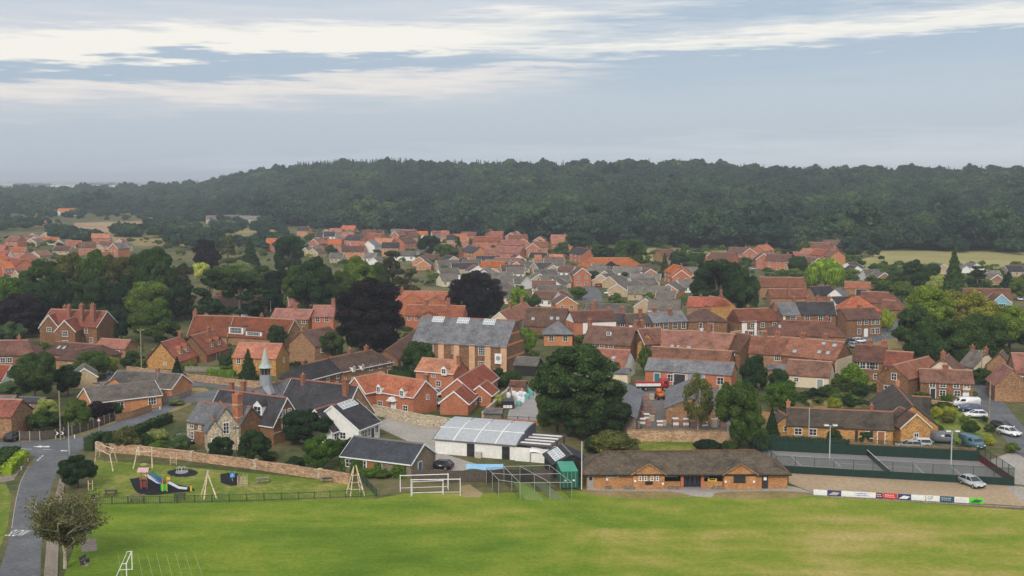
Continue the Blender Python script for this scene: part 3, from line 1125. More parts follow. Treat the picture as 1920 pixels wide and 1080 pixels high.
WALL = {
    'CS': wallmat('carstone', (0.215, 0.112, 0.056), (0.115, 0.058, 0.032)),
    'RD': wallmat('red_brick', (0.4, 0.15, 0.08), (0.28, 0.1, 0.054), 3.5, contrast=0.6),
    'OC': wallmat('ochre_stone', (0.42, 0.23, 0.08), (0.27, 0.13, 0.045)),
    'BF': wallmat('buff_brick', (0.45, 0.34, 0.21), (0.3, 0.22, 0.14), 3.5, contrast=0.6),
    'BB': wallmat('brown_brick', (0.3, 0.17, 0.09), (0.17, 0.095, 0.055)),
    'OB': wallmat('orange_brick', (0.47, 0.215, 0.1), (0.33, 0.14, 0.065), 3.5, contrast=0.6),
    'FL': wallmat('flint_stone', (0.47, 0.4, 0.29), (0.25, 0.2, 0.14), 2.6),
    'WH': plain('white_render', (0.78, 0.77, 0.73), 0.85),
    'CR': plain('cream_render', (0.66, 0.57, 0.42), 0.85),
    'BK': plain('black_boarding', (0.022, 0.02, 0.022), 0.8),
    'BL': plain('blue_boarding', (0.22, 0.42, 0.52), 0.75),
    'WD': wallmat('weathered_boarding', (0.2, 0.155, 0.115), (0.11, 0.085, 0.065), 5.0)}
RIDGE_RED, RIDGE_PALE = plain('ridge_red', (0.27, 0.115, 0.075), .85), plain('ridge_pale', (0.36, 0.2, 0.14), .85)
RIDGE = {k: (RIDGE_PALE if k in ('OR', 'RD', 'RB') else RIDGE_RED) for k in ROOF}
RIDGE['GB'] = RIDGE['NS'] = plain('ridge_grey', (0.15, 0.14, 0.13), .85)
STACK = wallmat('chimney_brick', (0.26, 0.115, 0.07), (0.16, 0.07, 0.045), 4)
WHITE = plain('white_paint', (0.8, 0.8, 0.78), 0.5)
BLACKP = plain('black_paint', (0.02, 0.02, 0.022), 0.45)
CREAMP = plain('cream_paint', (0.66, 0.6, 0.45), 0.6)
TERRA = plain('terracotta', (0.45, 0.2, 0.11), 0.8)
GREYM = plain('grey_metal', (0.36, 0.37, 0.38), 0.45, 0.3)
DOORS = {'d': plain('dark_door', (0.04, 0.035, 0.04), 0.4), 'w': WHITE, 'b': plain('blue_door', (0.05, 0.12, 0.2), 0.4), 'o': plain('wood_door', (0.3, 0.13, 0.05), 0.5),
         'g': plain('grey_door', (0.3, 0.3, 0.3), 0.5), 't': plain('teal_door', (0.03, 0.16, 0.18), 0.4)}
GLASS = glassmat()
WCACHE = {}


def window_meshes(w, h, cols, rows, mat):
    key = (round(w, 2), round(h, 2), cols, rows, mat.name)
    if key not in WCACHE:
        f, d = 0.09, 0.12
        mb = MB()
        mb.box((0, 0, h / 2 - f / 2), (w, d, f)).box((0, -0.03, -h / 2 + f / 2), (w + 0.12, d + 0.08, f))
        for s in (-1, 1):
            mb.box((s * (w / 2 - f / 2), 0, 0), (f, d, h - 2 * f))
        for i in range(1, cols):
            mb.box((-w / 2 + w * i / cols, 0.005, 0), (0.065, d - 0.02, h - 2 * f))
        for j in range(1, rows):
            mb.box((0, 0.008, -h / 2 + h * j / rows), (w - 2 * f, d - 0.03, 0.05))
        p = MB().box((0, 0.0, 0), (w - f, 0.05, h - f))
        WCACHE[key] = (mb.mesh('window', mat), p.mesh('pane', GLASS))
    return WCACHE[key]


def add_window(parent, M, w, h, cols=2, rows=2, mat=None, name='window'):
    a, b = window_meshes(w, h, cols, rows, mat or WHITE)
    o = link(name, a, parent, M)
    link('pane', b, o, Matrix.Identity(4))
    return o


def B(ridge, H, E, W, wall='CS', roof='RB', hip=(0, 0), win=(), chim=(), dorm=(), sky=(), barge=None, gutter=None, doors=(), ov=0.3, extra=None):
    return dict(ridge=ridge, H=H, E=E, W=W, wall=wall, roof=roof, hip=hip, win=win, chim=chim, dorm=dorm, sky=sky, barge=barge, gutter=gutter, doors=doors, ov=ov, extra=extra)


def frame_of(b):
    r = b['ridge']
    if r[0] == 'w':
        P = Vector((r[1], r[2], 0))
        a = math.radians(r[3])
        Q = P + Vector((math.cos(a), math.sin(a), 0)) * r[4]
    elif r[0] == 'p':
        P = G(r[1], r[2], b['H'])
        a = math.radians(r[3])
        Q = P + Vector((math.cos(a), math.sin(a), 0)) * r[4]
    else:
        P, Q = G(r[0], r[1], b['H']), G(r[2], r[3], b['H'])
    P.z = Q.z = 0
    c = (P + Q) / 2
    d = Q - P
    L = d.length
    rz = math.atan2(d.y, d.x)
    if Vector((-math.sin(rz), math.cos(rz), 0)).dot(c) < 0:
        rz += math.pi
    hl, hr = b['hip']                    # a hipped roof reaches past its ridge
    c = c + Vector((math.cos(rz), math.sin(rz), 0)) * ((hr - hl) / 2)
    return c, rz, L + hl + hr


def face_matrix(face, u, z, L, W):
    """frame standing on a wall face, looking outwards along -y"""
    if face == 'f':
        return Matrix.Translation((u, -W / 2, z))
    if face == 'b':
        return Matrix.Translation((-u, W / 2, z)) @ Matrix.Rotation(math.pi, 4, 'Z')
    if face == 'l':
        return Matrix.Translation((-L / 2, -u, z)) @ Matrix.Rotation(-math.pi / 2, 4, 'Z')
    return Matrix.Translation((L / 2, u, z)) @ Matrix.Rotation(math.pi / 2, 4, 'Z')


def build_block(root, b, first):
    c, rz, L = frame_of(b)
    H, E, W, ov = b['H'], b['E'], b['W'], b['ov']
    if L < 1.0:
        L = 1.0
    A = XF(c.x, c.y, 0, rz)
    base = Matrix.Translation(root.location) @ root.rotation_euler.to_matrix().to_4x4()
    M = base.inverted() @ A
    FOOT.append((c.x, c.y, math.cos(rz), math.sin(rz), L / 2, W / 2))
    wall, roof = WALL[b['wall']], ROOF[b['roof']]
    pre = '' if first else 'wing_'
    sl = (H - E) / (W / 2)
    th = 0.17
    hl, hr = b['hip']
    e0 = E - ov * sl
    vo = 0.18
    rb = MB()
    wb = MB()
    if not hl and not hr:
        o = [(-W / 2 - ov, e0), (0, H), (W / 2 + ov, e0)]
        rb.profile(o + [(W / 2 + ov, e0 - th), (0, H - th * 1.25), (-W / 2 - ov, e0 - th)], -L / 2 - vo, L / 2 + vo)
        g = th * 1.25 + 0.02
        wb.profile([(-W / 2, -0.3), (W / 2, -0.3), (W / 2, E - g), (0, H - g), (-W / 2, E - g)], -L / 2, L / 2)
        MB().profile([(-0.2, H - 0.12), (0, H + 0.1), (0.2, H - 0.12)], -L / 2 - vo - .01, L / 2 + vo + .01).build('ridge_tiles', RIDGE[b['roof']], root, M)
    else:
        xl, xr = -L / 2 - (ov if hl else vo), L / 2 + (ov if hr else vo)
        y = W / 2 + ov
        rl, rr = (-L / 2 + hl) if hl else xl, (L / 2 - hr) if hr else xr
        if rr < rl + 0.05:
            rl = rr = (rl + rr) / 2
            rr += 0.05
        V = [(xl, -y, e0), (xr, -y, e0), (xr, y, e0), (xl, y, e0), (rl, 0, H), (rr, 0, H),
             (xl, -y, e0 - th), (xr, -y, e0 - th), (xr, y, e0 - th), (xl, y, e0 - th)]
        rb.add(V, [(0, 1, 5, 4), (2, 3, 4, 5), (1, 2, 5), (3, 0, 4), (0, 6, 7, 1), (1, 7, 8, 2), (2, 8, 9, 3), (3, 9, 6, 0), (6, 9, 8, 7)])
        wb.box((0, 0, (E - 0.2) / 2 - 0.15), (L, W, E + 0.1 - 0.2))
        for s, hh in ((-1, hl), (1, hr)):
            if not hh:
                wb.profile([(-W / 2 + .1, E - 0.3), (W / 2 - .1, E - 0.3), (0, H - 0.3)], s * L / 2 - 0.1 * (s > 0), s * L / 2 + 0.1 * (s < 0))
        MB().profile([(-0.2, H - 0.12), (0, H + 0.09), (0.2, H - 0.12)], rl, rr).build('ridge_tiles', RIDGE[b['roof']], root, M)
    wb.build(pre + 'wall', wall, root, M)
    rb.build(pre + 'roof', roof, root, M).color = root['tone']
    if b['barge'] and not (hl and hr):
        bm = {'w': WHITE, 'k': BLACKP, 'c': CREAMP}[b['barge']]
        for s, hh in ((-1, hl), (1, hr)):
            if hh:
                continue
            mb = MB()
            for t in (-1, 1):
                x = s * (L / 2 + vo + 0.03)
                mb.profile([(t * (W / 2 + ov), e0 - th - 0.06), (t * (W / 2 + ov), e0 + 0.03), (0, H + 0.04), (0, H - 0.26)], x - 0.03, x + 0.03)
            mb.build('bargeboard', bm, root, M)
    if b['gutter']:
        gm = WHITE if b['gutter'] == 'w' else BLACKP
        for s in (-1, 1):
            MB().box((0, s * (W / 2 + ov + 0.05), e0 - 0.08), (L + 0.2, 0.12, 0.16)).build('gutter', gm, root, M)
    # which end of the ridge is nearer the viewer: 'l' on a gable-fronted block means that end
    near = 'l' if (A @ Vector((-L / 2, 0, 0))).length < (A @ Vector((L / 2, 0, 0))).length else 'r'
    for wspec in b['win']:
        face, n, z, w, h = wspec[:5]
        if face == 'n' or (face == 'l' and b['ridge'][0] == 'p'):
            face = near
        cols, rows = (wspec[5], wspec[6]) if len(wspec) > 6 else (2, 2)
        span = L if face in 'fb' else W
        if isinstance(n, (list, tuple)):
            us = [q * span / 2 for q in n]
        else:
            us = [(-0.5 + (i + 0.5) / n) * span for i in range(n)]
        for u in us:
            add_window(root, M @ face_matrix(face, u, z, L, W), w, h, cols, rows)
    for dspec in b['doors']:
        face, u, w, h, mk = dspec
        if face == 'l' and b['ridge'][0] == 'p':
            face = near
        span = L if face in 'fb' else W
        D = MB().box((0, 0, h / 2), (w, 0.1, h))
        d = D.build('door', DOORS[mk], root, M @ face_matrix(face, u * span / 2, 0, L, W))
        MB().box((0, 0.02, h + 0.06), (w + 0.24, 0.14, 0.12)).box((-w / 2 - 0.06, 0.02, h / 2), (0.12, 0.14, h)).box((w / 2 + 0.06, 0.02, h / 2), (0.12, 0.14, h)).build('door_frame', WHITE, d)
    for cspec in b['chim']:
        u, dy, w, d, hh = cspec[:5]
        zr = H - abs(dy) * sl
        cm = WALL[cspec[5]] if len(cspec) > 5 else STACK
        x = u * (L / 2)
        mb = MB().box((x, dy, (zr - 0.8 + H + hh) / 2), (w, d, H + hh - zr + 0.8))
        mb.box((x, dy, H + hh - 0.22), (w + 0.14, d + 0.14, 0.16)).box((x, dy, H + hh + 0.04), (w + 0.2, d + 0.2, 0.1))
        ch = mb.build('chimney', cm, root, M)
        k = 2 if w > 0.8 else 1
        for i in range(k):
            px = x + (i - (k - 1) / 2) * w / k
            MB().bar((px, dy, H + hh + 0.08), (px, dy, H + hh + 0.5), 0.15, 8, 0.12).build('chimney_pot', TERRA, ch)
    for ds in b['dorm']:
        # u, foot height on the slope, width, wall height, kind
        u, z0, w, h, kind = ds
        x = u * L / 2
        yf = -(H - z0) / sl
        zt = z0 + h
        yb = -(H - zt) / sl + 0.1 if zt < H else 0
        dm = MB()
        dm.profile([(yf, z0 - 0.25), (yf, zt), (min(yb, 0), zt)], x - w / 2, x + w / 2)
        gh = w * 0.42
        if kind in 'gG':
            dm.profile([(x - w / 2, zt), (x + w / 2, zt), (x, zt + gh)], yf + 0.01, yf + 0.25, 'y')
        wallm = WHITE if kind in 'Gw' else wall
        do = dm.build('dormer', wallm, root, M)
        dr = MB()
        if kind in 'gG':
            zb = zt + gh + 0.12
            ybk = -(H - zb) / sl if zb < H else 0.2
            for t in (-1, 1):
                a0, a1 = (x, zt + gh + 0.14), (x + t * (w / 2 + 0.15), zt - 0.05)
                P = [(a0[0], yf - 0.12, a0[1]), (a1[0], yf - 0.12, a1[1]), (a1[0], ybk, a1[1]), (a0[0], ybk, a0[1])]
                dr.add(P + [(p[0], p[1], p[2] - 0.1) for p in P], [(0, 1, 2, 3), (7, 6, 5, 4), (0, 4, 5, 1), (1, 5, 6, 2), (2, 6, 7, 3), (3, 7, 4, 0)] if t > 0 else
                       [(3, 2, 1, 0), (4, 5, 6, 7), (1, 5, 4, 0), (2, 6, 5, 1), (3, 7, 6, 2), (0, 4, 7, 3)])
        else:
            dr.profile([(yf - 0.15, zt - 0.02), (yf - 0.15, zt + 0.1), (yb + 0.5, zt + 0.28), (yb + 0.5, zt)], x - w / 2 - 0.12, x + w / 2 + 0.12)
        dr.build('dormer_roof', roof, do, Matrix.Identity(4)).color = root['tone']
        n = max(1, int(w / 1.1))
        add_window(do, Matrix.Translation((x, yf, z0 + h * 0.5)), w * 0.82, h * 0.82, 2 * n if w > 1.0 else 2, 2)
    for ss in b['sky']:
        u, v, w, h = ss[:4]
        n = ss[4] if len(ss) > 4 else 1
        an = math.atan2(H - E, W / 2)
        x = u * L / 2
        y0 = -(W / 2) * (1 - v)
        z0 = E + (H - E) * v
        K = M @ Matrix.Translation((x, y0, z0 + 0.05)) @ Matrix.Rotation(an, 4, 'X')
        fr = MB()
        for i in range(n + 1):
            fr.box((-w / 2 + w * i / n, 0, 0), (0.08, h, 0.12))
        for s in (-1, 0, 1) if n > 1 else (-1, 1):
            fr.box((0, s * (h / 2), 0.004), (w + 0.08, 0.09, 0.13))
        fo = fr.build('skylight', WHITE if n > 1 else GREYM, root, K)
        MB().box((0, 0, -0.01), (w, h, 0.06)).build('pane', plain('roof_glass', (0.35, 0.4, 0.43), 0.15, 0, 0.6), fo)
    if b['extra']:
        b['extra'](root, M, b, L)
    return M, L


HOUSES = []


def house(label, *blocks, name='house', cat='house', group=None):
    c, rz, L = frame_of(blocks[0])
    root = thing(name, label, cat, (c.x, c.y, 0), rz, group)
    tr = random.Random(int(c.x * 100 + c.y * 37))
    root['tone'] = (tr.random(), tr.random(), tr.random(), 1.0)
    for i, b in enumerate(blocks):
        build_block(root, b, i == 0)
    del root['tone']
    HOUSES.append(root)
    return root


# ------------------------------------------------------------------ the school, left of centre
def band_chimney(root, M, x, y, z0, z1, w=0.9, d=0.9):
    ch = MB().box((x, y, (z0 + z1) / 2), (w, d, z1 - z0)).box((x, y, z1 - 0.2), (w + .16, d + .16, .2)).build('chimney', WALL['RD'], root, M)
    for k in (0.35, 0.7):
        MB().box((x, y, z0 + (z1 - z0) * k), (w + 0.03, d + 0.03, 0.16)).build('stone_band', WALL['FL'], ch)
    for s in (-.22, .22):
        MB().bar((x + s, y, z1), (x + s, y, z1 + 0.45), 0.14, 8, 0.11).build('chimney_pot', TERRA, ch)


def schoolhouse_extra(root, M, b, L):
    band_chimney(root, M, L / 2 - 0.9, -2.3, 3.2, 9.2, 1.1, 1.3)
    for x in (-L / 2 + 0.15, L / 2 - 0.15):          # pale stone corners
        MB().box((x, -b['W'] / 2 + 0.1, 2.0), (0.5, 0.5, 4.0)).build('quoin', WALL['FL'], root, M)
    MB().box((0, -b['W'] / 2 - 0.03, 2.35), (L, 0.1, 0.22)).build('stone_band', WALL['FL'], root, M)


house('flint and carstone school house with a pale pointed gable and tall banded chimney',
      B((375, 752, 470, 762), 6.7, 4.0, 6.4, 'CS', 'SL', win=[('f', (-0.84,), 3.3, 0.8, 1.3), ('f', (-0.84,), 1.3, 0.8, 1.8, 2, 3), ('f', (-0.52,), 3.2, 0.6, 1.1), ('l', (0,), 3.0, 0.9, 1.3)], extra=schoolhouse_extra),
      B(('p', 423, 764, 112, 6.0), 7.15, 4.2, 4.1, 'FL', 'SL', win=[('l', (0,), 3.7, 1.0, 1.9, 2, 3), ('l', (-0.1,), 1.2, 1.0, 1.4)], ov=0.1),
      B(('p', 402, 787, 112, 3.5), 5.3, 3.6, 2.4, 'FL', 'SL', doors=[('l', 0, 1.0, 2.1, 'd')]))


def spire(root, M, b, L):
    """slate-skirted bell turret with louvres and a tapering cap"""
    x = -L / 2 + 3.6
    sk = MB()
    for (z0, z1, r0, r1) in ((6.6, 8.0, 1.75, 1.15), (8.0, 10.0, 1.15, 1.0)):
        sk.bar((x, 0, z0), (x, 0, z1), r0, 8, r1)
    sk.build('turret', plain('lead_sheet', (0.3, 0.32, 0.34), 0.5, 0.2), root, M)
    lv = MB().bar((x, 0, 10.0), (x, 0, 11.2), 0.78, 8, 0.78).build('belfry', BLACKP, root, M)
    for i in range(8):
        a = math.pi / 4 * i + 0.4
        MB().bar((x + .84 * math.cos(a), .84 * math.sin(a), 10.0), (x + .84 * math.cos(a), .84 * math.sin(a), 11.2), 0.07, 4).build('louvre_post', WALL['WD'], lv)
    cp = MB().bar((x, 0, 11.2), (x, 0, 11.9), 1.25, 8, 0.8).bar((x, 0, 11.9), (x, 0, 14.6), 0.8, 8, 0.12).build('spire', plain('pale_lead', (0.4, 0.44, 0.42), 0.55, 0.1), root, M)
    MB().bar((x, 0, 14.6), (x, 0, 15.6), 0.05, 5, 0.02).build('finial', GREYM, cp)


def hall_gable(root, M, b, L):
    for z in (2.0, 4.4):
        MB().box((L / 2 + 0.02, 0, z), (0.14, b['W'] * (0.98 if z < 3 else 0.6), 0.2)).build('stone_band', WALL['FL'], root, M)


house('dark slate school hall with a bell turret and spire on its roof',
      B((413, 729, 537, 745), 7.6, 3.5, 6.6, 'CS', 'DS', barge='w', win=[('r', (-0.22, 0.22), 3.2, 1.1, 2.0, 2, 4), ('r', (-0.22, 0.22), 5.0, 0.9, 1.2, 2, 3)],
        dorm=[(0.44, 4.5, 2.0, 1.7, 'G')], chim=[(-0.35, 0.6, 0.7, 0.7, 1.6), (-0.7, 0.5, 0.6, 0.6, 1.2)], gutter='w', extra=hall_gable),
      B((548, 709, 670, 723), 8.6, 3.4, 9.0, 'BB', 'DS', barge='w', win=[('r', (0,), 4.4, 1.0, 1.8, 2, 3)], chim=[(0.78, -1.2, 0.9, 0.8, 1.0), (-0.6, -0.5, 0.6, 0.6, 0.9)], extra=hall_gable),
      B((476, 729, 545, 709), 8.0, 3.5, 8.0, 'CS', 'SL', extra=spire), name='school_hall', cat='school')
house('grey slate classroom block with white gable verge and roof lantern beside the school hall',
      B((623, 760, 664, 746), 6.5, 2.9, 10.0, 'WH', 'DS', barge='w', gutter='w', win=[('f', (-.62, -.3, -.05, .7), 1.6, 1.2, 1.4), ('l', (.4,), 1.5, 1.2, 1.2)], doors=[('f', 0.3, 1.0, 2.1, 'd')], sky=[(0.1, 0.86, 5.0, 1.4, 5)]),
      B((591, 767, 625, 757), 6.0, 2.6, 6.6, 'WH', 'DS', barge='w', gutter='w', win=[('f', 2, 1.4, 1.3, 1.2)]), name='classroom_block', cat='school')


def ivy(root, M, b, L):
    rng = np.random.default_rng(3)
    n = 2600
    P = np.stack([rng.uniform(-L / 2, L / 2, n), np.full(n, -b['W'] / 2 - 0.12) - rng.uniform(0, 0.25, n), rng.uniform(0, 2.1, n) ** 1.0], 1)
    keep = (np.sin(P[:, 0] * 1.7 + 0.6) + 0.6 * np.sin(P[:, 0] * 4.1) > -0.2 + 0.5 * (P[:, 2] - 0.9))
    me = leaf_mesh('ivy', P[keep], np.tile((0, -1.0, 0.2), (keep.sum(), 1)), 0.14, 4)
    o = link('ivy', me, root, M)
    o.color = (*SHADE['bright'], 1)


house('low slate-roofed school annexe with ivy and white windows behind the climbing frame',
      B((665, 817, 794, 831.5), 4.7, 2.5, 7.4, 'WD', 'NS', barge='w', gutter='w', win=[('f', (-.78, -.36, .08, .66), 1.35, 1.25, 1.25)], doors=[('r', -0.3, 1.0, 2.1, 'b'), ('f', -0.14, 1.6, 2.2, 'o')], extra=ivy), name='school_annexe', cat='school')


# ---- the white building with its curved panel roof
def white_building():
    a, b_ = G(816, 822, 2.5), G(967, 834, 2.5)
    a.z = b_.z = 0
    rz = math.atan2(b_.y - a.y, b_.x - a.x)
    L, W = (b_ - a).length, 8.6
    o = thing('preschool_building', 'long white building with curved grey panelled roof in the school yard', 'building', a, rz)
    MB().box((L / 2, W / 2, 1.2), (L, W, 2.5)).build('wall', WALL['WH'], o)
    prof = [(-0.5, 2.5), (1.2, 3.15), (3.0, 3.7), (5.0, 4.1), (7.0, 4.3), (W + 0.4, 4.3)]
    MB().profile(prof + [(W + 0.4, 2.45), (-0.5, 2.42)], -0.3, L + 0.4).build('roof_edge', plain('grey_fascia', (0.09, 0.1, 0.13), 0.5), o)
    pm = plain('roof_panel', (0.42, 0.44, 0.46), 0.45, 0.1)
    n = 4
    for i in range(n):
        x0, x1 = -0.2 + (L + 0.5) * i / n + 0.09, -0.2 + (L + 0.5) * (i + 1) / n - 0.09
        for lo, hi in ((0, 3), (3, 5)):
            q = prof[lo:hi + 1]
            top = [(p[0] + (0.05 if k == 0 and lo else 0), p[1] + 0.07) for k, p in enumerate(q)]
            MB().profile(top + [(p[0], p[1] - 0.02) for p in q[::-1]], x0, x1).build('roof_panel', pm, o)
    for i in range(1, n):
        x = -0.2 + (L + 0.5) * i / n
        MB().profile([(p[0], p[1] + 0.09) for p in prof[:5]] + [(p[0], p[1]) for p in prof[:5][::-1]], x - 0.08, x + 0.08).build('roof_rib', WHITE, o)
    MB().profile([(2.9, 3.66), (3.1, 3.83), (3.25, 3.8), (3.2, 3.7)], -0.3, L + 0.4).build('roof_rib', WHITE, o)
    for x in (6.2, 12.2):
        d = MB().box((x, -0.02, 1.05), (1.3, 0.1, 2.1)).build('door', DOORS['d'], o)
        MB().box((x, -0.05, 1.6), (1.0, 0.08, 0.7)).build('pane', GLASS, d)
        MB().box((x, -0.05, 0.6), (1.0, 0.08, 0.7)).build('pane', GLASS, d)
    MB().box((7.7, -0.4, 0.45), (1.0, 0.6, 0.9)).build('heat_pump', plain('beige_metal', (0.5, 0.47, 0.4), 0.5), o)
    # open-sided canopy with white rooflights on its right
    for i in range(4):
        MB().box((L + 3.0, 1.1 + i * 2.0, 2.75), (5.0, 0.5, 0.12)).build('canopy_rooflight', WHITE, o)
    MB().box((L + 3.0, 4.1, 2.6), (5.6, 8.2, 0.14)).build('canopy_roof', plain('canopy_brown', (0.1, 0.08, 0.08), 0.6), o)
    for x, y in ((L + 5.6, 0.2), (L + 5.6, 4.1), (L + 5.6, 8.0), (L + 0.6, 8.0)):
        MB().box((x, y, 1.3), (0.14, 0.14, 2.6)).build('canopy_post', BLACKP, o)
    MB().box((L + 4.0, -0.3, 1.1), (8.0, 0.12, 2.2)).build('wing_wall', WALL['WH'], o)
    FOOT.append((a.x + math.cos(rz) * 9, a.y + 4, math.cos(rz), math.sin(rz), 12, 6))


white_building()


def canopy():
    p = G(994, 868)
    o = thing('shade_canopy', 'white fabric shade canopy on poles beside the white building', 'canopy', p, math.radians(-6))
    mb = MB()
    n = 8
    for i in range(n):
        x0, x1 = 5.0 * i / n, 5.0 * (i + 1) / n
        f = lambda q: 1.75 - 0.1 * q + 0.12 * math.sin(q * 1.9)
        mb.add([(x0, 0, f(x0)), (x1, 0, f(x1)), (x1, 2.4, f(x1) + 0.75), (x0, 2.4, f(x0) + 0.75)], [(0, 1, 2, 3)])
    mb.build('fabric', plain('canvas_white', (0.82, 0.82, 0.83), 0.8), o)
    for x, y in ((0, 0), (5, 0), (0, 2.4), (5, 2.4)):
        MB().bar((x, y, 0), (x, y, 1.7 - 0.1 * x + (0.75 if y else 0)), 0.05).build('pole', BLACKP, o)


canopy()


# ------------------------------------------------------------------ the pavilion
def pavilion():
    y0 = G(1100, 916)
    x0, x1 = G(1094, 916).x, G(1481, 916).x
    L, W, E, H = x1 - x0, 7.8, 2.35, 4.7
    o = thing('pavilion', 'long brick sports pavilion with mossy dark hipped roof and two front gables', 'pavilion', ((x0 + x1) / 2, y0.y, 0), 0.0)
    K = lambda px: G(px, 916).x - (x0 + x1) / 2
    brick = wallmat('pavilion_brick', (0.4, 0.2, 0.085), (0.26, 0.12, 0.05), 3.4, contrast=0.7)
    roof = ROOF['DB']
    # walls: left part, right part, back, and the recessed veranda between the gables
    MB().box(((K(1100) + K(1246)) / 2, W / 2, E / 2), (K(1246) - K(1100), W, E)).build('wall', brick, o)
    MB().box(((K(1356) + K(1476)) / 2, W / 2, E / 2), (K(1476) - K(1356), W, E)).build('wall', brick, o)
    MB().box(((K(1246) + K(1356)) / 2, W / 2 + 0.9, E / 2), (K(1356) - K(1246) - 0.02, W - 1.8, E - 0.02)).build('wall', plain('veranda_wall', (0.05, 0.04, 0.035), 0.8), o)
    y, e = 0.55, E - 0.1
    xl, xr = -L / 2 - 0.1, L / 2 + 0.1
    V = [(xl, -y, e), (xr, -y, e), (xr, W + y, e), (xl, W + y, e), (xl + 3.0, W / 2, H - 0.25), (xr - 4.4, W / 2, H)]
    V += [(v[0], v[1], e - 0.16) for v in V[:4]]
    MB().add(V, [(0, 1, 5, 4), (2, 3, 4, 5), (1, 2, 5), (3, 0, 4), (0, 6, 7, 1), (1, 7, 8, 2), (2, 8, 9, 3), (3, 9, 6, 0), (6, 9, 8, 7)]).build('roof', roof, o)
    MB().bar((xl + 3.0, W / 2, H - 0.2), (xr - 4.4, W / 2, H + 0.05), 0.13, 6).build('ridge_tiles', ROOF['BR'], o)
    for c_, q in (((xl, -y, e), (xl + 3, W / 2, H - 0.25)), ((xr, -y, e), (xr - 4.4, W / 2, H))):
        MB().bar(c_, q, 0.1, 6).build('hip_tiles', ROOF['BR'], o)
    for a, b_ in ((1186, 1245), (1357, 1416)):       # the two gabled bays
        xa, xb = K(a), K(b_)
        xm, gp = (xa + xb) / 2, 3.75
        MB().profile([(xa, 0), (xb, 0), (xb, E - 0.05), (xm, gp), (xa, E - 0.05)], -0.5, 1.6, 'y').build('bay_wall', brick, o)
        for s in (-1, 1):
            xe = xm + s * ((xb - xa) / 2 + 0.3)
            ze = E - 0.05 - 0.3 * (gp - E) / ((xb - xa) / 2)
            yb = W / 2 * (gp - E) / (H - E) + 0.6
            P = [(xm, -0.75, gp + 0.14), (xe, -0.75, ze + 0.14), (xe, 0.2, ze + 0.14), (xm, yb, gp + 0.14)]
            Q = [(p[0], p[1], p[2] - 0.14) for p in P]
            fs = [(0, 1, 2, 3), (7, 6, 5, 4), (0, 4, 5, 1), (1, 5, 6, 2), (2, 6, 7, 3), (3, 7, 4, 0)]
            MB().add(P + Q, fs if s > 0 else [f[::-1] for f in fs]).build('bay_roof', roof, o)
            MB().add([(xm, -0.8, gp + 0.17), (xe, -0.8, ze + 0.17), (xe, -0.8, ze - 0.03), (xm, -0.8, gp - 0.06), (xm, -0.75, gp + 0.17), (xe, -0.75, ze + 0.17), (xe, -0.75, ze - 0.03), (xm, -0.75, gp - 0.06)],
                     [(0, 1, 2, 3), (7, 6, 5, 4), (0, 4, 5, 1), (2, 6, 7, 3)]).build('bargeboard', WALL['BB'], o)
    MB().box((0, -0.62, e - 0.14), (L + 0.1, 0.1, 0.14)).build('gutter', BLACKP, o)

    def win(px, z, w, h, c=1, r=1, yy=0.0, mat=None):
        return add_window(o, Matrix.Translation((K(px), yy - 0.02, z)), w, h, c, r, mat)
    win(1148, 1.95, 1.7, 0.55, 2, 1)
    for px in (1199.5, 1209.5, 1221.5, 1231.5):
        win(px, 1.65, 0.42, 0.72, 1, 2, -0.5)
    MB().box((K(1216), -0.53, 0.95), (1.1, 0.06, 0.5)).build('notice_board', BLACKP, o)
    win(1385, 1.55, 1.7, 1.05, 1, 1, -0.5, BLACKP)
    # veranda: piers, low walls, glazed doors and the clubroom windows
    for px in (1279, 1317):
        MB().box((K(px), 0.25, E / 2), (0.42, 0.5, E - 0.05)).build('pier', WALL['RD'], o)
    for a, b_ in ((1246, 1276), (1320, 1355)):
        MB().box(((K(a) + K(b_)) / 2, 0.2, 0.45), (K(b_) - K(a), 0.22, 0.9)).build('veranda_wall', brick, o)
        MB().box(((K(a) + K(b_)) / 2, 0.2, 0.94), (K(b_) - K(a), 0.36, 0.08)).build('veranda_rail', WALL['OC'], o)
    for i in range(4):
        d = MB().box((K(1282 + 4.4 + i * 8.7), 0.9, 1.1), (0.62, 0.1, 2.1)).build('door', plain('dark_blue_frame', (0.02, 0.025, 0.07), 0.35), o)
        MB().box((K(1282 + 4.4 + i * 8.7), 0.84, 1.15), (0.46, 0.06, 1.8)).build('pane', GLASS, d)
    for px in (1251, 1258, 1265, 1270):
        win(px, 1.65, 0.5, 0.75, 1, 1, 1.76)
    win(1326, 1.6, 1.0, 0.8, 2, 1, 1.76)
    sg = MB().box((K(1336), 0.3, 1.2), (1.3, 0.05, 0.42)).build('banner', plain('yellow_sign', (0.75, 0.5, 0.05), 0.6), o)
    MB().box((K(1336), 0.26, 1.24), (0.9, 0.03, 0.16)).build('banner_print', BLACKP, sg)
    for px, mk, w in ((1107.5, 'g', 0.85), (1434, 'd', 0.9)):
        d = MB().box((K(px), -0.02, 1.02), (w, 0.1, 2.05)).build('door', DOORS[mk], o)
        MB().box((K(px), -0.08, 1.5), (w * 0.5, 0.04, 0.5)).build('pane', WHITE if mk == 'd' else BLACKP, d)
    for px, z, yy in ((1138, 1.35, -0.03), (1190, 1.25, -0.53), (1242, 0.85, -0.53), (1359, 1.15, -0.53), (1412, 1.15, -0.53)):
        MB().box((K(px), yy, z), (0.3, 0.05, 0.32)).build('sign_plate', WHITE, o)
    for px, w in ((1140, 0.9), (1180, 1.6), (1262, 1.6), (1345, 1.5)):
        MB().box((K(px), -0.35, 0.2), (w, 0.4, 0.4)).build('bench', WALL['WD'], o)
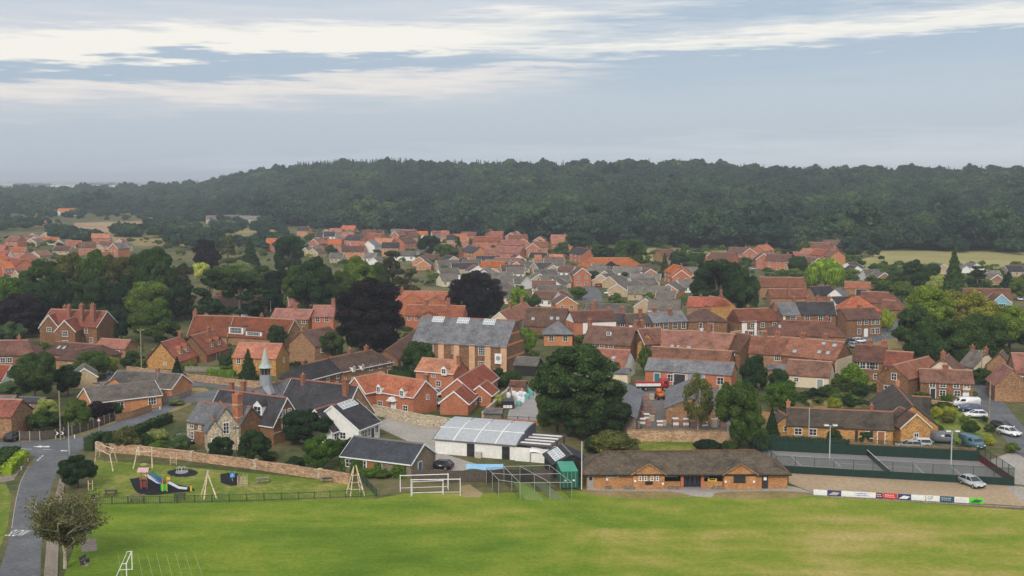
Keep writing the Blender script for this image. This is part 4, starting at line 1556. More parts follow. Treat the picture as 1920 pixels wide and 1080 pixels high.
    FOOT.append((o.location.x, o.location.y + W / 2, 1, 0, L / 2 + 1, W / 2 + 1))


pavilion()
house('small shed with solar panels on its roof between the container and the pavilion',
      B(('w', 9.0, 172.5, 100, 7.0), 3.6, 2.2, 5.6, 'BK', 'NS', sky=[(0, 0.4, 5.5, 1.7, 5)]), name='solar_shed', cat='shed')


# ------------------------------------------------------------------ houses, left part of the village
house('large red-tiled house with twin front gables and three tall brick chimneys at left',
      B((97, 579, 200, 583), 9.0, 5.4, 9.0, 'CS', 'RD', barge='w', win=[('f', (.1, .32, .62), 4.2, 1.0, 1.5), ('f', (.45, .8), 1.6, 1.0, 1.5)],
        chim=[(-0.1, -3.0, 0.9, 0.9, 1.4), (0.38, -3.2, 1.0, 1.0, 1.8), (0.78, -3.2, 1.2, 1.0, 2.0), (-.6, 1, .8, .8, .8)]),
      B(('p', 121, 600, 92, 8.0), 7.6, 4.8, 5.2, 'CS', 'RD', barge='w', win=[('l', (0,), 4.0, 1.5, 1.5, 3, 2), ('l', (0,), 1.5, 1.5, 1.5, 3, 2)]),
      B(('p', 91, 590, 92, 8.0), 8.2, 5.0, 5.0, 'CS', 'RD', barge='w', win=[('l', (0,), 4.2, 1.3, 1.3, 3, 2)]))
house('low brown-tiled brick outbuilding with two skylights below the twin-gabled house',
      B((108, 640, 192, 646), 5.0, 2.7, 7.0, 'BB', 'BR', hip=(0, 2.5), sky=[(-.75, 0.5, 0.7, 1.0), (-.55, 0.5, .7, 1.0)]),
      B(('p', 140, 656, 70, 7.5), 4.8, 3.0, 6.6, 'BB', 'BR', hip=(2.5, 0), win=[('f', (-0.3,), 1.6, 1.1, 1.1), ('l', (0.2,), 1.6, 1.0, 1.1)]), name='outbuilding', cat='building')
house('orange-roofed cottage cut by the left edge, above the dark round tree', B((-30, 638, 52, 637), 6.2, 3.3, 7.0, 'CS', 'RB', hip=(0, 2.4), win=[('f', (-.15, .1, .62), 1.9, 1.2, 1.3)], chim=[(0.3, 0, 0.7, 0.6, 0.8)]))
house('small red-roofed house at the left edge beside the dark round tree', B((-40, 682, 20, 684), 5.6, 3.0, 6.5, 'WH', 'RD', barge='w', win=[('f', 3, 1.8, 1.0, 1.1)]))
house('red-roofed garden building with a long low roof beside the lane', B((190, 634, 245, 637), 4.2, 2.4, 4.6, 'BB', 'RD', win=[('f', 2, 1.3, 1.0, 0.9)], doors=[('f', .5, .9, 1.9, 'd')]), name='garden_building', cat='building')
house('steep red-roofed carstone cottage with two white dormers, nearer of the pair',
      B(('p', 302, 641, 79, 10.0), 6.4, 2.0, 8.0, 'OC', 'RD', barge='k', dorm=[(-0.25, 3.0, 1.5, 1.4, 'g'), (0.4, 3.0, 1.5, 1.4, 'g')], chim=[(0.9, 0, 0.8, 0.7, 0.8)], win=[('l', (0.2,), 1.3, 0.7, 0.8)]),
      B(('p', 285, 655, 79, 3.0), 3.4, 1.9, 3.0, 'CS', 'RD'))
house('steep red-roofed carstone cottage with two white dormers, farther of the pair',
      B(('p', 358, 629, 76, 11.0), 6.5, 2.2, 8.2, 'CS', 'RD', barge='k', dorm=[(-0.2, 3.1, 1.5, 1.4, 'g'), (0.45, 3.1, 1.5, 1.4, 'g')], chim=[(0.55, 0, 0.7, 0.7, 0.8)], doors=[('f', 0, 1.0, 2.0, 'd')]))
house('long red pantiled range with a wide white glazed opening under its roof',
      B((365, 591, 437, 592.5), 7.2, 2.5, 9.0, 'BB', 'RB', chim=[(-0.95, 0, 0.8, 0.7, 1.4)], barge='c'),
      B((438, 592.7, 551, 599), 7.1, 2.5, 9.0, 'BB', 'RB', chim=[(-0.05, 0, 0.8, 0.7, 0.9)], barge='c', dorm=[(-0.62, 2.9, 4.6, 1.9, 'w'), (-0.02, 2.7, 5.0, 1.2, 'w')]), name='barn_range', cat='building')
house('bright orange-roofed stone house beside the brown brick gable',
      B((449, 641.7, 529, 644), 6.9, 4.2, 7.8, 'OC', 'OR', win=[('f', (-.72, .5), 3.2, 1.1, 1.2), ('f', (-.1, .5), 1.3, 1.0, 1.2), ('r', (.2,), 3.0, .8, 1.0)]))
house('plain brown brick gabled house left of the purple beech',
      B(('p', 565.6, 621, 60, 10.5), 7.7, 4.5, 8.0, 'BB', 'BR', chim=[(-0.94, 0, 0.8, 0.7, 0.9, 'BB')], win=[('f', 2, 3.0, 1.0, 1.2)]))
house('red-roofed terrace with a row of four white upper windows behind the orange roof',
      B((517, 578, 587, 580), 6.6, 4.3, 7.0, 'CS', 'RD', win=[('f', 4, 3.5, 1.3, 1.4)], chim=[(0.08, 0, 1.0, 0.7, 1.2)]),
      B((588, 572, 628, 572), 7.6, 4.8, 7.2, 'RD', 'RD', win=[('f', (-.45, .4), 3.8, 1.3, 1.4)], chim=[(0.85, 0, 1.1, 0.8, 1.6)]), name='terrace_house')
house('tall brown-roofed house with white gabled bays half hidden by pines',
      B((372, 553, 490, 555), 8.6, 5.0, 9.0, 'BB', 'BR', win=[('f', (-.5, -.1, .8), 3.8, 1.4, 1.4, 3, 2)], chim=[(-.3, 0, .9, .8, 1.2), (.7, 0, .9, .8, 1.2)]),
      B(('p', 459, 564, 90, 6.0), 7.6, 5.0, 4.4, 'WH', 'BR', barge='w', win=[('l', (0,), 4.2, 2.4, 1.4, 4, 2)]),
      B(('p', 389, 561, 90, 6.0), 7.6, 5.0, 4.0, 'BB', 'BR', win=[('l', (0,), 4.2, 1.6, 1.4, 4, 2)]))
house('narrow orange-roofed house with steep roof left of the tall green trees', B(('p', 540, 556, 20, 6.5), 7.5, 5.0, 6.0, 'RD', 'RD', barge='w', win=[('f', 2, 3.8, 1, 1.2)]))
house('brown-roofed brick terrace with twin white gablets and three chimneys behind the school',
      B((617, 670, 698, 655), 6.1, 3.5, 7.4, 'BB', 'BR', hip=(0, 2.6), chim=[(-.2, 0, .8, .7, .9), (.45, 0, .8, .7, .9)],
        dorm=[(-.62, 3.1, 0.9, 1.0, 'G'), (-.28, 3.1, 0.9, 1.0, 'G')], win=[('f', (.12, .5, .85), 2.9, 1.1, 1.2), ('f', (-.6, -.1, .5, .85), 1.1, 1.0, 1.1)], gutter='w'),
      B((567, 683, 617, 671), 5.9, 3.5, 7.4, 'CS', 'DS', hip=(3.2, 0), win=[('f', (-.5, .1, .65), 2.6, 1.0, 1.3), ('f', (-.1, .6), 1.0, .9, 1.0)], gutter='w', chim=[(-.45, 0, .6, .6, .6)]), name='terrace_house')
house('new red-brick house with orange roof and white gablets behind the yard wall',
      B((706, 699, 797, 713), 6.3, 3.7, 6.4, 'RD', 'OR', barge='w', gutter='w', dorm=[(-.35, 3.35, 1.2, 1.3, 'G'), (.6, 3.35, 1.2, 1.3, 'G')], win=[('f', (.18,), 2.9, .8, .9), ('f', (-.35, -.75, .68), 1.1, 1.3, 1.2), ('r', (.2,), 3, .8, 1)],
        chim=[(.96, .6, .9, .7, .9)], doors=[('f', .2, 1.1, 2.1, 'w')], extra=lambda r, M, b, L: MB().profile([(L * .1 - .9, 2.2), (L * .1 + .9, 2.2), (L * .1, 3.0)], -4.4, -3.2, 'y').build('porch', WHITE, r, M)),
      B(('p', 666, 707, 52, 7.5), 6.3, 3.7, 5.4, 'RD', 'OR', barge='w', gutter='w', win=[('l', (0,), 3.2, 1.1, 1.2), ('l', (0,), 1.2, 1.1, 1.2)]))
house('red-brick house with plain orange roof and one white gablet in front of the great barn',
      B((793, 670, 864, 675.6), 6.0, 3.8, 6.2, 'RD', 'OR', gutter='w', dorm=[(.55, 3.4, 1.3, 1.3, 'G')], win=[('f', (-.05,), 2.9, .9, .9), ('f', (-.6, .2), 1.2, 1.2, 1.2)], chim=[(1.0, -.8, .8, .7, 1.0)]))
house('red-brick double-gabled house with white verges beside the paved drive',
      B(('p', 851, 733, 80, 9.5), 4.6, 2.4, 5.4, 'RD', 'RD', barge='w', gutter='w', win=[('f', (.5,), 1.3, 1.0, 1.1)]),
      B((858, 709, 905, 681), 5.6, 2.9, 6.6, 'RD', 'RD', barge='w', gutter='w', win=[('f', (0.1, .6), 1.5, 1.1, 1.1)]),
      B(('p', 899, 722, 78, 6.0), 4.2, 2.4, 4.6, 'RD', 'RD', barge='w', gutter='w', win=[('l', (0,), 1.4, 1.0, 1.0)]))


PIER = wallmat('pier_brick', (0.55, 0.34, 0.21), (0.42, 0.24, 0.14), 3.5, contrast=0.5)


def barn_extra(root, M, b, L):
    for i in range(6):
        x = -L / 2 + 3.6 + (L - 4.2) * i / 5
        MB().box((x, -b['W'] / 2 - 0.06, 3.0), (1.45, 0.3, 6.2)).build('pilaster', PIER, root, M)
    for z, k in ((3.2, 0.98), (6.2, 0.98), (8.6, 0.5)):
        MB().box((L / 2 + 0.03, 0, z), (0.14, b['W'] * k, 0.45)).build('brick_band', WALL['OB'], root, M)
    sg = MB().box((L / 2 - 1.8, -b['W'] / 2 - 0.5, 3.2), (1.7, 0.1, 2.4)).build('sign_board', WHITE, root, M)
    cm = MB()
    n = 16
    ring = [(0.55 * math.cos(6.2832 * i / n), 0.55 * math.sin(6.2832 * i / n)) for i in range(n)]
    cm.profile([(L / 2 - 1.8 + p[0], 3.35 + p[1]) for p in ring], -b['W'] / 2 - 0.6, -b['W'] / 2 - 0.54, 'y').build('sign_emblem', plain('sign_grey', (0.3, 0.3, 0.3), 0.7), sg, Matrix.Identity(4))


house('great old stone barn with brick piers and three glazed roof lights',
      B((792, 592, 966, 600.6), 11.5, 6.2, 11.0, 'CS', 'SL', win=[('f', (-.62, -.06, .5), 4.8, 1.9, 2.2, 4, 4), ('f', (.5, -.06), 1.5, 1.9, 1.6, 4, 3)],
        sky=[(-.62, .88, 2.9, 1.6, 6), (-.08, .88, 2.9, 1.6, 6), (.48, .88, 2.9, 1.6, 6)], extra=barn_extra), name='stone_barn', cat='barn')
house('long low brown stone outbuilding running back beside the purple beech',
      B((722, 656, 782, 616), 4.6, 2.6, 6.0, 'CS', 'BR', doors=[('f', -.75, 2.4, 2.2, 'g')]), name='outbuilding', cat='building')
house('cluster of orange-red gabled houses between the two purple beeches',
      B((738, 545, 846, 546), 8.2, 5.2, 8.0, 'RD', 'RD', chim=[(-.7, 0, .8, .7, 1.0)]),
      B(('p', 772, 549, 92, 7), 8.0, 5.2, 8.6, 'RD', 'OR'), B(('p', 815, 556, 92, 8), 7.5, 5.0, 7.4, 'RD', 'RD'), B(('p', 840, 556, 85, 7), 7.5, 5.0, 6.0, 'RD', 'OR'))
house('red-roofed brick house row directly behind the great barn',
      B((765, 571, 872, 573), 6.8, 4.2, 7.0, 'RD', 'RD', chim=[(-.35, 0, .9, .8, 1.3), (.42, 0, 1.0, .8, 1.8)], win=[('f', (-.85, -.6, .8), 3.2, 1.0, 1.3)]),
      B(('p', 803, 585, 92, 4), 5.6, 4.0, 6.0, 'RD', 'BR'), name='terrace_house')
house('broad brown mossy roof with skylights right of the great barn',
      B((988, 576, 1064, 577.5), 8.0, 3.6, 11.0, 'CS', 'BR', sky=[(-.6, .35, .8, 1), (.3, .4, .8, 1), (.6, .4, .8, 1)]),
      B((936, 585, 984, 566), 7.2, 4.2, 7.0, 'CR', 'RD', chim=[(-.2, 0, .8, .8, 1.6), (.8, .2, .8, .8, 1.6)], barge='w'))
house('small square brick building with pyramid slate roof right of the great barn',
      B((1045, 602, 1047, 602), 6.2, 3.5, 7.2, 'OB', 'SL', hip=(3.6, 3.6), win=[('f', 2, 2.0, 1.3, 1.5)], ov=.5, gutter='k'), name='slate_lodge')


house('dark brown roofed house among trees behind the twin-gabled house', B((140, 561, 200, 560), 6.6, 4.0, 7.5, 'BB', 'DB', chim=[(-.9, 0, .8, .7, .8)], win=[('f', 2, 2.6, 1.1, 1.2)]))
house('grey flat-roofed garage behind the brown-tiled bungalow', B((186, 717, 226, 712), 2.9, 2.5, 5.0, 'BF', 'SL', doors=[('f', 0, 2.4, 2.0, 'w')]), name='garage', cat='garage')

# ------------------------------------------------------------------ bungalows at left
house('brown-tiled brick bungalow with white verge beside the dark purple shrub',
      B(('w', -81.5, 221.0, 38, 13.5), 4.8, 2.6, 7.6, 'OB', 'GB', barge='w', gutter='w', win=[('f', (.72,), 1.4, 1.6, 1.4, 3, 2), ('f', (-.2,), 1.4, 1.4, 1.2)]))
house('grey-brown tiled bungalow with brick gable facing the road bend',
      B(('w', -67.3, 236.2, 163, 15.0), 4.9, 2.6, 7.4, 'OB', 'GB', barge='w', gutter='w', win=[('f', (.45,), 1.4, 1.6, 1.2, 3, 2)], chim=[(.25, 0, .6, .6, .7)]),
      B(('w', -80.0, 233.0, 95, 8.0), 4.6, 2.6, 6.0, 'OB', 'GB'))
house('red-roofed brick house with tall plain gable at lower left above the dark car',
      B(('w', -85.6, 202.0, 172, 9.0), 6.2, 4.0, 6.8, 'BB', 'RD'))
house('grey flat-topped timber garden shed behind the cream-flowered bush', B((38, 744, 86, 745), 2.9, 2.4, 3.4, 'WD', 'NS', win=[('f', 1, 1.4, .9, .7)]), name='garden_shed', cat='shed')
house('pale green summerhouse shed at the left edge', B((-12, 741, 30, 741), 2.9, 2.2, 3.4, 'BL', 'SL', win=[('f', 3, 1.3, .9, .9)]), name='summerhouse', cat='shed')
house('small tan gable half hidden behind the dark conifer beside the lane', B(('p', 158, 690, 110, 7), 4.4, 2.6, 5.0, 'BF', 'GB', barge='w'), name='garage', cat='garage')


# ------------------------------------------------------------------ builders' yard sheds and the street behind
house('grey sheet-roofed yard shed beside the big tree', B((1144, 761, 1163, 713), 5.0, 3.0, 9.0, 'WD', 'SL', ov=.2), name='yard_shed', cat='shed')
house('grey sheet-roofed open yard shed behind the birch', B((1295, 745, 1293, 711), 5.0, 3.0, 9.0, 'BB', 'SL', ov=.2), name='yard_shed', cat='shed')
house('long slate-roofed yard workshop with brick and white walls',
      B((1217, 670, 1377, 679), 5.2, 3.1, 6.4, 'RD', 'SL', doors=[('f', -.72, 1.2, 2.3, 't'), ('f', .18, 3.6, 2.6, 'g'), ('f', -.2, 2.6, 2.4, 'd')], win=[('f', (-.4, .75), 1.5, 1.5, 1.6)]), name='workshop', cat='workshop')
house('long rusty-red pantiled roof directly behind the yard workshop', B((1224, 649, 1372, 658), 6.0, 3.2, 7.0, 'CS', 'RB'), name='outbuilding', cat='building')
house('red-roofed cottage with white and cream lean-to beside the big tree',
      B((1112, 652, 1181, 656), 6.2, 3.2, 9.0, 'WH', 'RD', win=[('f', (.45,), 2.2, 1.4, 1.0)], sky=[(.3, .45, .8, .9), (.3, .2, .8, .9)]),
      B((1135, 688, 1180, 690), 3.4, 2.6, 4.0, 'CR', 'SL'))
house('brown-roofed cottage with small dormer at the left end of the street row',
      B((1105, 610, 1192, 614.5), 7.6, 4.0, 9.0, 'CS', 'BR', dorm=[(-.02, 5.6, 1.2, 1.1, 'w')], win=[('f', (-.6, -.2, .18), 3.3, 1.3, 1.1)], chim=[(-.98, 0, .9, .8, 1.4), (1.0, 0, 1.1, .9, 1.6)]), name='row_house')
house('tan gabled outshot with red roof in the street row',
      B((1196, 616, 1238, 614), 7.4, 4.2, 8.0, 'CS', 'RB', barge='w', chim=[(-.6, .4, .9, .9, 1.8)]), B(('p', 1213, 624, 92, 5), 6.6, 4.2, 4.6, 'OC', 'BR'), name='row_house')
house('rusty-red roofed street house with three small rooflights along its eave',
      B((1241, 619, 1287, 620), 7.4, 3.6, 9.4, 'CS', 'RB', sky=[(-.1, .12, .7, .7), (.4, .12, .6, .6), (.85, .12, .6, .6)]), name='row_house')
house('large rust-red roof with a square chimney stack in the middle of the street row',
      B((1289, 619, 1377, 626), 7.6, 3.6, 9.6, 'CS', 'RB', chim=[(-.08, .2, 1.1, .9, 1.8), (-.4, .3, .5, .5, .6, 'WH')], sky=[(-.6, .1, .9, .8)]), name='row_house')
house('dark red roof with triple white casement and pale party wall in the street row',
      B((1380, 624, 1408, 627), 7.6, 4.0, 9.0, 'CS', 'BR', win=[('f', (-.1,), 3.4, 1.6, 1.2, 3, 1)], chim=[(-1.0, 0, .5, 4.0, .3, 'BF')]), name='row_house')
house('long rust-red roofed street house with two white roof cowls',
      B((1409, 629, 1482, 632), 7.4, 4.0, 9.0, 'BB', 'RB', win=[('f', (.45,), 3.0, 1.4, 1.3, 3, 2), ('f', (.4, -.5), 1.2, 1.3, 1.0)], chim=[(-.3, 0, 1.2, .7, .9), (.35, 0, 1.2, .7, .9)]),
      B((1440, 682, 1478, 683), 3.2, 2.4, 3.0, 'BB', 'SL'), name='row_house')
house('orange-roofed house with cream gable and rooflights at the right end of the street row',
      B((1484, 632, 1583, 641), 7.6, 4.2, 9.2, 'CS', 'RD', chim=[(-.55, .2, 1.2, .8, 1.0), (.2, 1.5, 1.2, .8, 1.0)], sky=[(.3, .3, .8, .9), (.62, .3, .8, .9), (.3, .8, .8, .8), (.72, .75, .9, .9), (-.6, .2, .9, .8)], win=[('f', (.1, .4), 3.4, 1.0, .7), ('r', (0,), 3.4, 1.0, 1.2)], extra=lambda r, M, b, L: MB().box((L / 2 + .04, 0, 2.0), (.1, b['W'], 4.0)).build('gable_render', WALL['CR'], r, M)), name='row_house')
house('red catslide-roofed cottage with pale rendered wall facing the gardens',
      B((1480, 673, 1560, 678), 5.4, 2.8, 7.4, 'CR', 'RB', doors=[('f', .6, 1.2, 2.0, 'g')], win=[('f', (-.5,), 1.6, 1.0, 1.0)]))
house('wide brown hipped roof behind the right end of the street row',
      B((1468, 600, 1556, 602), 7.4, 4.2, 11.0, 'BB', 'BR', hip=(3.5, 3.5), chim=[(-.2, 0, .9, .8, .9), (.55, 0, .9, .8, .9)], sky=[(-.72, .55, .6, 1.2)]))
house('white-fronted house with dark brown roof and brick left end on the street',
      B((1069, 583, 1147, 580.5), 8.6, 6.2, 7.0, 'WH', 'BR', chim=[(.1, 0, 1.2, .8, 1.8)], win=[('f', (-.25,), 4.2, 1.1, 1.7, 2, 4), ('f', (-.45, -.25, -.05), 1.3, 1.0, 1.7)],
        extra=lambda r, M, b, L: MB().box((-L / 2 - .02, 0, 2.9), (.2, b['W'] + .04, 5.7)).box((-L / 2 + 1.2, -b['W'] / 2 - .03, 2.9), (2.5, .12, 5.7)).build('brick_end', WALL['RD'], r, M)), name='street_house')
house('short slate-roofed brick house with two tall white windows right of the white-fronted house',
      B((1135, 587, 1170, 586), 7.2, 5.0, 7.0, 'CS', 'DS', win=[('f', (-.4, .4), 3.8, 1.2, 1.8)], chim=[(-.6, 0, .9, .7, 1.2), (.8, 0, 1.1, .7, 1.4)]), name='street_house')
house('brown-roofed brick house with white-painted corner strips on the street',
      B((1172, 588, 1212, 587), 7.2, 4.9, 7.0, 'RD', 'DB', win=[('f', (.75,), 3.7, 1.4, 1.9)], chim=[(.3, -1.2, .9, .8, 1.2)], extra=lambda r, M, b, L: MB().box((-L / 2 + .5, -b['W'] / 2 - .04, 3.2), (.9, .1, 3.2)).build('white_panel', WHITE, r, M)), name='street_house')
house('long slate-roofed street house with five white sash windows',
      B((1213, 585, 1277, 582), 7.4, 5.0, 7.2, 'CS', 'SL', win=[('f', (-.75, -.25, .28, .78), 3.7, 1.4, 1.9), ('f', (.5,), 1.4, 2.6, 1.6, 4, 2)], chim=[(-.55, 0, .9, .7, .9), (.2, -1.5, .9, .7, .6)]), name='street_house')
house('white-walled bungalow with dark roof behind the white-fronted house', B((1097, 569.5, 1173, 569.5), 5.4, 3.4, 7.5, 'WH', 'GB', win=[('f', 4, 2.4, 1.3, 1.1)], chim=[(-.55, -2, .9, .8, 1.0)]), name='bungalow')
house('white-walled bungalow with dark roof and a pale brick gable behind the slate street house',
      B((1217, 561.5, 1276, 562.7), 5.6, 3.0, 7.6, 'WH', 'GB', win=[('f', (-.6, -.1, .4, .8), 2.0, 1.5, 1.2)], chim=[(-.6, 0, .5, .5, .5), (.6, 0, .5, .5, .5)]),
      B(('p', 1210, 559.5, 80, 8), 5.6, 3.0, 7.4, 'BF', 'GB', barge='w'), name='bungalow')
house('octagonal-looking brick house with brown hipped roof and tall pale windows',
      B((1313, 578, 1322, 578), 7.8, 4.8, 8.6, 'CS', 'BR', hip=(4, 5.5), win=[('f', (-.35, .2), 3.0, 1.0, 2.4, 1, 3)], chim=[(.2, 0, .7, .7, .7)]))
house('orange-roofed house with stone gable and ivy left of the dark trees',
      B((1292, 556, 1326, 557), 6.8, 4.2, 7.5, 'BB', 'RD', chim=[(.3, 0, .7, .7, .6)]),
      B((1330, 554, 1352, 558), 7.2, 4.8, 7.0, 'OC', 'RD', hip=(1.5, 0)), B(('p', 1356, 556, 85, 8), 7.4, 4.6, 7.6, 'OC', 'BR', chim=[(-.9, 0, .9, .8, 1.2)]))
house('half-timbered white-fronted house with red roof on the street',
      B((1376, 579, 1441, 577), 8.2, 5.2, 8.0, 'CS', 'RB', hip=(0, 2.5), chim=[(.95, .3, .8, .7, .8), (-.35, 0, .8, .7, .6)], win=[('f', (-.42, .05, .6), 3.9, 1.2, 1.4), ('f', (-.42, 0.02), 1.5, 2.4, 1.6, 4, 2)],
        extra=lambda r, M, b, L: [MB().box((x, -b['W'] / 2 - .05, z), (w, .12, h)).build('white_frame', WHITE, r, M) for x, z, w, h in ((-L * .42, 2.6, .9, 5.2), (-L * .29, 4.9, L * .3, .5), (-L * .14, 2.6, .7, 5.2), (-L * .29, 2.6, L * .2, .3), (-L * .36, 3.6, .5, 2.2))]), name='street_house')
house('tall slate-roofed house pair with cream corner strips and four chimneys',
      B((1452, 566, 1490, 564.5), 9.2, 6.0, 9.0, 'CS', 'SL', chim=[(.9, 0, 1.0, .8, 1.0)], win=[('f', (0., .55), 4.8, 1.5, 1.4)], extra=lambda r, M, b, L: MB().box((-L / 2 + .5, -b['W'] / 2 - .04, 3), (.7, .1, 5.6)).build('pale_strip', WHITE, r, M)),
      B((1491, 564.5, 1562, 565), 9.2, 6.0, 9.0, 'CS', 'DS', chim=[(-.35, 0, 1.0, .8, 1.3), (.2, 0, 1.0, .8, 1.3), (.75, 0, 1.0, .8, 1.3)], win=[('f', (-.5, .2, .62), 4.8, 1.3, 1.7), ('f', (-.6, .1), 2.0, 1.3, 1.5)], barge='w'))
house('dark brick house with eight white windows facing the street bend',
      B((1575, 578, 1638, 576), 7.8, 5.2, 8.0, 'CS', 'BR', win=[('f', (-.28, .12, .52, .8), 4.1, 1.2, 1.4), ('f', (-.28, .52, .8), 1.6, 1.2, 1.6)], doors=[('f', .12, 1.0, 2.2, 'w')], chim=[(.15, 0, .9, .8, .7)]),
      B((1597, 556, 1612, 556), 9.2, 5.6, 9.0, 'CS', 'OR', hip=(4, 5), chim=[(-.2, 0, .8, .7, .6)]))
house('brown-red roofed range right of the orange hipped roof',
      B((1615, 546, 1667, 547.5), 7.2, 4.2, 8.0, 'CS', 'RB', hip=(0, 3.5), win=[('f', (.2,), 3.2, 1.0, 1.6)]), B((1655, 562, 1680, 563), 6.0, 3.6, 7.0, 'CS', 'RB', hip=(0, 3)))
house('small low red-roofed stable with open front near the willow', B((1584, 528, 1632, 529), 4.8, 2.8, 6.0, 'BB', 'RD', doors=[('f', .3, 4.0, 2.2, 'd')]), name='stable', cat='stable')
house('weathered red-roofed house with one white window left of the willow',
      B((1424, 519, 1506, 520), 7.4, 4.2, 8.0, 'BB', 'RB', win=[('f', (.25,), 3.0, 1.6, 2.2)]), B((1441, 541, 1512, 541), 6.2, 3.6, 7.0, 'BB', 'RB', chim=[(0, -2.6, .9, .8, 1.0), (.9, 0, .9, .8, 1.6)]))
house('pale-gabled white outbuilding with slate roof below the willow', B(('p', 1566, 541, 60, 7), 5.6, 3.4, 5.2, 'WH', 'SL'), B((1560, 556, 1590, 555), 4.8, 3.0, 5.5, 'WH', 'DS'), name='outbuilding', cat='building')
house('small dark-roofed barn with tan gable left of the pale outbuilding', B((1518, 537, 1555, 535), 6.0, 3.2, 6.0, 'BB', 'DS'), name='outbuilding', cat='building')

# ------------------------------------------------------------------ right-hand side
house('brown-roofed terrace with five white windows behind the gardens',
      B((1605, 645, 1662, 648), 7.6, 4.6, 8.0, 'CS', 'BR', win=[('f', (-.75, -.4, .05, .42), 3.5, 1.3, 1.5), ('f', (.5,), 1.2, 1.2, 1.2)], chim=[(-.1, 0, 1.2, .8, .9), (.85, 0, 1.2, .8, .9)]),
      B((1663, 657, 1712, 660), 6.8, 4.2, 7.6, 'CS', 'RB', win=[('f', (-.6,), 3.2, 1.4, 1.2)]), name='terrace_house')
house('brown gabled house with long red roof beside the cottage pair',
      B(('p', 1674, 684, 46, 16.5), 6.4, 4.0, 6.8, 'CS', 'RB', win=[('l', (0.1,), 4.0, 1.2, 1.5), ('l', (-.2,), 1.3, 2.2, 1.4, 3, 2)]),
      B(('p', 1768, 672, 62, 8), 7.4, 4.6, 6.6, 'CR', 'BR', chim=[(-.9, 0, 1.1, .9, 1.2)]))
house('red-roofed brick cottage pair with white casement windows in two rows',
      B((1724, 690.5, 1822, 694), 5.6, 3.5, 6.0, 'CS', 'RB', win=[('f', (-.55, -.15, .36, .75), 2.75, 1.25, .95), ('f', (-.15, .4), 1.2, 1.25, 1.2)], doors=[('f', -.52, .95, 2.0, 'd'), ('f', .73, .95, 2.0, 'w')], chim=[(.0, 0, 1.1, .8, .8)],
        extra=lambda r, M, b, L: MB().profile([(L * .365 - .8, 2.1), (L * .365 + .8, 2.1), (L * .365, 2.8)], -4.0, -3.0, 'y').build('porch', WALL['CR'], r, M)), name='cottage')


def almshouse_extra(root, M, b, L):
    for u in (-.05, .16, .3):
        MB().box((u * L, -b['W'] / 2 - 0.03, 1.2), (.5, .1, 1.9)).build('door_recess', DOORS['d'], root, M)


house('long low almshouse bungalow with dark mossy roof and ochre walls behind the tennis court',
      B((1476, 763, 1672, 771.5), 4.9, 2.7, 7.8, 'OC', 'DB', hip=(0, 0), win=[('f', (-.78, -.5, .55), 1.5, 1.3, 1.2), ('l', (.2,), 1.5, .9, .9)], doors=[('f', .78, 1.1, 2.1, 'o')], chim=[(-.98, .3, .6, .6, .8, 'OB'), (.62, .2, .6, .6, .8)], extra=almshouse_extra),
      B(('p', 1475, 778, 95, 4), 3.9, 2.6, 3.4, 'OC', 'DB', win=[('l', (0,), 1.5, 1.0, 1.0)]), name='almshouse')
house('ochre stone bungalow with steep dark roof and front gable beside the parked cars',
      B((1712, 759, 1676, 718), 6.3, 2.9, 8.4, 'OC', 'DB', chim=[(-.9, .5, .6, .6, .5, 'OB')]),
      B(('p', 1718, 775, 98, 6), 5.4, 3.2, 5.2, 'OC', 'BR', barge='c', win=[('l', (.05,), 1.4, .9, 1.4)]),
      B((1712, 742, 1744, 744), 5.4, 2.9, 7.0, 'OC', 'DB', win=[('f', (.5,), 1.5, 1.2, 1.1)]), name='bungalow')
house('grey-roofed stone cottage right of the tall dark trees', B((1822, 655, 1850, 660), 6.6, 3.6, 7.0, 'CR', 'GB', win=[('r', (.1,), 2.6, .9, 1.2)], chim=[(-.9, 0, .7, .7, .7), (.9, 0, .7, .7, .8)]), name='cottage')
house('red-roofed house with white-framed side windows cut by the right edge',
      B((1897, 661, 1975, 663), 8.0, 4.6, 8.4, 'BB', 'RD', chim=[(-.2, 0, 1.4, .9, 1.4)], win=[('l', (-.3, .3), 3.6, 1.0, 1.8), ('f', 3, 3.0, 1, 1.3)]),
      B(('p', 1899, 692, 80, 8), 6.6, 3.4, 6.4, 'BB', 'RD', win=[('f', (0,), 1.6, 1.2, 2.2)]), B(('p', 1874, 661, 60, 5), 7.0, 4.4, 5.0, 'BB', 'BR'))
house('pale blue gabled house with white verges among the trees at right',
      B((1806, 540, 1894, 541.5), 7.4, 4.4, 8.0, 'BF', 'BR'),
      B(('p', 1878, 551, 92, 6), 7.0, 4.2, 6.4, 'BL', 'BR', barge='w', win=[('l', (0,), 3.2, 3.0, 1.2, 4, 1), ('l', (0,), 1.2, 2.0, 1.2, 3, 1)]))

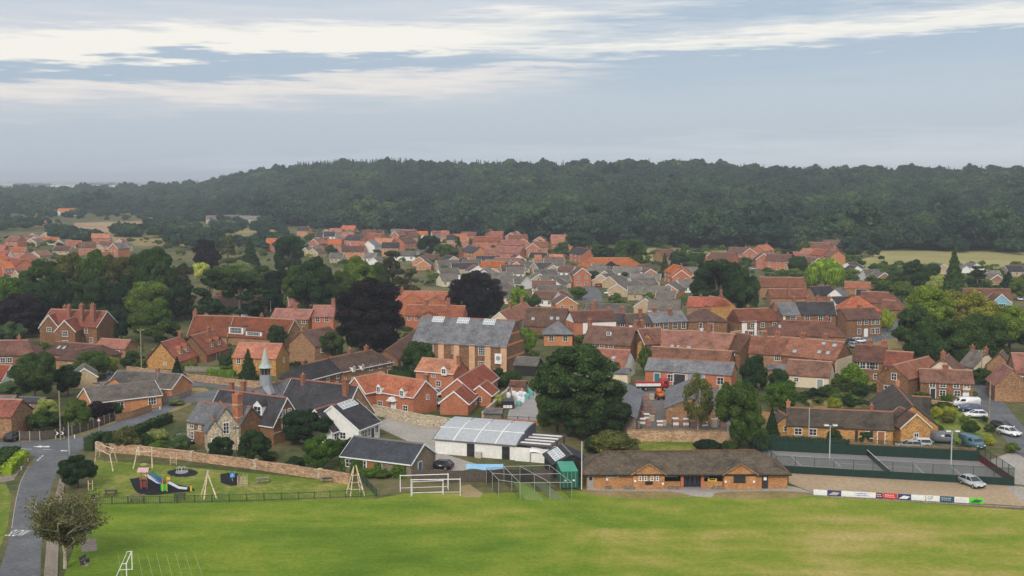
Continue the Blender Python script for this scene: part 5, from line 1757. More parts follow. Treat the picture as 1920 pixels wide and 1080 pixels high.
# ------------------------------------------------------------------ farther houses: roof, wall, kind by look; placed by their ridges
PAL = {'o': 'OR', 'r': 'RD', 'b': 'BR', 'g': 'GB', 's': 'SL', 'd': 'DS', 'u': 'RB'}
ROOFWORD = {'o': 'orange', 'r': 'red', 'b': 'brown', 'g': 'grey-brown', 's': 'slate', 'd': 'charcoal', 'u': 'rust-red'}
WALLWORD = {'RD': 'red brick', 'BF': 'buff brick', 'WH': 'white', 'CR': 'cream', 'BB': 'brown brick', 'OB': 'orange brick'}
FAR = {
    # region phrase: [(x1, y1, x2, y2, roof, wall, kind)]; kind h = two storeys, b = bungalow, g = gable end towards the viewer
    'beyond the left-hand trees': [
        (-40, 459, 12, 459, 'r', 'RD', 'h'), (0, 470, 20, 470, 'r', 'WH', 'h'), (0, 480, 14, 479, 'o', 'RD', 'h'), (20, 482, 46, 486, 'r', 'RD', 'h'), (42, 479, 54, 472, 'r', 'RD', 'h'),
        (0, 490, 18, 489, 'o', 'RD', 'h'), (18, 492, 36, 489, 'b', 'BF', 'g'), (40, 445, 58, 446, 'g', 'WH', 'b'), (70, 414, 87, 414, 'r', 'RD', 'b'), (30, 507, 50, 505, 'b', 'BF', 'g'),
        (64, 503, 98, 504, 's', 'WH', 'b'), (110, 499, 128, 492, 'g', 'BF', 'g'), (92, 487, 110, 488, 'g', 'BF', 'b'), (114, 492, 134, 491, 'g', 'BF', 'b'),
        (188, 452, 215, 453, 'b', 'BF', 'b'), (212, 456, 226, 452, 'g', 'RD', 'g'), (228, 456, 246, 456, 'g', 'CR', 'b'), (42, 529, 53, 526, 'g', 'BF', 'g'), (26, 520, 40, 522, 'g', 'BF', 'b'), (-30, 504, 4, 503, 'r', 'BF', 'h')],
    'below the far wood at left': [
        (18, 384, 30, 384, 'r', 'RD', 'h'), (33, 387, 56, 388, 'g', 'WH', 'b'), (110, 391, 146, 391, 'o', 'WH', 'h'), (388, 404, 408, 404, 's', 'BF', 'h'), (418, 403, 452, 403, 's', 'BF', 'h'), (455, 404, 492, 405, 's', 'BF', 'h'), (90, 393, 104, 393, 'g', 'WH', 'b')],
    'in the far cluster left of centre': [
        (480, 441, 518, 442, 'b', 'WH', 'b'), (500, 447, 528, 447, 'o', 'RD', 'h'), (594, 435, 606, 435, 'd', 'WH', 'h'), (605, 434, 629, 434, 'd', 'WH', 'h'), (588, 448, 601, 446, 'u', 'RD', 'g'), (602, 445, 614, 446, 'b', 'RD', 'h'),
        (616, 448, 641, 448, 'o', 'RD', 'h'), (642, 435, 664, 435, 'r', 'RD', 'h'), (653, 440, 682, 441, 'd', 'RD', 'h'), (655, 453, 684, 452, 'o', 'RD', 'g'), (680, 431, 706, 431, 'b', 'RD', 'h'), (690, 437, 720, 438, 'u', 'RD', 'h'),
        (690, 452, 703, 450, 's', 'WH', 'h'), (703, 446, 738, 447, 'o', 'RD', 'h'), (717, 454, 748, 454, 'd', 'OB', 'h'), (740, 434, 754, 433, 'u', 'RD', 'g'), (748, 446, 770, 444, 'b', 'RD', 'h'), (766, 436, 784, 436, 'b', 'BB', 'h'),
        (642, 462, 676, 462, 'd', 'WH', 'b'), (586, 466, 598, 468, 'b', 'BF', 'g'), (572, 464, 592, 463, 'g', 'BF', 'b'), (683, 474, 705, 474, 'g', 'WH', 'b'), (620, 474, 644, 474, 'g', 'BF', 'b'), (742, 470, 784, 471, 'g', 'WH', 'b'), (700, 483, 712, 482, 'g', 'WH', 'b'),
        (827, 434, 842, 434, 'r', 'OB', 'h'), (838, 440, 852, 440, 'd', 'OB', 'h'), (786, 481, 789, 472, 'b', 'OB', 'g'), (794, 488, 797, 480, 'b', 'OB', 'g')],
    'in the red estate below the wood': [
        (862, 444, 879, 444, 'o', 'RD', 'h'), (890, 443, 943, 444, 'u', 'RD', 'h'), (938, 450, 978, 449, 'r', 'RD', 'h'), (982, 448, 980, 443, 'r', 'RD', 'g'), (1002, 453, 1027, 453, 'u', 'RD', 'h'), (999, 456, 1000, 451, 'u', 'RD', 'g'),
        (878, 460, 901, 463, 'd', 'OB', 'h'), (908, 465, 932, 465, 'r', 'RD', 'h'), (931, 462, 980, 463, 'r', 'RD', 'h'), (1002, 478, 1015, 478, 'o', 'RD', 'b'), (1030, 477, 1056, 477, 'o', 'RD', 'b'), (1080, 463, 1104, 466, 'd', 'RD', 'h'),
        (928, 482, 980, 484, 'r', 'RD', 'b')],
    'around the curved estate road': [
        (868, 486, 902, 486, 'g', 'WH', 'b'), (905, 489, 948, 490, 'o', 'OB', 'b'), (968, 491, 966, 487, 'g', 'BF', 'g'), (1003, 493, 1034, 492, 'd', 'BF', 'b'), (1038, 497, 1037, 491, 'g', 'BF', 'g'), (1050, 498, 1078, 499, 'b', 'WH', 'b'),
        (1092, 502, 1088, 496, 'b', 'RD', 'g'), (950, 501, 982, 501, 'g', 'WH', 'b'), (972, 490, 1000, 491, 'g', 'BF', 'b'), (1012, 513, 1008, 506, 'g', 'BF', 'g'), (940, 516, 988, 519, 'g', 'WH', 'b'), (998, 526, 1042, 526, 'b', 'WH', 'b'),
        (1040, 546, 1054, 543, 'b', 'WH', 'b'), (1063, 556, 1058, 546, 'b', 'OB', 'g'), (1128, 515, 1150, 510, 'g', 'BF', 'b'), (1143, 518, 1166, 516, 'g', 'BF', 'b'), (1158, 532, 1196, 525, 'g', 'BF', 'b'), (1178, 536, 1258, 537, 'g', 'BF', 'b'),
        (818, 488, 858, 487, 'g', 'BF', 'b'), (822, 503, 858, 502, 'g', 'WH', 'b'), (824, 514, 853, 513, 'g', 'CR', 'b'), (1004, 545, 1046, 547, 'b', 'WH', 'b'), (1232, 545, 1268, 546, 'g', 'BF', 'b'), (752, 560, 772, 559, 'g', 'BF', 'b')],
    'near the orange hipped hall': [
        (1196, 497, 1218, 494, 'b', 'OB', 'b'), (1220, 504, 1216, 493, 'b', 'OB', 'g'), (1262, 495, 1280, 499, 'o', 'RD', 'h'), (1278, 506, 1279, 498, 'o', 'RD', 'g'), (1234, 468, 1262, 467, 'b', 'BB', 'h'), (1275, 472, 1276, 467, 'b', 'BF', 'g')],
    'in the far farm group': [
        (1334, 472, 1378, 474, 'b', 'RD', 'h'), (1366, 464, 1404, 464, 'b', 'RD', 'h'), (1406, 465, 1407, 461, 'b', 'RD', 'g'), (1420, 460, 1440, 458, 'o', 'RD', 'h'), (1432, 475, 1434, 471, 'b', 'RD', 'g'), (1438, 476, 1484, 477, 'b', 'RD', 'h'),
        (1504, 453, 1556, 455, 'u', 'RD', 'h'), (1505, 465, 1528, 466, 'r', 'RD', 'h'), (1528, 466, 1552, 468, 'r', 'RD', 'h'), (1556, 468, 1572, 470, 'u', 'OB', 'h')],
    'below the far right-hand field': [
        (1608, 499, 1604, 493, 'd', 'WH', 'g'), (1588, 493, 1604, 491, 'd', 'WH', 'b'), (1618, 505, 1646, 505, 'g', 'WH', 'b'), (1659, 511, 1654, 505, 'g', 'BB', 'g'), (1769, 495, 1766, 489, 'g', 'BF', 'g'), (1832, 494, 1828, 488, 's', 'WH', 'g'),
        (1870, 515, 1866, 509, 'g', 'BB', 'g'), (1812, 499, 1808, 494, 's', 'WH', 'g'), (1884, 497, 1916, 497, 'd', 'BF', 'b'), (1850, 507, 1872, 507, 'g', 'WH', 'b'), (1930, 499, 1960, 500, 'g', 'BF', 'b')]}


# further roofs between those placed above, one by one, wherever a plot is free
INFILL = {
    'beyond the left-hand trees': ([(-60, 458), (-60, 525), (120, 518), (250, 472), (240, 450), (60, 444)], 26, 'rrogbg', ['RD', 'BF', 'BF', 'WH']),
    'in the far cluster left of centre': ([(560, 442), (850, 434), (850, 500), (780, 506), (560, 474)], 34, 'rougbdg', ['RD', 'OB', 'BF', 'WH']),
    'around the curved estate road': ([(800, 486), (1050, 490), (1055, 560), (960, 572), (870, 512)], 30, 'ggbgd', ['BF', 'WH', 'BF', 'CR']),
    'near the orange hipped hall': ([(1110, 512), (1295, 520), (1295, 558), (1140, 556)], 14, 'ggbg', ['BF', 'OB', 'WH']),
    'in the red estate below the wood': ([(850, 440), (1045, 446), (1060, 482), (860, 480)], 14, 'rour', ['RD', 'RD', 'OB']),
    'in the far farm group': ([(1330, 480), (1560, 470), (1600, 500), (1440, 515), (1330, 500)], 7, 'bru', ['RD', 'BB'])}


def far_houses():
    rng = random.Random(12)
    spec = {}
    for region, rows in FAR.items():
        out = spec[region] = []
        for (x1, y1, x2, y2, rf, wl, kd) in rows:
            two = kd == 'h' or (kd == 'g' and wl == 'RD')
            H, E, W = (7.8, 5.0, 8.0) if two else (4.9, 2.6, 8.0)
            rd = ('p', x1, y1, 90 + (x1 - x2) * 2.0, 8.5) if kd == 'g' else (x1, y1, x2, y2)
            out.append([rd, H, E, 7.2 if kd == 'g' else W, rf, wl, kd == 'g', two])
            c, rz, L = frame_of(dict(ridge=rd, H=H, hip=(0, 0)))
            FOOT.append((c.x, c.y, math.cos(rz), math.sin(rz), L / 2, W / 2))
    for region, (poly, n, roofs, walls) in INFILL.items():
        wp = [tuple(G(*p)[:2]) for p in poly]
        bx = (min(p[0] for p in wp), max(p[0] for p in wp), min(p[1] for p in wp), max(p[1] for p in wp))
        k = 0
        for _ in range(4000):
            if k >= n:
                break
            x, y = rng.uniform(bx[0], bx[1]), rng.uniform(bx[2], bx[3])
            if not in_poly(x, y, wp) or blocked(x, y, 7.5):
                continue
            rf, wl = rng.choice(roofs), rng.choice(walls)
            two = wl in ('RD', 'OB') and rng.random() < 0.6
            gab = rng.random() < 0.35
            a = (90 if gab else 0) + rng.choice([-22, -12, 8, 16]) + rng.uniform(-5, 5)
            L = rng.uniform(8.5, 13)
            ra = math.radians(a)
            rd = ('w', x - math.cos(ra) * L / 2, y - math.sin(ra) * L / 2, a, L)
            H, E = (7.4, 4.8) if two else (4.8, 2.5)
            FOOT.append((x, y, math.cos(ra), math.sin(ra), L / 2, 3.8))
            spec[region].append([rd, H, E, 7.4, rf, wl, gab, two])
            k += 1
    for region, rows in spec.items():
        items = {}
        for rd, H, E, W, rf, wl, gab, two in rows:
            face = 'n' if gab else 'f'
            win = [(face, (-.45, .45) if gab else 3, 1.4, 1.2, 1.2)] + ([(face, (-.45, .45) if gab else 3, 3.8, 1.1, 1.2)] if two else [])
            b = B(rd, H, E, W, wl, PAL[rf], win=win, chim=[(0.7, 0, .8, .7, .8)] if two else [], barge='w' if (gab or wl in ('WH', 'BF')) else None)
            c, rz, L = frame_of(b)
            shape = ('gable-fronted ' if gab else '') + ('house' if two else 'bungalow')
            items.setdefault((rf, wl, shape), []).append((960 + F_PX * c.x / c.y, b))
        for (rf, wl, shape), bl in items.items():
            bl.sort(key=lambda q: q[0])
            for i, (_, b) in enumerate(bl):
                which = '' if len(bl) == 1 else (ORD[i] + ' from the left, ')
                house('%s%s-roofed %s %s %s' % (which, ROOFWORD[rf], WALLWORD[wl], shape, region), b,
                      name='bungalow' if 'bungalow' in shape else 'house', group='houses ' + region)


far_houses()
house('large orange hipped hall with black gable porch before the big round tree',
      B((1108, 482.5, 1180, 483), 7.2, 3.4, 13.0, 'BB', 'OR', hip=(6, 6)), B(('p', 1146, 489, 88, 7), 6.2, 3.2, 9.0, 'BK', 'OR'), name='village_hall', cat='hall')


# ------------------------------------------------------------------ trees and bushes that can be told apart
PLANTS = {
    'in the left-hand tree belt': [
        ('oak', 'bright', 25, 600, 517, 95), ('tall', 'mid', 85, 600, 480, 92), ('tall', 'olive', 140, 598, 470, 95), ('tall', 'mid', 190, 600, 464, 88), ('tall', 'brown', 226, 602, 476, 80), ('tall', 'dark', 297, 598, 455, 92),
        ('oak', 'mid', 258, 600, 470, 66), ('oak', 'dark', 110, 610, 505, 80), ('oak', 'dark', 172, 612, 508, 90), ('oak', 'deep', 238, 612, 515, 80), ('pine', 'brown', 348, 600, 490, 64), ('oak', 'dark', 330, 600, 498, 60),
        ('oak', 'blue', 22, 650, 600, 62), ('oak', 'light', 275, 612, 520, 92), ('oak', 'mid', 292, 642, 562, 102), ('oak', 'deep', 228, 640, 575, 50), ('pine', 'olive', 428, 515, 440, 46), ('conifer', 'dark', 470, 512, 446, 42),
        ('oak', 'dark', 541, 520, 440, 64), ('small', 'cream', 378, 530, 489, 34), ('oak', 'mid', 425, 562, 492, 78), ('small', 'cream', 455, 528, 490, 52), ('oak', 'dark', 492, 562, 495, 72), ('pine', 'dark', 395, 616, 503, 92),
        ('pine', 'dark', 450, 616, 510, 100), ('pine', 'dark', 497, 612, 540, 62), ('oak', 'deep', 522, 592, 503, 72), ('tall', 'dark', 590, 602, 478, 94), ('tall', 'mid', 557, 598, 492, 58), ('oak', 'mid', 640, 592, 503, 62),
        ('tall', 'mid', 672, 588, 473, 72), ('oak', 'mid', 712, 578, 490, 52), ('pine', 'brown', 737, 578, 467, 66), ('pine', 'brown', 771, 562, 500, 46), ('oak', 'deep', 610, 602, 520, 60), ('oak', 'dark', 60, 615, 530, 60),
        ('dome', 'copper', 42, 632, 546, 106), ('dome', 'copper', 387, 512, 446, 54)],
    'near the great barn': [
        ('dome', 'copper', 697, 666, 516, 142), ('dome', 'copper', 893, 603, 505, 108), ('oak', 'mid', 620, 676, 620, 62), ('oak', 'dark', 786, 712, 638, 72), ('bush', 'deep', 745, 702, 685, 60), ('small', 'bright', 986, 668, 610, 48),
        ('small', 'bright', 972, 586, 536, 36), ('bush', 'mid', 1003, 580, 552, 30), ('bush', 'dark', 960, 728, 690, 42), ('bush', 'deep', 935, 712, 690, 34), ('bush', 'cream', 935, 760, 738, 26), ('bush', 'mid', 1094, 648, 625, 36)],
    'among the left-hand gardens': [
        ('oak', 'dark', 66, 752, 655, 94), ('oak', 'deep', 128, 742, 682, 56), ('oak', 'mid', 172, 710, 655, 72), ('bush', 'light', 206, 702, 662, 38), ('small', 'cream', 90, 795, 747, 46), ('oak', 'mid', 84, 810, 766, 68), ('oak', 'mid', 145, 806, 748, 62),
        ('small', 'copper', 188, 790, 750, 54), ('bush', 'dark', 216, 784, 755, 32), ('conifer', 'deep', 333, 716, 670, 30), ('bush', 'bright', 412, 693, 685, 36), ('conifer', 'dark', 466, 714, 655, 38), ('conifer', 'dark', 507, 692, 660, 16),
        ('small', 'dark', 520, 654, 608, 38), ('bush', 'blue', 18, 742, 712, 50), ('bush', 'dark', 242, 688, 668, 34), ('bush', 'mid', 282, 760, 742, 40), ('bush', 'grey', 330, 760, 748, 34), ('bush', 'grey', 112, 800, 780, 30), ('small', 'mid', 250, 680, 655, 26), ('bush', 'dark', 425, 690, 660, 30)],
    'around the school': [
        ('oak', 'deep', 575, 834, 766, 102), ('oak', 'bright', 600, 882, 812, 74), ('oak', 'dark', 476, 870, 803, 68), ('small', 'dark', 415, 864, 816, 50), ('bush', 'dark', 656, 862, 815, 46), ('small', 'mid', 637, 866, 818, 28),
        ('bush', 'olive', 238, 848, 800, 56), ('bush', 'cream', 293, 834, 800, 50), ('bush', 'bright', 299, 848, 826, 40), ('bush', 'blue', 336, 850, 813, 40), ('bush', 'dark', 272, 842, 812, 32), ('bush', 'dark', 208, 845, 806, 34),
        ('bush', 'bright', 690, 896, 876, 30), ('bush', 'bright', 745, 894, 874, 36), ('bush', 'mid', 718, 896, 882, 34), ('bush', 'bright', 776, 888, 876, 22), ('bush', 'olive', 505, 862, 845, 34), ('bush', 'grey', 380, 862, 846, 34), ('bush', 'dark', 555, 880, 855, 40)],
    'around the builders yard': [
        ('tall', 'dark', 1085, 815, 640, 176), ('oak', 'dark', 1143, 817, 735, 88), ('oak', 'dark', 1045, 812, 728, 96), ('oak', 'dark', 1095, 822, 738, 112), ('bush', 'olive', 1150, 852, 808, 96), ('bush', 'mid', 1118, 850, 816, 50), ('birch', 'olive', 1308, 824, 692, 84), ('oak', 'mid', 1385, 834, 706, 94), ('small', 'mid', 1405, 842, 770, 60),
        ('conifer', 'deep', 1447, 822, 765, 32), ('oak', 'dark', 1413, 737, 664, 60), ('small', 'bright', 1462, 777, 708, 60), ('small', 'yellow', 1464, 772, 738, 46), ('small', 'mid', 1209, 704, 648, 28), ('bush', 'deep', 1325, 847, 820, 54), ('bush', 'mid', 1365, 846, 826, 40), ('bush', 'dark', 1425, 845, 815, 40), ('bush', 'mid', 1232, 708, 690, 16)],
    'in the right-hand gardens': [
        ('bush', 'yellow', 1565, 770, 740, 28), ('bush', 'bright', 1598, 732, 682, 56), ('bush', 'mid', 1640, 702, 684, 36), ('bush', 'dark', 1612, 746, 714, 36), ('bush', 'dark', 1768, 768, 752, 34), ('bush', 'yellow', 1754, 785, 762, 26), ('bush', 'yellow', 1780, 781, 762, 32),
        ('bush', 'olive', 1777, 793, 772, 30), ('bush', 'light', 1808, 797, 780, 24), ('bush', 'dark', 1822, 817, 789, 38), ('bush', 'dark', 1856, 810, 793, 22), ('bush', 'yellow', 1853, 834, 817, 24), ('bush', 'mid', 1898, 850, 830, 28), ('bush', 'light', 1795, 834, 819, 18),
        ('bush', 'dark', 1758, 814, 795, 22), ('oak', 'dark', 1840, 722, 688, 42), ('bush', 'mid', 1824, 747, 732, 18), ('bush', 'dark', 1590, 768, 740, 24), ('bush', 'deep', 1525, 748, 727, 26), ('bush', 'mid', 1548, 750, 720, 30), ('bush', 'dark', 1620, 830, 802, 26), ('bush', 'dark', 1562, 828, 800, 30), ('bush', 'dark', 1708, 716, 690, 24),
        ('bush', 'dark', 1460, 725, 690, 36), ('bush', 'dark', 1845, 790, 780, 14), ('bush', 'light', 1663, 622, 578, 30)],
    'before the far wood': [
        ('oak', 'mid', 1178, 505, 446, 70), ('oak', 'deep', 1130, 497, 457, 50), ('oak', 'blue', 1085, 475, 431, 54), ('oak', 'blue', 1055, 485, 452, 36), ('willow', 'lime', 1547, 545, 485, 76), ('bush', 'light', 1488, 522, 502, 34), ('oak', 'dark', 1494, 516, 477, 42),
        ('bush', 'dark', 1110, 522, 506, 32), ('bush', 'dark', 1135, 512, 497, 30), ('dome', 'copper', 1157, 517, 496, 26), ('oak', 'mid', 1084, 562, 536, 36), ('oak', 'dark', 1097, 528, 508, 20), ('oak', 'dark', 805, 482, 438, 48), ('oak', 'mid', 836, 492, 455, 50), ('conifer', 'dark', 860, 486, 444, 24),
        ('oak', 'deep', 1345, 588, 483, 118), ('oak', 'dark', 1396, 592, 500, 62), ('oak', 'mid', 1332, 578, 520, 52), ('bush', 'bright', 1408, 592, 563, 34), ('small', 'bright', 1357, 598, 566, 18), ('bush', 'bright', 1307, 616, 598, 34), ('oak', 'dark', 1272, 505, 470, 40), ('conifer', 'dark', 1246, 520, 474, 22), ('oak', 'dark', 1304, 500, 472, 44), ('oak', 'dark', 1475, 500, 468, 34), ('oak', 'mid', 1510, 480, 450, 34),
        ('oak', 'dark', 1600, 482, 462, 40), ('oak', 'dark', 1637, 482, 458, 28), ('bush', 'dark', 1560, 512, 495, 24), ('oak', 'dark', 620, 480, 458, 22), ('oak', 'deep', 628, 486, 464, 14)],
    'in the right-hand park': [
        ('tall', 'dark', 1712, 548, 483, 48), ('conifer', 'deep', 1787, 562, 467, 50), ('pine', 'dark', 1832, 552, 497, 54), ('oak', 'dark', 1746, 542, 490, 36), ('small', 'cream', 1757, 554, 514, 38), ('oak', 'mid', 1690, 562, 524, 44), ('oak', 'dark', 1682, 545, 506, 46), ('conifer', 'deep', 1890, 548, 509, 42), ('oak', 'mid', 1908, 562, 520, 52),
        ('tall', 'mid', 1738, 656, 531, 112), ('oak', 'olive', 1806, 652, 537, 142), ('tall', 'dark', 1712, 672, 568, 82), ('oak', 'dark', 1772, 692, 598, 122), ('oak', 'dark', 1842, 692, 588, 112), ('oak', 'mid', 1892, 662, 568, 112), ('oak', 'deep', 1735, 702, 618, 72), ('oak', 'deep', 1800, 694, 638, 84), ('oak', 'mid', 1930, 660, 578, 66), ('oak', 'dark', 1660, 560, 535, 30), ('small', 'mid', 1655, 552, 522, 32)]}


def plant_all():
    for region, rows in PLANTS.items():
        by = {}
        for r in sorted(rows, key=lambda r: r[2]):
            by.setdefault((r[0], r[1]), []).append(r)
        for (k, sh), rr in by.items():
            for i, r in enumerate(rr):
                which = '' if len(rr) == 1 else ORD[i] + ' from the left, '
                tree(*r, label='%s%s %s %s' % (which, SHADE_WORD[sh], KIND_WORD[k], region), group='%ss %s' % (KIND_WORD[k], region))


plant_all()
tree('oak', 'dark', 146, 915, 850, 78, 'round-headed dark green tree beside the road at the playground corner')


def sparse_tree():
    """the thin-leaved tree in the near left corner: bare pale limbs, leaves in loose tufts"""
    p = G(122, 1066)
    o = thing('thin_tree', 'thinly leaved tree with bare pale branches over the road in the near left corner', 'tree', p)
    rnd = random.Random(11)
    mb, tips = MB(), []

    def grow(a, d, L, r, lev):
        n = 3
        for i in range(n):
            d2 = (d + Vector((rnd.uniform(-.25, .25), rnd.uniform(-.25, .25), rnd.uniform(-.05, .2)))).normalized()
            b = a + d2 * (L / n)
            mb.bar(a, b, r * (1 - i / n * .4), 6 if lev < 2 else 4, r * (1 - (i + 1) / n * .4))
            if lev >= 2 or (lev == 1 and i > 0):
                tips.append((b, lev))
            if lev < 4 and (i > 0 or lev > 0):
                for _ in range(2 if lev < 3 else 1):
                    az = rnd.uniform(0, 6.28)
                    sd_ = Vector((math.cos(az), math.sin(az), rnd.uniform(-.15, .7))).normalized()
                    grow(b, (d2 * .35 + sd_ * .8).normalized(), L * rnd.uniform(.5, .7), r * .5, lev + 1)
            a, d = b, d2

    grow(Vector((0, 0, -0.1)), Vector((0.05, 0, 1)), 3.0, 0.24, 0)
    for k in range(7):
        az = k * 0.9 + 0.2
        grow(Vector((0, 0, 2.2 + 0.25 * k)), Vector((math.cos(az), math.sin(az), .75)).normalized(), 3.6, 0.12, 1)
    mb.build('trunk', PALE_BARK, o)
    rng = np.random.default_rng(2)
    P = []
    for b, lev in tips:
        m = 4 if lev >= 3 else 1
        P.append(np.array(b[:]) + rng.normal(0, 0.22, (m, 3)))
    P = np.concatenate(P)
    N = rng.normal(0, 1, P.shape) + np.array([0, 0, .6])
    c = link('crown', leaf_mesh('crown', P, N, 0.085, 3), o)
    c.color = (0.13, 0.13, 0.045, 1)
    return o


sparse_tree()


def hedge(label, px, w, h, shade, top=0.0):
    """clipped hedge along picture points"""
    P = [G(*q) for q in px]
    c = sum(P, Vector()) / len(P)
    o = thing('hedge', label, 'hedge', c)
    rng = np.random.default_rng(int(abs(c.x) * 10) + 3)
    pts, nrm = [], []
    core = MB()
    for a, b in zip(P[:-1], P[1:]):
        d = b - a
        L = d.length
        d = d / L
        n = Vector((-d.y, d.x, 0))
        m = int(L * (w + 2 * h) * 16)
        u = rng.uniform(-.2, L + .2, m)
        f = rng.uniform(0, w + 2 * h, m)
        for uu, ff in zip(u, f):
            if ff < h:
                q, nn = a + d * uu + n * (w / 2) + Vector((0, 0, ff)), n
            elif ff < h + w:
                q, nn = a + d * uu + n * (w / 2 - (ff - h)) + Vector((0, 0, h + .08 * math.sin(uu * 2.1))), Vector((0, 0, 1))
            else:
                q, nn = a + d * uu - n * (w / 2) + Vector((0, 0, ff - h - w)), -n
            pts.append((q - c)[:])
            nrm.append(nn[:])
        mid = (a + b) / 2 - c
        core.box((mid.x, mid.y, h / 2 - .08), (L, w - .12, h - .1), math.atan2(d.y, d.x))
    me = leaf_mesh('foliage', np.array(pts) + rng.normal(0, .05, (len(pts), 3)), np.array(nrm), 0.14, 5)
    k = link('foliage', me, o)
    k.color = (*SHADE[shade], 1)
    k2 = core.build('inner_branches', LEAF, o)
    k2.color = (*SHADE[shade], 1)
    return o


hedge('tall clipped dark hedge at the road corner left of the playground', [(166, 846), (182, 838), (205, 832)], 1.6, 2.2, 'dark')
hedge('clipped hedge between the road and the school house drive', [(190, 832), (250, 822), (282, 806), (318, 792)], 1.4, 1.7, 'dark')
hedge('bright lime clipped hedge at the road junction', [(12, 893), (26, 880), (44, 862)], 1.5, 1.5, 'lime')
hedge('dark hedge with pale flowers at the left edge by the junction', [(-20, 892), (6, 868), (24, 853)], 2.6, 1.5, 'dark')
hedge('tall dark hedge along the back of the tennis court', [(1440, 838), (1500, 840), (1590, 846)], 1.8, 1.7, 'dark')
hedge('clipped green hedge behind the low wall near the orange-roofed house', [(390, 702), (440, 706)], 1.2, 1.3, 'bright')
hedge('dark hedge along the lane beside the brick terrace', [(722, 705), (790, 715)], 1.4, 1.6, 'dark')
hedge('dark hedge behind the double-gabled brick house', [(925, 730), (968, 712)], 1.6, 1.8, 'dark')

# garden planting and tree belts that nobody could count
belt('garden_planting', 'mixed shrubs and hedges filling the gardens between the near houses',
     [[(-20, 735), (-20, 650), (230, 640), (240, 690), (150, 735)], [(240, 690), (250, 640), (620, 600), (640, 680), (540, 705)], [(700, 690), (720, 600), (1000, 600), (1000, 690)]], 110, 0.7, 2.4, SHADE['mid'], 21, 'shrubs', (1.0, 1.8), 0.03)
belt('garden_planting', 'mixed shrubs and small trees filling the gardens on the right',
     [[(1400, 760), (1390, 680), (1590, 680), (1650, 720), (1640, 765)], [(1000, 640), (1010, 560), (1700, 560), (1700, 640)], [(1690, 760), (1690, 690), (1900, 690), (1860, 800)]], 110, 0.7, 2.4, SHADE['mid'], 22, 'shrubs', (1.0, 1.8), 0.03)
belt('garden_planting', 'shrubs, hedges and small trees between the farther houses',
     [[(780, 580), (800, 470), (1300, 480), (1440, 520), (1440, 580)], [(1300, 540), (1320, 466), (1640, 470), (1700, 560)], [(-60, 540), (-60, 448), (560, 446), (560, 520)], [(560, 500), (560, 440), (860, 436), (860, 500)], [(560, 470), (560, 436), (860, 432), (860, 470)],
      [(850, 480), (850, 446), (1330, 452), (1330, 490)], [(1640, 540), (1640, 500), (1960, 496), (1960, 560)]], 210, 1.0, 4.5, SHADE['mid'], 23, 'shrubs', (0.9, 1.7), 0.04)
belt('undergrowth', 'dense dark undergrowth below the left-hand trees', [[(-40, 618), (-40, 585), (380, 570), (640, 560), (640, 590), (360, 602)]], 230, 2.5, 6.0, SHADE['dark'], 27, 'shrubs', (0.9, 1.5), 0.0)
belt('tree_belt', 'lines of dark trees between the far fields at left',
     [[(265, 428), (270, 418), (480, 420), (560, 440), (420, 446)], [(300, 470), (310, 455), (560, 452), (560, 475)], [(-40, 404), (-40, 397), (480, 402), (480, 410)], [(170, 412), (180, 402), (480, 406), (470, 426), (380, 424)], [(85, 448), (92, 436), (190, 452), (180, 462)], [(212, 444), (216, 436), (268, 438), (262, 446)], [(275, 448), (285, 434), (395, 440), (410, 448)], [(-40, 408), (-30, 396), (160, 404), (150, 414)],
      [(480, 436), (470, 412), (840, 424), (850, 434), (560, 436)], [(-60, 440), (-60, 418), (110, 420), (90, 432)]], 62, 6.0, 11.0, SHADE['wood'], 24, 'trees', (0.8, 1.3), 0.04)
belt('tree_belt', 'row of field-edge trees below the far wood on the right',
     [[(1200, 466), (1200, 458), (1440, 454), (1440, 462)], [(1440, 470), (1450, 458), (1640, 464), (1620, 476)], [(1640, 470), (1640, 463), (2100, 474), (2100, 484)]], 60, 6.0, 11.0, SHADE['wood'], 25, 'trees', (0.8, 1.3), 0.02)
belt('coastal_trees', 'dark coastal copses on the flat land before the sea', [[(26, 352), (28, 347.5), (96, 347.5), (94, 352)], [(160, 349.5), (170, 346), (260, 346), (250, 349.5)]], 90, 10.0, 16.0, SHADE['wood'], 26, 'trees')


# ------------------------------------------------------------------ walls and fences
def wall_run(name, label, px, h, t, mat, cat='wall', cope=None, piers=0.0):
    P = [G(*q) for q in px]
    c = P[0].copy()
    o = thing(name, label, cat, c)
    rnd = random.Random(len(label))
    for a, b in zip(P[:-1], P[1:]):
        d = b - a
        L = d.length
        rz = math.atan2(d.y, d.x)
        n = max(1, int(L / 4))
        for i in range(n):
            q = a + d * ((i + .5) / n) - c
            hh = h * rnd.uniform(.94, 1.05)
            MB().box((q.x, q.y, hh / 2 - .1), (L / n + .02 * (i % 2), t + .01 * (i % 2), hh + .2), rz).build('wall_section', mat, o)
            MB().box((q.x, q.y, hh + .06), (L / n + .03, t + .1, .12), rz).build('coping', cope or mat, o)
        if piers:
            k = int(L / piers)
            for i in range(k + 1):
                q = a + d * (i / max(1, k)) - c
                MB().box((q.x, q.y, h / 2 + .1), (.5, t + .2, h + .3), rz).build('pier', WALL['FL'], o)
    return o


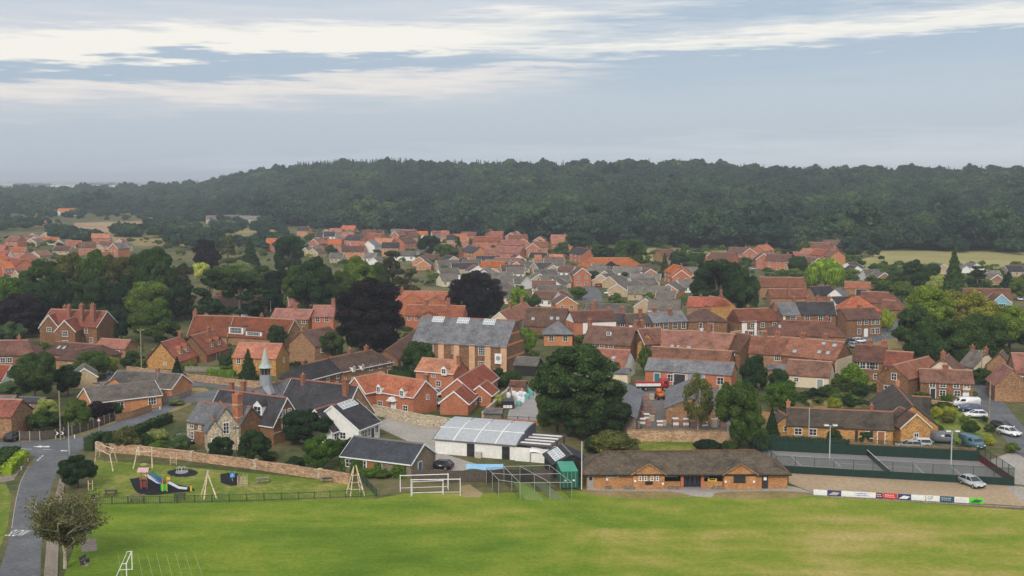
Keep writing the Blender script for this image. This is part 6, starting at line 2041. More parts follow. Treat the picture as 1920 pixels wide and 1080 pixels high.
CARW = wallmat('carstone_wall', (0.4, 0.265, 0.165), (0.24, 0.145, 0.085), 2.2)
wall_run('stone_wall', 'long low carstone wall between the playground and the school grounds', [(183, 846), (262, 853), (360, 864), (480, 880), (600, 898), (655, 908)], 1.35, .4, CARW, piers=14)
wall_run('yard_wall', 'mottled stone wall behind the school yard', [(700, 778), (735, 785), (800, 799), (856, 808)], 1.9, .4, WALL['FL'])
wall_run('brick_wall', 'brick wall between the builders yard and the pavilion lawn', [(1176, 827), (1270, 828), (1390, 831)], 1.9, .35, CARW, cope=WALL['BB'])
wall_run('stone_wall', 'stone wall along the lane below the twin dormered cottages', [(238, 699), (320, 708), (352, 713), (440, 724), (528, 731)], 1.4, .35, CARW)
wall_run('stone_wall', 'stone retaining wall beside the double-gabled brick house', [(905, 786), (930, 762), (972, 722)], 1.3, .35, WALL['FL'])
wall_run('brick_wall', 'low red wall edging the front of the paved drive', [(900, 793), (955, 794), (1060, 800)], .7, .3, WALL['RD'])
wall_run('garden_wall', 'low stone garden wall in front of the cottage pair', [(1738, 757), (1790, 762)], .7, .3, CARW)
wall_run('garden_wall', 'brown wall between the almshouse and the tennis court', [(1590, 842), (1660, 846), (1830, 852)], .9, .3, WALL['BB'])
FENCE_D = wallmat('fence_boards_dark', (0.1, 0.08, 0.065), (0.055, 0.045, 0.04), 6)
FENCE_B = wallmat('fence_boards_brown', (0.34, 0.2, 0.1), (0.22, 0.125, 0.065), 6)
FENCE_G = wallmat('fence_boards_grey', (0.26, 0.23, 0.19), (0.16, 0.14, 0.12), 6)
POSTC = plain('concrete_post', (0.5, 0.46, 0.38), .85)


def panel_fence(label, px, h, mat, post=None, step=1.85, name='timber_fence', pan=None):
    """posts and one panel between each two; pan(L) gives the panel's mesh"""
    P = [G(*q) for q in px]
    c = P[0].copy()
    o = thing(name, label, 'fence', c)
    pm = {}
    for si, (a, b) in enumerate(zip(P[:-1], P[1:])):
        d = b - a
        L = d.length
        rz = math.atan2(d.y, d.x)
        n = max(1, round(L / step))
        ln = round(L / n, 3)
        if ln not in pm:
            if pan:
                pm[ln] = pan(ln, h)
            else:
                mb = MB().box((0, 0, h / 2), (ln - .1, .05, h - .05)).box((0, -.03, h - .1), (ln - .1, .1, .07)).box((0, -.03, .25), (ln - .1, .1, .07))
                k = int(ln / .3)
                for i in range(k):
                    mb.box((-ln / 2 + .05 + (i + .5) * (ln - .1) / k, -.035, h / 2), (.13, .03, h - .08))
                pm[ln] = mb.mesh('panel', mat)
            pm['post'] = pm.get('post') or MB().box((0, 0, h / 2 + .02), (.1, .1, h + .12)).mesh('post', post or mat)
        for i in range(n + 1):
            if i == 0 and si > 0:
                continue
            q = a + d * (i / n) - c
            link('post', pm['post'], o, XF(q.x, q.y, 0, rz))
        for i in range(n):
            q = a + d * ((i + .5) / n) - c
            link('panel', pm[ln], o, XF(q.x, q.y, 0, rz))
    return o


panel_fence('dark panel fence with pale concrete posts along the road corner', [(37, 826), (75, 826), (104, 823), (135, 816), (165, 807), (215, 789)], 1.6, FENCE_D, POSTC)
panel_fence('brown timber panel fence below the brown-tiled bungalow', [(218, 791), (250, 783), (284, 771)], 1.4, FENCE_B)
panel_fence('grey timber fence beside the bungalow facing the road bend', [(305, 758), (335, 750), (358, 741)], 1.3, FENCE_G)
panel_fence('grey timber fence on the bank in front of the dormered cottages', [(347, 697), (385, 698), (412, 699)], 1.3, FENCE_G)
panel_fence('dark weathered timber fence behind the football goals', [(784, 903), (840, 905), (900, 904), (960, 902), (1036, 904)], 1.8, FENCE_D)
panel_fence('grey timber fence beside the orange-roofed house', [(425, 676), (446, 680)], 1.4, FENCE_G)
panel_fence('brown timber fence behind the birch at the yard edge', [(1415, 790), (1470, 792)], 1.9, FENCE_B)
panel_fence('brown timber fence in front of the ochre bungalow gable', [(1678, 827), (1700, 828)], 1.5, FENCE_B)
panel_fence('grey timber fence beside the parked grey van', [(1746, 846), (1790, 846)], 1.1, FENCE_G)
DKGREEN = plain('dark_green_steel', (0.015, 0.055, 0.04), .5)


def bars(mat):
    def f(L, h):
        mb = MB().box((0, 0, h - .05), (L, .05, .05)).box((0, 0, .15), (L, .05, .05))
        k = int(L / .22)
        for i in range(k):
            mb.box((-L / 2 + (i + .5) * L / k, 0, h / 2), (.024, .024, h))
        return mb.mesh('panel', mat)
    return f


panel_fence('low dark green railing along the field side of the playground', [(180, 946), (300, 944), (430, 941), (560, 937), (706, 931), (688, 912), (676, 900)], 1.05, DKGREEN, step=2.4, name='railing', pan=bars(DKGREEN))
panel_fence('black railing across the end of the paved drive', [(950, 792), (1055, 796)], 1.2, BLACKP, step=2.0, name='railing', pan=bars(BLACKP))
panel_fence('low post rail around the green by the street bend', [(1684, 643), (1705, 655), (1716, 664)], .8, WALL['WD'], step=2.0, name='rail_fence', pan=lambda L, h: MB().box((0, 0, h * .8), (L, .06, .1)).mesh('panel', WALL['WD']))


def veil(name, c, a):
    """woven netting seen from afar: threads too fine to tell apart, part of the light passes"""
    if name in MATS:
        return MATS[name]
    m, t, b = new_mat(name)
    b.inputs['Base Color'].default_value = (*c, 1)
    b.inputs['Roughness'].default_value = .8
    tr = nd(t, 'ShaderNodeBsdfTransparent')
    mx = nd(t, 'ShaderNodeMixShader')
    mx.inputs[0].default_value = a
    t.links.new(tr.outputs[0], mx.inputs[1])
    t.links.new(b.outputs[0], mx.inputs[2])
    t.links.new(mx.outputs[0], t.nodes['Material Output'].inputs[0])
    MATS[name] = m
    return m


def net_panel(mat, scr, zs, hs):
    def f(L, h):
        return MB().box((0, 0, h / 2), (L, .02, h)).mesh('netting', mat)
    return f


def court_fence():
    c0 = G(1405, 843)
    o = thing('court_fence', 'high green mesh fence with dark windbreak screen round the tennis court', 'fence', c0)
    mesh_m, scr_m = veil('chain_link', (0.02, 0.05, 0.035), .22), plain('windbreak', (0.012, 0.035, 0.026), .85)
    red = plain('maroon_screen', (0.12, 0.02, 0.03), .85)
    runs = [((1455, 886), (1902, 911), 12, 0.05, 1.15, scr_m), ((1405, 843), (1836, 865), 12, 0.05, 1.7, scr_m), ((1405, 843), (1455, 886), 6, .05, .9, scr_m), ((1836, 865), (1902, 911), 6, .05, 1.2, red)]
    H_ = 2.6
    for a, b, n, z0, z1, sm in runs:
        A, Bv = G(*a), G(*b)
        d = Bv - A
        rz = math.atan2(d.y, d.x)
        L = d.length / n
        me_n = MB().box((0, 0, H_ / 2), (L - .07, .012, H_)).mesh('netting', mesh_m)
        me_s = MB().box((0, -.03, (z0 + z1) / 2), (L - .07, .02, z1 - z0)).mesh('windbreak', sm)
        me_p = MB().box((0, 0, H_ / 2), (.08, .08, H_ + .1)).mesh('post', DKGREEN)
        me_r = MB().box((0, 0, H_), (L, .05, .05)).mesh('rail', DKGREEN)
        for i in range(n):
            q = A + d * ((i + .5) / n) - c0
            for nm, me in (('netting', me_n), ('windbreak', me_s), ('rail', me_r)):
                link(nm, me, o, XF(q.x, q.y, 0, rz))
            q = A + d * (i / n) - c0
            link('post', me_p, o, XF(q.x, q.y, 0, rz))
    a, b = G(1624, 853), G(1668, 893)
    o2 = thing('tennis_net', 'dark tennis net across the court', 'net', a)
    v = b - a
    rz = math.atan2(v.y, v.x)
    MB().box((v.length / 2, 0, .5), (v.length, .03, .9)).build('netting', veil('net_black', (.02, .02, .02), .6), o2, XF(0, 0, 0, rz))
    MB().box((v.length / 2, 0, .97), (v.length, .06, .07)).build('band', WHITE, o2, XF(0, 0, 0, rz))
    for s in (0, v.length):
        MB().bar((s, 0, 0), (s, 0, 1.07), .05).build('post', DKGREEN, o2, XF(0, 0, 0, rz))


court_fence()


def mast(name, label, x, yb, yt, r, mat, lamps=0, cat='pole', arm=0):
    p = G(x, yb)
    h = up_at(p, x, yt)
    o = thing(name, label, cat, p)
    MB().bar((0, 0, -.2), (0, 0, h), r, 8, r * .7).build('pole', mat, o)
    if lamps:
        MB().box((0, 0, h - .05), (1.7, .1, .1)).build('crossarm', GREYM, o)
        for s in (-.65, .65):
            l = MB().box((s, -.12, h + .1), (.75, .5, .22)).build('floodlight', GREYM, o)
            MB().box((s, -.38, h + .1), (.68, .03, .17)).build('lens', WHITE, l)
    if arm:
        MB().box((0, 0, h - .4), (1.4, .1, .12)).build('crossarm', mat, o)
        for s in (-.6, .6):
            MB().bar((s, 0, h - .36), (s, 0, h - .15), .05).build('insulator', WHITE, o)
    return o


STEEL = plain('pale_steel', (0.5, 0.52, 0.52), .5, .2)
POLEW = wallmat('pole_wood', (0.3, 0.24, 0.17), (0.17, 0.13, 0.09), 5)
mast('floodlight_mast', 'grey court floodlight with twin lamps, left front', 1554.5, 889, 798, .1, STEEL, 2, 'floodlight')
mast('floodlight_mast', 'grey court floodlight with twin lamps, right front beside the silver car', 1782, 903, 809, .1, STEEL, 2, 'floodlight')
mast('floodlight_mast', 'slim grey court pole behind the tennis court at left', 1516, 838, 765, .08, STEEL, 0, 'floodlight')
mast('flagpole', 'white flagpole at the left end of the pavilion', 1090.5, 918, 828, .07, WHITE, 0, 'flagpole')
mast('telegraph_pole', 'tall wooden telegraph pole beside the road fence', 114, 826, 733, .14, POLEW, 0, arm=0)
mast('lamp_column', 'grey street lamp column at the road corner', 130, 852, 792, .08, STEEL, 0)
mast('telegraph_pole', 'wooden telegraph pole by the lane below the large gabled house', 265.5, 694, 616, .14, POLEW, 0, arm=1)
mast('telegraph_pole', 'wooden pole in front of the bungalow at the road bend', 297.5, 746, 690, .11, POLEW)
mast('telegraph_pole', 'dark wooden pole by the street bend green', 1659, 655, 626, .14, POLEW, arm=1)
mast('telegraph_pole', 'wooden pole beside the grey-roofed stone cottage', 1839, 722, 655, .14, POLEW, arm=1)
mast('telegraph_pole', 'pale wooden pole on the right-hand street beside the white hatchback', 1854, 800, 714, .13, POLEW)
mast('lamp_column', 'tall pale lamp column among the left-hand pines', 508, 612, 563, .09, STEEL)
mast('timber_post', 'tall timber post on the lawn behind the pavilion', 1364, 846, 800, .1, POLEW)
mast('lamp_column', 'tall lamp column behind the twin-gabled house', 151, 610, 555, .09, STEEL)
mast('lamp_column', 'slim lamp column beside the dark trees at right', 1805, 665, 634, .09, STEEL)


def sign_on_posts(name, label, x, y, w, h, z, board, cat='sign', rz=0.0, n=2):
    p = G(x, y)
    o = thing(name, label, cat, p, rz)
    for s in ((-.35, .35) if n == 2 else (0,)):
        MB().box((s * w, .05, (z + h / 2) / 2), (.08, .06, z + h / 2)).build('post', STEEL, o)
    bo = MB().box((0, 0, z), (w, .05, h)).build('board', board, o)
    return o, bo


o_, b_ = sign_on_posts('chevron_sign', 'black road sign with two white chevrons at the bend', 112.5, 823, 1.9, .75, 1.0, BLACKP, 'sign', .1)
for k in (-.45, .45):
    MB().add([(k - .25, -.04, .72), (k, -.04, .72), (k + .3, -.04, 1.0), (k, -.04, 1.28), (k - .25, -.04, 1.28), (k + .05, -.04, 1.0)], [(0, 1, 2, 5), (5, 2, 3, 4)]).build('chevron', WHITE, b_)
p_ = G(186, 806)
o_ = thing('warning_sign', 'triangular road warning sign on a pole by the fence', 'sign', p_)
MB().bar((0, 0, 0), (0, 0, 2.0), .05).build('post', STEEL, o_)
t_ = MB().profile([(-.4, 1.55), (.4, 1.55), (0, 2.25)], -.05, -.02, 'y').build('plate', plain('sign_red', (.45, .12, .05), .5), o_)
MB().profile([(-.26, 1.62), (.26, 1.62), (0, 2.08)], -.07, -.055, 'y').build('face', WHITE, t_)
p_ = G(161, 1020)
o_ = thing('information_board', 'blue and white noticeboard on a post beside the thin tree', 'sign', p_)
MB().bar((0, 0, 0), (0, 0, 1.7), .06).build('post', POLEW, o_)
i_ = MB().box((0, -.05, 1.9), (1.5, .08, .9)).build('board', plain('board_blue', (.13, .22, .42), .5), o_)
MB().box((.5, -.1, 1.95), (.45, .03, .6)).build('poster', WHITE, i_)
sheet('paved_base', [(152, 1035), (154, 1010), (181, 1009), (182, 1033)], PAVE, .014)
sheet('paved_base', [(152, 1062), (154, 1044), (164, 1044), (166, 1061)], PAVE, .014)
# reflective white marker posts
for i, (x, y) in enumerate(((51, 858), (52, 866), (40, 882), (140, 822), (300, 768))):
    p = G(x, y)
    o = thing('marker_post', 'small black and white marker post, %s along the road verge' % ORD[i], 'bollard', p, group='marker posts on the verge')
    MB().box((0, 0, .35), (.13, .13, .7)).build('shaft', WHITE, o)
    MB().box((0, 0, .78), (.14, .14, .16)).build('cap', BLACKP, o)


# ------------------------------------------------------------------ goals, nets, advertising boards, container
def goal(label, A, Bv, h, back, group=None):
    c = (A + Bv) / 2
    d = (Bv - A)
    w = d.length
    o = thing('football_goal', label, 'goal', c, math.atan2(d.y, d.x))
    r = .06
    for s in (-1, 1):
        MB().bar((s * w / 2, 0, 0), (s * w / 2, 0, h), r, 8).build('post', WHITE, o)
        MB().bar((s * w / 2, 0, h), (s * w / 2, back * .35, h), r * .6, 6).bar((s * w / 2, back * .35, h), (s * w / 2, back, 0.05), r * .6, 6).bar((s * w / 2, 0, .05), (s * w / 2, back, .05), r * .6, 6).build('side_frame', WHITE, o)
    MB().bar((-w / 2 - r, 0, h), (w / 2 + r, 0, h), r, 8).build('crossbar', WHITE, o)
    MB().bar((-w / 2, back, .05), (w / 2, back, .05), r * .6, 6).build('ground_bar', WHITE, o)
    return o


goal('rear of the two large white football goals by the timber fence', G(750.7, 922), G(840.5, 919), 2.35, 1.8)
goal('front of the two large white football goals by the timber fence', G(771, 931), G(863, 929.5), 2.4, 1.8)
goal('smaller white goal frame standing inside the front football goal', G(773, 929.5), G(831, 927), 2.0, 1.2)
goal('small white football goal on the pitch at lower left', G(248, 1068), G(238, 1092), 2.15, -1.4)


def cricket_nets():
    p = G(985, 930)
    o = thing('cricket_nets', 'steel-framed cricket practice nets with black netting', 'cricket net', p)
    q = lambda x, y: G(x, y) - p
    net = veil('cricket_netting', (.02, .024, .024), .12)
    lanes = [((912, 905), (935, 931)), ((945, 905), (975, 937)), ((975, 904), (1031, 936)), ((1030, 902), (1072, 936))]
    h = 2.4
    for (a, b) in lanes:
        A, Bq = q(*a), q(*b)
        for t in (0, .5, 1):
            v = A.lerp(Bq, t)
            MB().bar(v, v + Vector((0, 0, h)), .028, 6).build('post', STEEL, o)
        MB().bar(A + Vector((0, 0, h)), Bq + Vector((0, 0, h)), .03, 6).build('top_rail', STEEL, o)
        d = Bq - A
        rz = math.atan2(d.y, d.x)
        m = (A + Bq) / 2
        MB().box((0, 0, h / 2), (d.length, .015, h)).build('netting', net, o, XF(m.x, m.y, 0, rz))
    for i in range(3):
        for t in (0, .5, 1):
            a, b = q(*lanes[i][0]).lerp(q(*lanes[i][1]), t), q(*lanes[i + 1][0]).lerp(q(*lanes[i + 1][1]), t)
            MB().bar(a + Vector((0, 0, h)), b + Vector((0, 0, h)), .03, 6).build('cross_rail', STEEL, o)
        a, b = q(*lanes[i][0]), q(*lanes[i + 1][0])
        d = b - a
        m = (a + b) / 2
        MB().box((0, 0, h / 2), (d.length, .015, h)).build('netting', net, o, XF(m.x, m.y, 0, math.atan2(d.y, d.x)))


cricket_nets()


def ad_boards():
    BC = {'w': (.78, .78, .76), 'n': (.03, .05, .16), 'm': (.14, .03, .07), 'r': (.6, .03, .03), 'd': (.03, .08, .13), 'g': (.12, .62, .05)}
    rows = [(1525, 1551, 'w', None, 'plain white'), (1551, 1577, 'n', (.5, .42, .36), 'navy and tan'), (1577, 1603, 'w', None, 'blank white'), (1603, 1629, 'w', (.16, .22, .5), 'white with blue lettering'), (1629, 1642, 'w', None, 'narrow white'),
            (1642.5, 1655, 'm', (.6, .5, .55), 'small maroon'), (1656, 1682, 'r', (.85, .5, .5), 'red'), (1683, 1708, 'n', (.75, .8, .78), 'navy with a white sweep'), (1708, 1735, 'w', (.75, .82, .9), 'pale white'), (1736, 1762, 'w', (.1, .1, .1), 'white with black initials'),
            (1762, 1789, 'd', (.4, .48, .55), 'dark blue'), (1789, 1817, 'w', (.6, .6, .6), 'faint-lettered white'), (1817, 1844, 'g', (.03, .12, .04), 'bright green')]
    base = lambda x: 929.3 + (x - 1525) * (946.5 - 929.3) / (1844 - 1525)
    for i, (x0, x1, k, ink, words_) in enumerate(rows):
        A, C = G(x0 + .3, base(x0)), G(x1 - .3, base(x1))
        d = C - A
        L = d.length
        o = thing('advertising_board', '%s advertising board in the row along the pitch edge' % words_, 'board', (A + C) / 2, math.atan2(d.y, d.x), 'advertising boards along the pitch')
        b = MB().box((0, 0, .52), (L, .06, .78)).build('panel', plain('board_' + k, BC[k], .55), o)
        for s in (-1, 1):
            MB().box((s * L * .4, .08, .4), (.07, .07, .9)).build('leg', STEEL, o)
        if ink:
            m = plain('ink_%d' % i, ink, .6)
            if i == 9:
                cu = bpy.data.curves.new('initials', 'FONT')
                cu.body, cu.size, cu.align_x, cu.align_y = 'GF', .62, 'CENTER', 'CENTER'
                tmp = bpy.data.objects.new('tmp', cu)
                COL.objects.link(tmp)
                bpy.context.view_layer.update()
                me = bpy.data.meshes.new_from_object(tmp.evaluated_get(bpy.context.evaluated_depsgraph_get()))
                bpy.data.objects.remove(tmp)
                me.materials.clear()
                me.materials.append(m)
                link('lettering', me, b, Matrix.Translation((-.35, -.045, .56)) @ Matrix.Rotation(math.pi / 2, 4, 'X'))
            elif i in (1, 7, 12):
                MB().add([(-L * .45, -.04, .25), (L * .2, -.04, .25), (L * .42, -.04, .6), (-L * .05, -.04, .72)], [(0, 1, 2, 3)]).build('print', m, b)
            else:
                rr = random.Random(i)
                for j in range(2):
                    z = .66 - j * .26
                    x = -L * .4
                    while x < L * .3:
                        w = rr.uniform(.08, .3)
                        MB().box((x + w / 2, -.04, z), (w, .02, .15 - .04 * j)).build('print', m, b)
                        x += w + .07
    A, C = G(1518, 930), G(1990, 957)
    d = C - A
    k = thing('kerb_board', 'long low timber edging under the advertising boards', 'edging', A, math.atan2(d.y, d.x))
    n = 16
    for i in range(n):
        MB().box(((i + .5) * d.length / n, 0, .07), (d.length / n - .02, .12, .2)).build('board', FENCE_G, k)


ad_boards()


def container():
    p = G(1068, 917)
    o = thing('shipping_container', 'green shipping container beside the pavilion', 'container', p, math.radians(94))
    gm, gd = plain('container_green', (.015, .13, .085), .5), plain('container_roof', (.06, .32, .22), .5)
    L, W, H_ = 6.0, 2.45, 2.5
    mb = MB().box((L / 2, 0, H_ / 2 + .1), (L - .1, W - .12, H_ - .1))
    for i in range(20):
        for s in (-1, 1):
            mb.box((.25 + i * .29, s * (W / 2 - .05), H_ / 2 + .1), (.14, .06, H_ - .3))
    mb.build('body', gm, o)
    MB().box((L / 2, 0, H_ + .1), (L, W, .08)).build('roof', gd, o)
    for s in (-1, 1):
        for x in (.06, L - .06):
            MB().box((x, s * (W / 2 - .06), H_ / 2 + .1), (.16, .16, H_ + .05)).build('corner_post', gm, o)
        d = MB().box((-.03, s * W / 4, H_ / 2 + .1), (.08, W / 2 - .12, H_ - .25)).build('door', gm, o)
        for y in (.3, .85):
            MB().bar((-.1, s * y, .25), (-.1, s * y, H_), .03, 6).build('lock_bar', GREYM, d)
        MB().box((-.09, s * .6, 1.3), (.03, .3, .22)).build('label_plate', WHITE, d)


container()


# ------------------------------------------------------------------ playground
LOG = wallmat('peeled_log', (0.58, 0.47, 0.33), (0.4, 0.3, 0.2), 4)


def frame_thing(name, label, cat, x, y):
    p = G(x, y)
    return thing(name, label, cat, p), (lambda u, v: G(u, v) - p)


def play():
    Z = lambda v, z: v + Vector((0, 0, z))
    o, q = frame_thing('rope_climbing_frame', 'pale log climbing frame with hanging ropes at the playground corner', 'climbing frame', 199, 870)
    base = [q(178, 866), q(212, 884), q(220, 868), q(186, 857)]
    top = [q(182, 868), q(207, 881), q(214, 870), q(190, 860)]
    for b, t in zip(base, top):
        MB().bar(b, Z(t, 2.35), .1, 7, .08).build('post', LOG, o)
    for i in range(4):
        MB().bar(Z(top[i], 2.35), Z(top[(i + 1) % 4], 2.35), .08, 7).build('beam', LOG, o)
    for i in (0, 2):
        m = (top[i] + top[(i + 1) % 4]) / 2
        MB().bar(Z(m, 2.35), Z(m * .4, .6), .02, 4).build('rope', BLACKP, o)
    MB().box((0, 0, .5), (.5, .2, .06)).build('swing_seat', BLACKP, o)
    o, q = frame_thing('basket_swing', 'pale log basket swing in the playground', 'swing', 268, 876)
    a, b = q(249.5, 879), q(285.5, 878)
    for s, e in ((a, q(258, 876)), (b, q(285, 872))):
        MB().bar(s, Z(s.lerp(e, .6), 1.4), .1, 7, .09).bar(Z(s.lerp(e, .6), 1.4), Z(e, 2.9), .09, 7, .08).build('post', LOG, o)
    MB().bar(Z(q(256, 876), 2.35), Z(q(294, 873), 2.35), .08, 7).build('beam', LOG, o)
    ring = MB()
    cc = Z(q(270, 876), .45)
    for i in range(16):
        t0, t1 = 6.2832 * i / 16, 6.2832 * (i + 1) / 16
        ring.bar(cc + Vector((.5 * math.cos(t0), .5 * math.sin(t0), 0)), cc + Vector((.5 * math.cos(t1), .5 * math.sin(t1), 0)), .06, 6)
    ring.build('basket', LOG, o)
    for s in (-.45, .45):
        MB().bar(cc + Vector((s, 0, 0)), Z(q(270, 876), 2.35) + Vector((s * .5, 0, 0)), .015, 4).build('rope', BLACKP, o)
    o, q = frame_thing('net_frame', 'small pale climbing net frame against the carstone wall', 'climbing frame', 325, 872)
    for x in (319.5, 331):
        MB().bar(q(x, 872), Z(q(x, 872), 2.0), .05, 6).build('post', LOG, o)
    for z in (.35, 1.2, 1.9):
        MB().bar(Z(q(319.5, 872), z), Z(q(331, 872), z), .03, 6).build('rail', LOG, o)
    nb = MB()
    for i in range(5):
        x = q(319.5 + (i + .5) * 2.3, 872)
        nb.bar(Z(x, .35), Z(x, 1.2), .012, 4)
    for z in (.55, .75, .95):
        nb.bar(Z(q(319.5, 872), z), Z(q(331, 872), z), .012, 4)
    nb.build('net', LOG, o)
    # safety surfaces
    wave = [(342 + (29 + 2 * math.sin(i * 2.1)) * math.cos(6.2832 * i / 40), 886.5 + (7.6 + .5 * math.sin(i * 1.7)) * math.sin(6.2832 * i / 40)) for i in range(40)]
    sheet('rubber_surface', wave, RUBBER, .014)
    sheet('rubber_surface', smooth_line([(243, 898), (258, 924), (292, 928), (330, 924), (362, 921), (363, 916), (350, 912), (320, 905), (290, 898), (262, 895)], 4), RUBBER, .014)
    sheet('rubber_surface', [(413, 889), (414, 905), (432, 911), (455, 909), (448, 888), (430, 886)], RUBBER, .014)
    o, q = frame_thing('roundabout', 'grey playground roundabout on a black rubber patch', 'roundabout', 341, 886)
    MB().bar((0, 0, .02), (0, 0, .16), .95, 24).build('platform', plain('grey_disc', (.3, .3, .32), .6), o)
    for i in range(5):
        a0 = 6.2832 * i / 5
        v = Vector((math.cos(a0) * .8, math.sin(a0) * .8, 0))
        MB().bar(Z(v, .15), Z(v, .85), .03, 6).bar(Z(v, .85), (0, 0, .85), .03, 6).build('handrail', STEEL, o)
    MB().bar((0, 0, .15), (0, 0, .9), .06, 8).build('spindle', LOG, o)
    # tower and slides
    o, q = frame_thing('slide_unit', 'playground tower with white slide, blue bridge and green panel on black rubber', 'slide', 275, 918)
    brown, blue, green, red = plain('play_brown', (.32, .12, .05), .6), plain('play_blue', (.05, .13, .38), .5), plain('play_green', (.05, .55, .06), .5), plain('play_red', (.22, .05, .06), .5)
    teal, pinkm, yel = plain('play_teal', (.04, .28, .22), .5), plain('play_pink', (.55, .33, .36), .5), plain('play_yellow', (.75, .42, .05), .5)
    T1 = [q(265, 917), q(276, 917), q(276, 911), q(265, 911)]
    for v in T1:
        MB().bar(v, Z(v, 2.5), .06, 6).build('tower_post', brown, o)
    m1 = sum(T1, Vector()) / 4
    MB().box((m1.x, m1.y, 1.35), (1.1, 1.1, .08)).build('platform', brown, o)
    MB().box((m1.x, m1.y - .5, .62), (.85, .06, .9)).build('panel', red, o)
    MB().add([(m1.x - .8, m1.y - .7, 2.4), (m1.x + .8, m1.y - .7, 2.4), (m1.x + .8, m1.y, 2.95), (m1.x - .8, m1.y, 2.95), (m1.x + .8, m1.y + .7, 2.4), (m1.x - .8, m1.y + .7, 2.4)], [(0, 1, 2, 3), (3, 2, 4, 5)]).build('tower_roof', pinkm, o)
    T2 = [q(305, 922), q(313.5, 922), q(313.5, 915), q(305, 915)]
    for v in T2:
        MB().bar(v, Z(v, 1.5), .05, 6).build('tower_post', yel, o)
    m2 = sum(T2, Vector()) / 4
    MB().box((m2.x, m2.y, .95), (.9, .9, .08)).build('platform', brown, o)
    MB().box((m2.x, m2.y - .5, .5), (.85, .07, .95)).build('panel', green, o)
    MB().box((m2.x, m2.y - .45, 1.22), (.85, .07, .4)).build('panel', red, o)
    MB().box((m2.x + .4, m2.y + .5, 1.55), (.5, .1, .4)).build('panel', yel, o)
    a, b = m1 + Vector((.6, 0, 1.35)), m2 + Vector((-.5, 0, 1.0))
    br = MB()
    for i in range(12):
        v = a.lerp(b, i / 11)
        br.bar(v, Z(v, .75), .025, 4)
        br.bar(v + Vector((0, .8, 0)), Z(v + Vector((0, .8, 0)), .75), .025, 4)
    br.bar(Z(a, .75), Z(b, .75), .03, 5).build('bridge_rail', blue, o)
    MB().add([a, b, b + Vector((0, .8, 0)), a + Vector((0, .8, 0)), Z(a, -.08), Z(b, -.08), Z(b + Vector((0, .8, 0)), -.08), Z(a + Vector((0, .8, 0)), -.08)], [(0, 1, 2, 3), (7, 6, 5, 4), (0, 4, 5, 1), (2, 6, 7, 3)]).build('bridge', blue, o)

    def slide(pts, w, m):
        mb = MB()
        for p0, p1 in zip(pts[:-1], pts[1:]):
            d = (p1 - p0)
            n = Vector((-d.y, d.x, 0)).normalized() * w / 2
            for s in (-1, 1):
                mb.add([p0 + n * s, p1 + n * s, Z(p1 + n * s, .22), Z(p0 + n * s, .22)], [(0, 1, 2, 3)])
            mb.add([p0 - n, p1 - n, p1 + n, p0 + n], [(0, 1, 2, 3)])
        mb.build('slide', m, o)
    s0 = m1 + Vector((.4, -.4, 1.9))
    slide([s0, s0 + Vector((.9, -.2, -.5)), s0 + Vector((1.7, -.3, -1.0)), s0 + Vector((2.5, -.4, -1.15))], .5, plain('slide_white', (.62, .66, .72), .4))
    slide([m1 + Vector((.9, .7, 2.0)), m1 + Vector((1.9, .8, 1.2)), m1 + Vector((2.4, .8, .9))], .7, teal)
    s1 = m2 + Vector((.5, 0, 1.0))
    slide([s1, s1 + Vector((.8, -.1, -.35)), s1 + Vector((1.6, -.15, -.75)), s1 + Vector((2.7, -.2, -.85))], .45, plain('slide_white', (.62, .66, .72), .4))
    v = q(358.5, 921)
    MB().bar(v, Z(v, .75), .16, 8, .12).build('spring_toy', yel, o)
    o, q = frame_thing('log_tripod', 'leaning log tripod swing in the playground foreground', 'swing', 391, 930)
    tp = Z(q(390, 930), 3.3)
    for x, y in ((377, 931), (382.5, 937), (406.5, 935)):
        MB().bar(q(x, y), tp, .11, 7, .08).build('leg', LOG, o)
    MB().bar(tp + Vector((0, 0, -.2)), tp + Vector((.1, .05, .35)), .16, 8).build('joint', STEEL, o)
    o, q = frame_thing('spinner', 'blue ball spinner seat on the smaller rubber patch', 'play equipment', 436, 902)
    MB().bar((0, 0, 0), (0, 0, 1.2), .05, 6).build('pole', STEEL, o)
    bm = bmesh.new()
    bmesh.ops.create_icosphere(bm, subdivisions=2, radius=.38)
    me = bpy.data.meshes.new('seat')
    bm.to_mesh(me)
    bm.free()
    me.materials.append(plain('play_sky', (.12, .35, .62), .4))
    link('seat', me, o, Matrix.Translation((0, 0, .75)))
    MB().bar((-.35, 0, 1.1), (-.42, 0, 1.6), .04, 5).bar((.35, 0, 1.1), (.42, 0, 1.6), .04, 5).bar((-.35, 0, 1.1), (.35, 0, 1.1), .04, 5).build('handle', plain('play_sky', (.12, .35, .62), .4), o)
    for i in range(8):
        p = G(446 + i * 2.5, 912 - i * .15)
        o = tag(MB().bar((0, 0, 0), (.03 * (i % 3 - 1), 0, 1.6 + .25 * math.sin(i * 1.9)), .06, 6, .05).build('balance_post', LOG, None, Matrix.Translation(p)),
                '%s timber balance post from the left beside the rubber patch' % ORD[i], 'post', 'timber balance posts')
    # timber tower frame at the right end
    o, q = frame_thing('timber_climbing_tower', 'tall A-shaped timber climbing tower beside the green railing', 'climbing frame', 666, 925)
    tp = [Z(q(664, 925), 3.9), Z(q(668, 922), 3.9)]
    ft = [q(649, 926), q(657, 932), q(684, 931), q(675, 922)]
    for i, f in enumerate(ft):
        MB().bar(f, tp[i // 2], .09, 7, .07).build('leg', LOG, o)
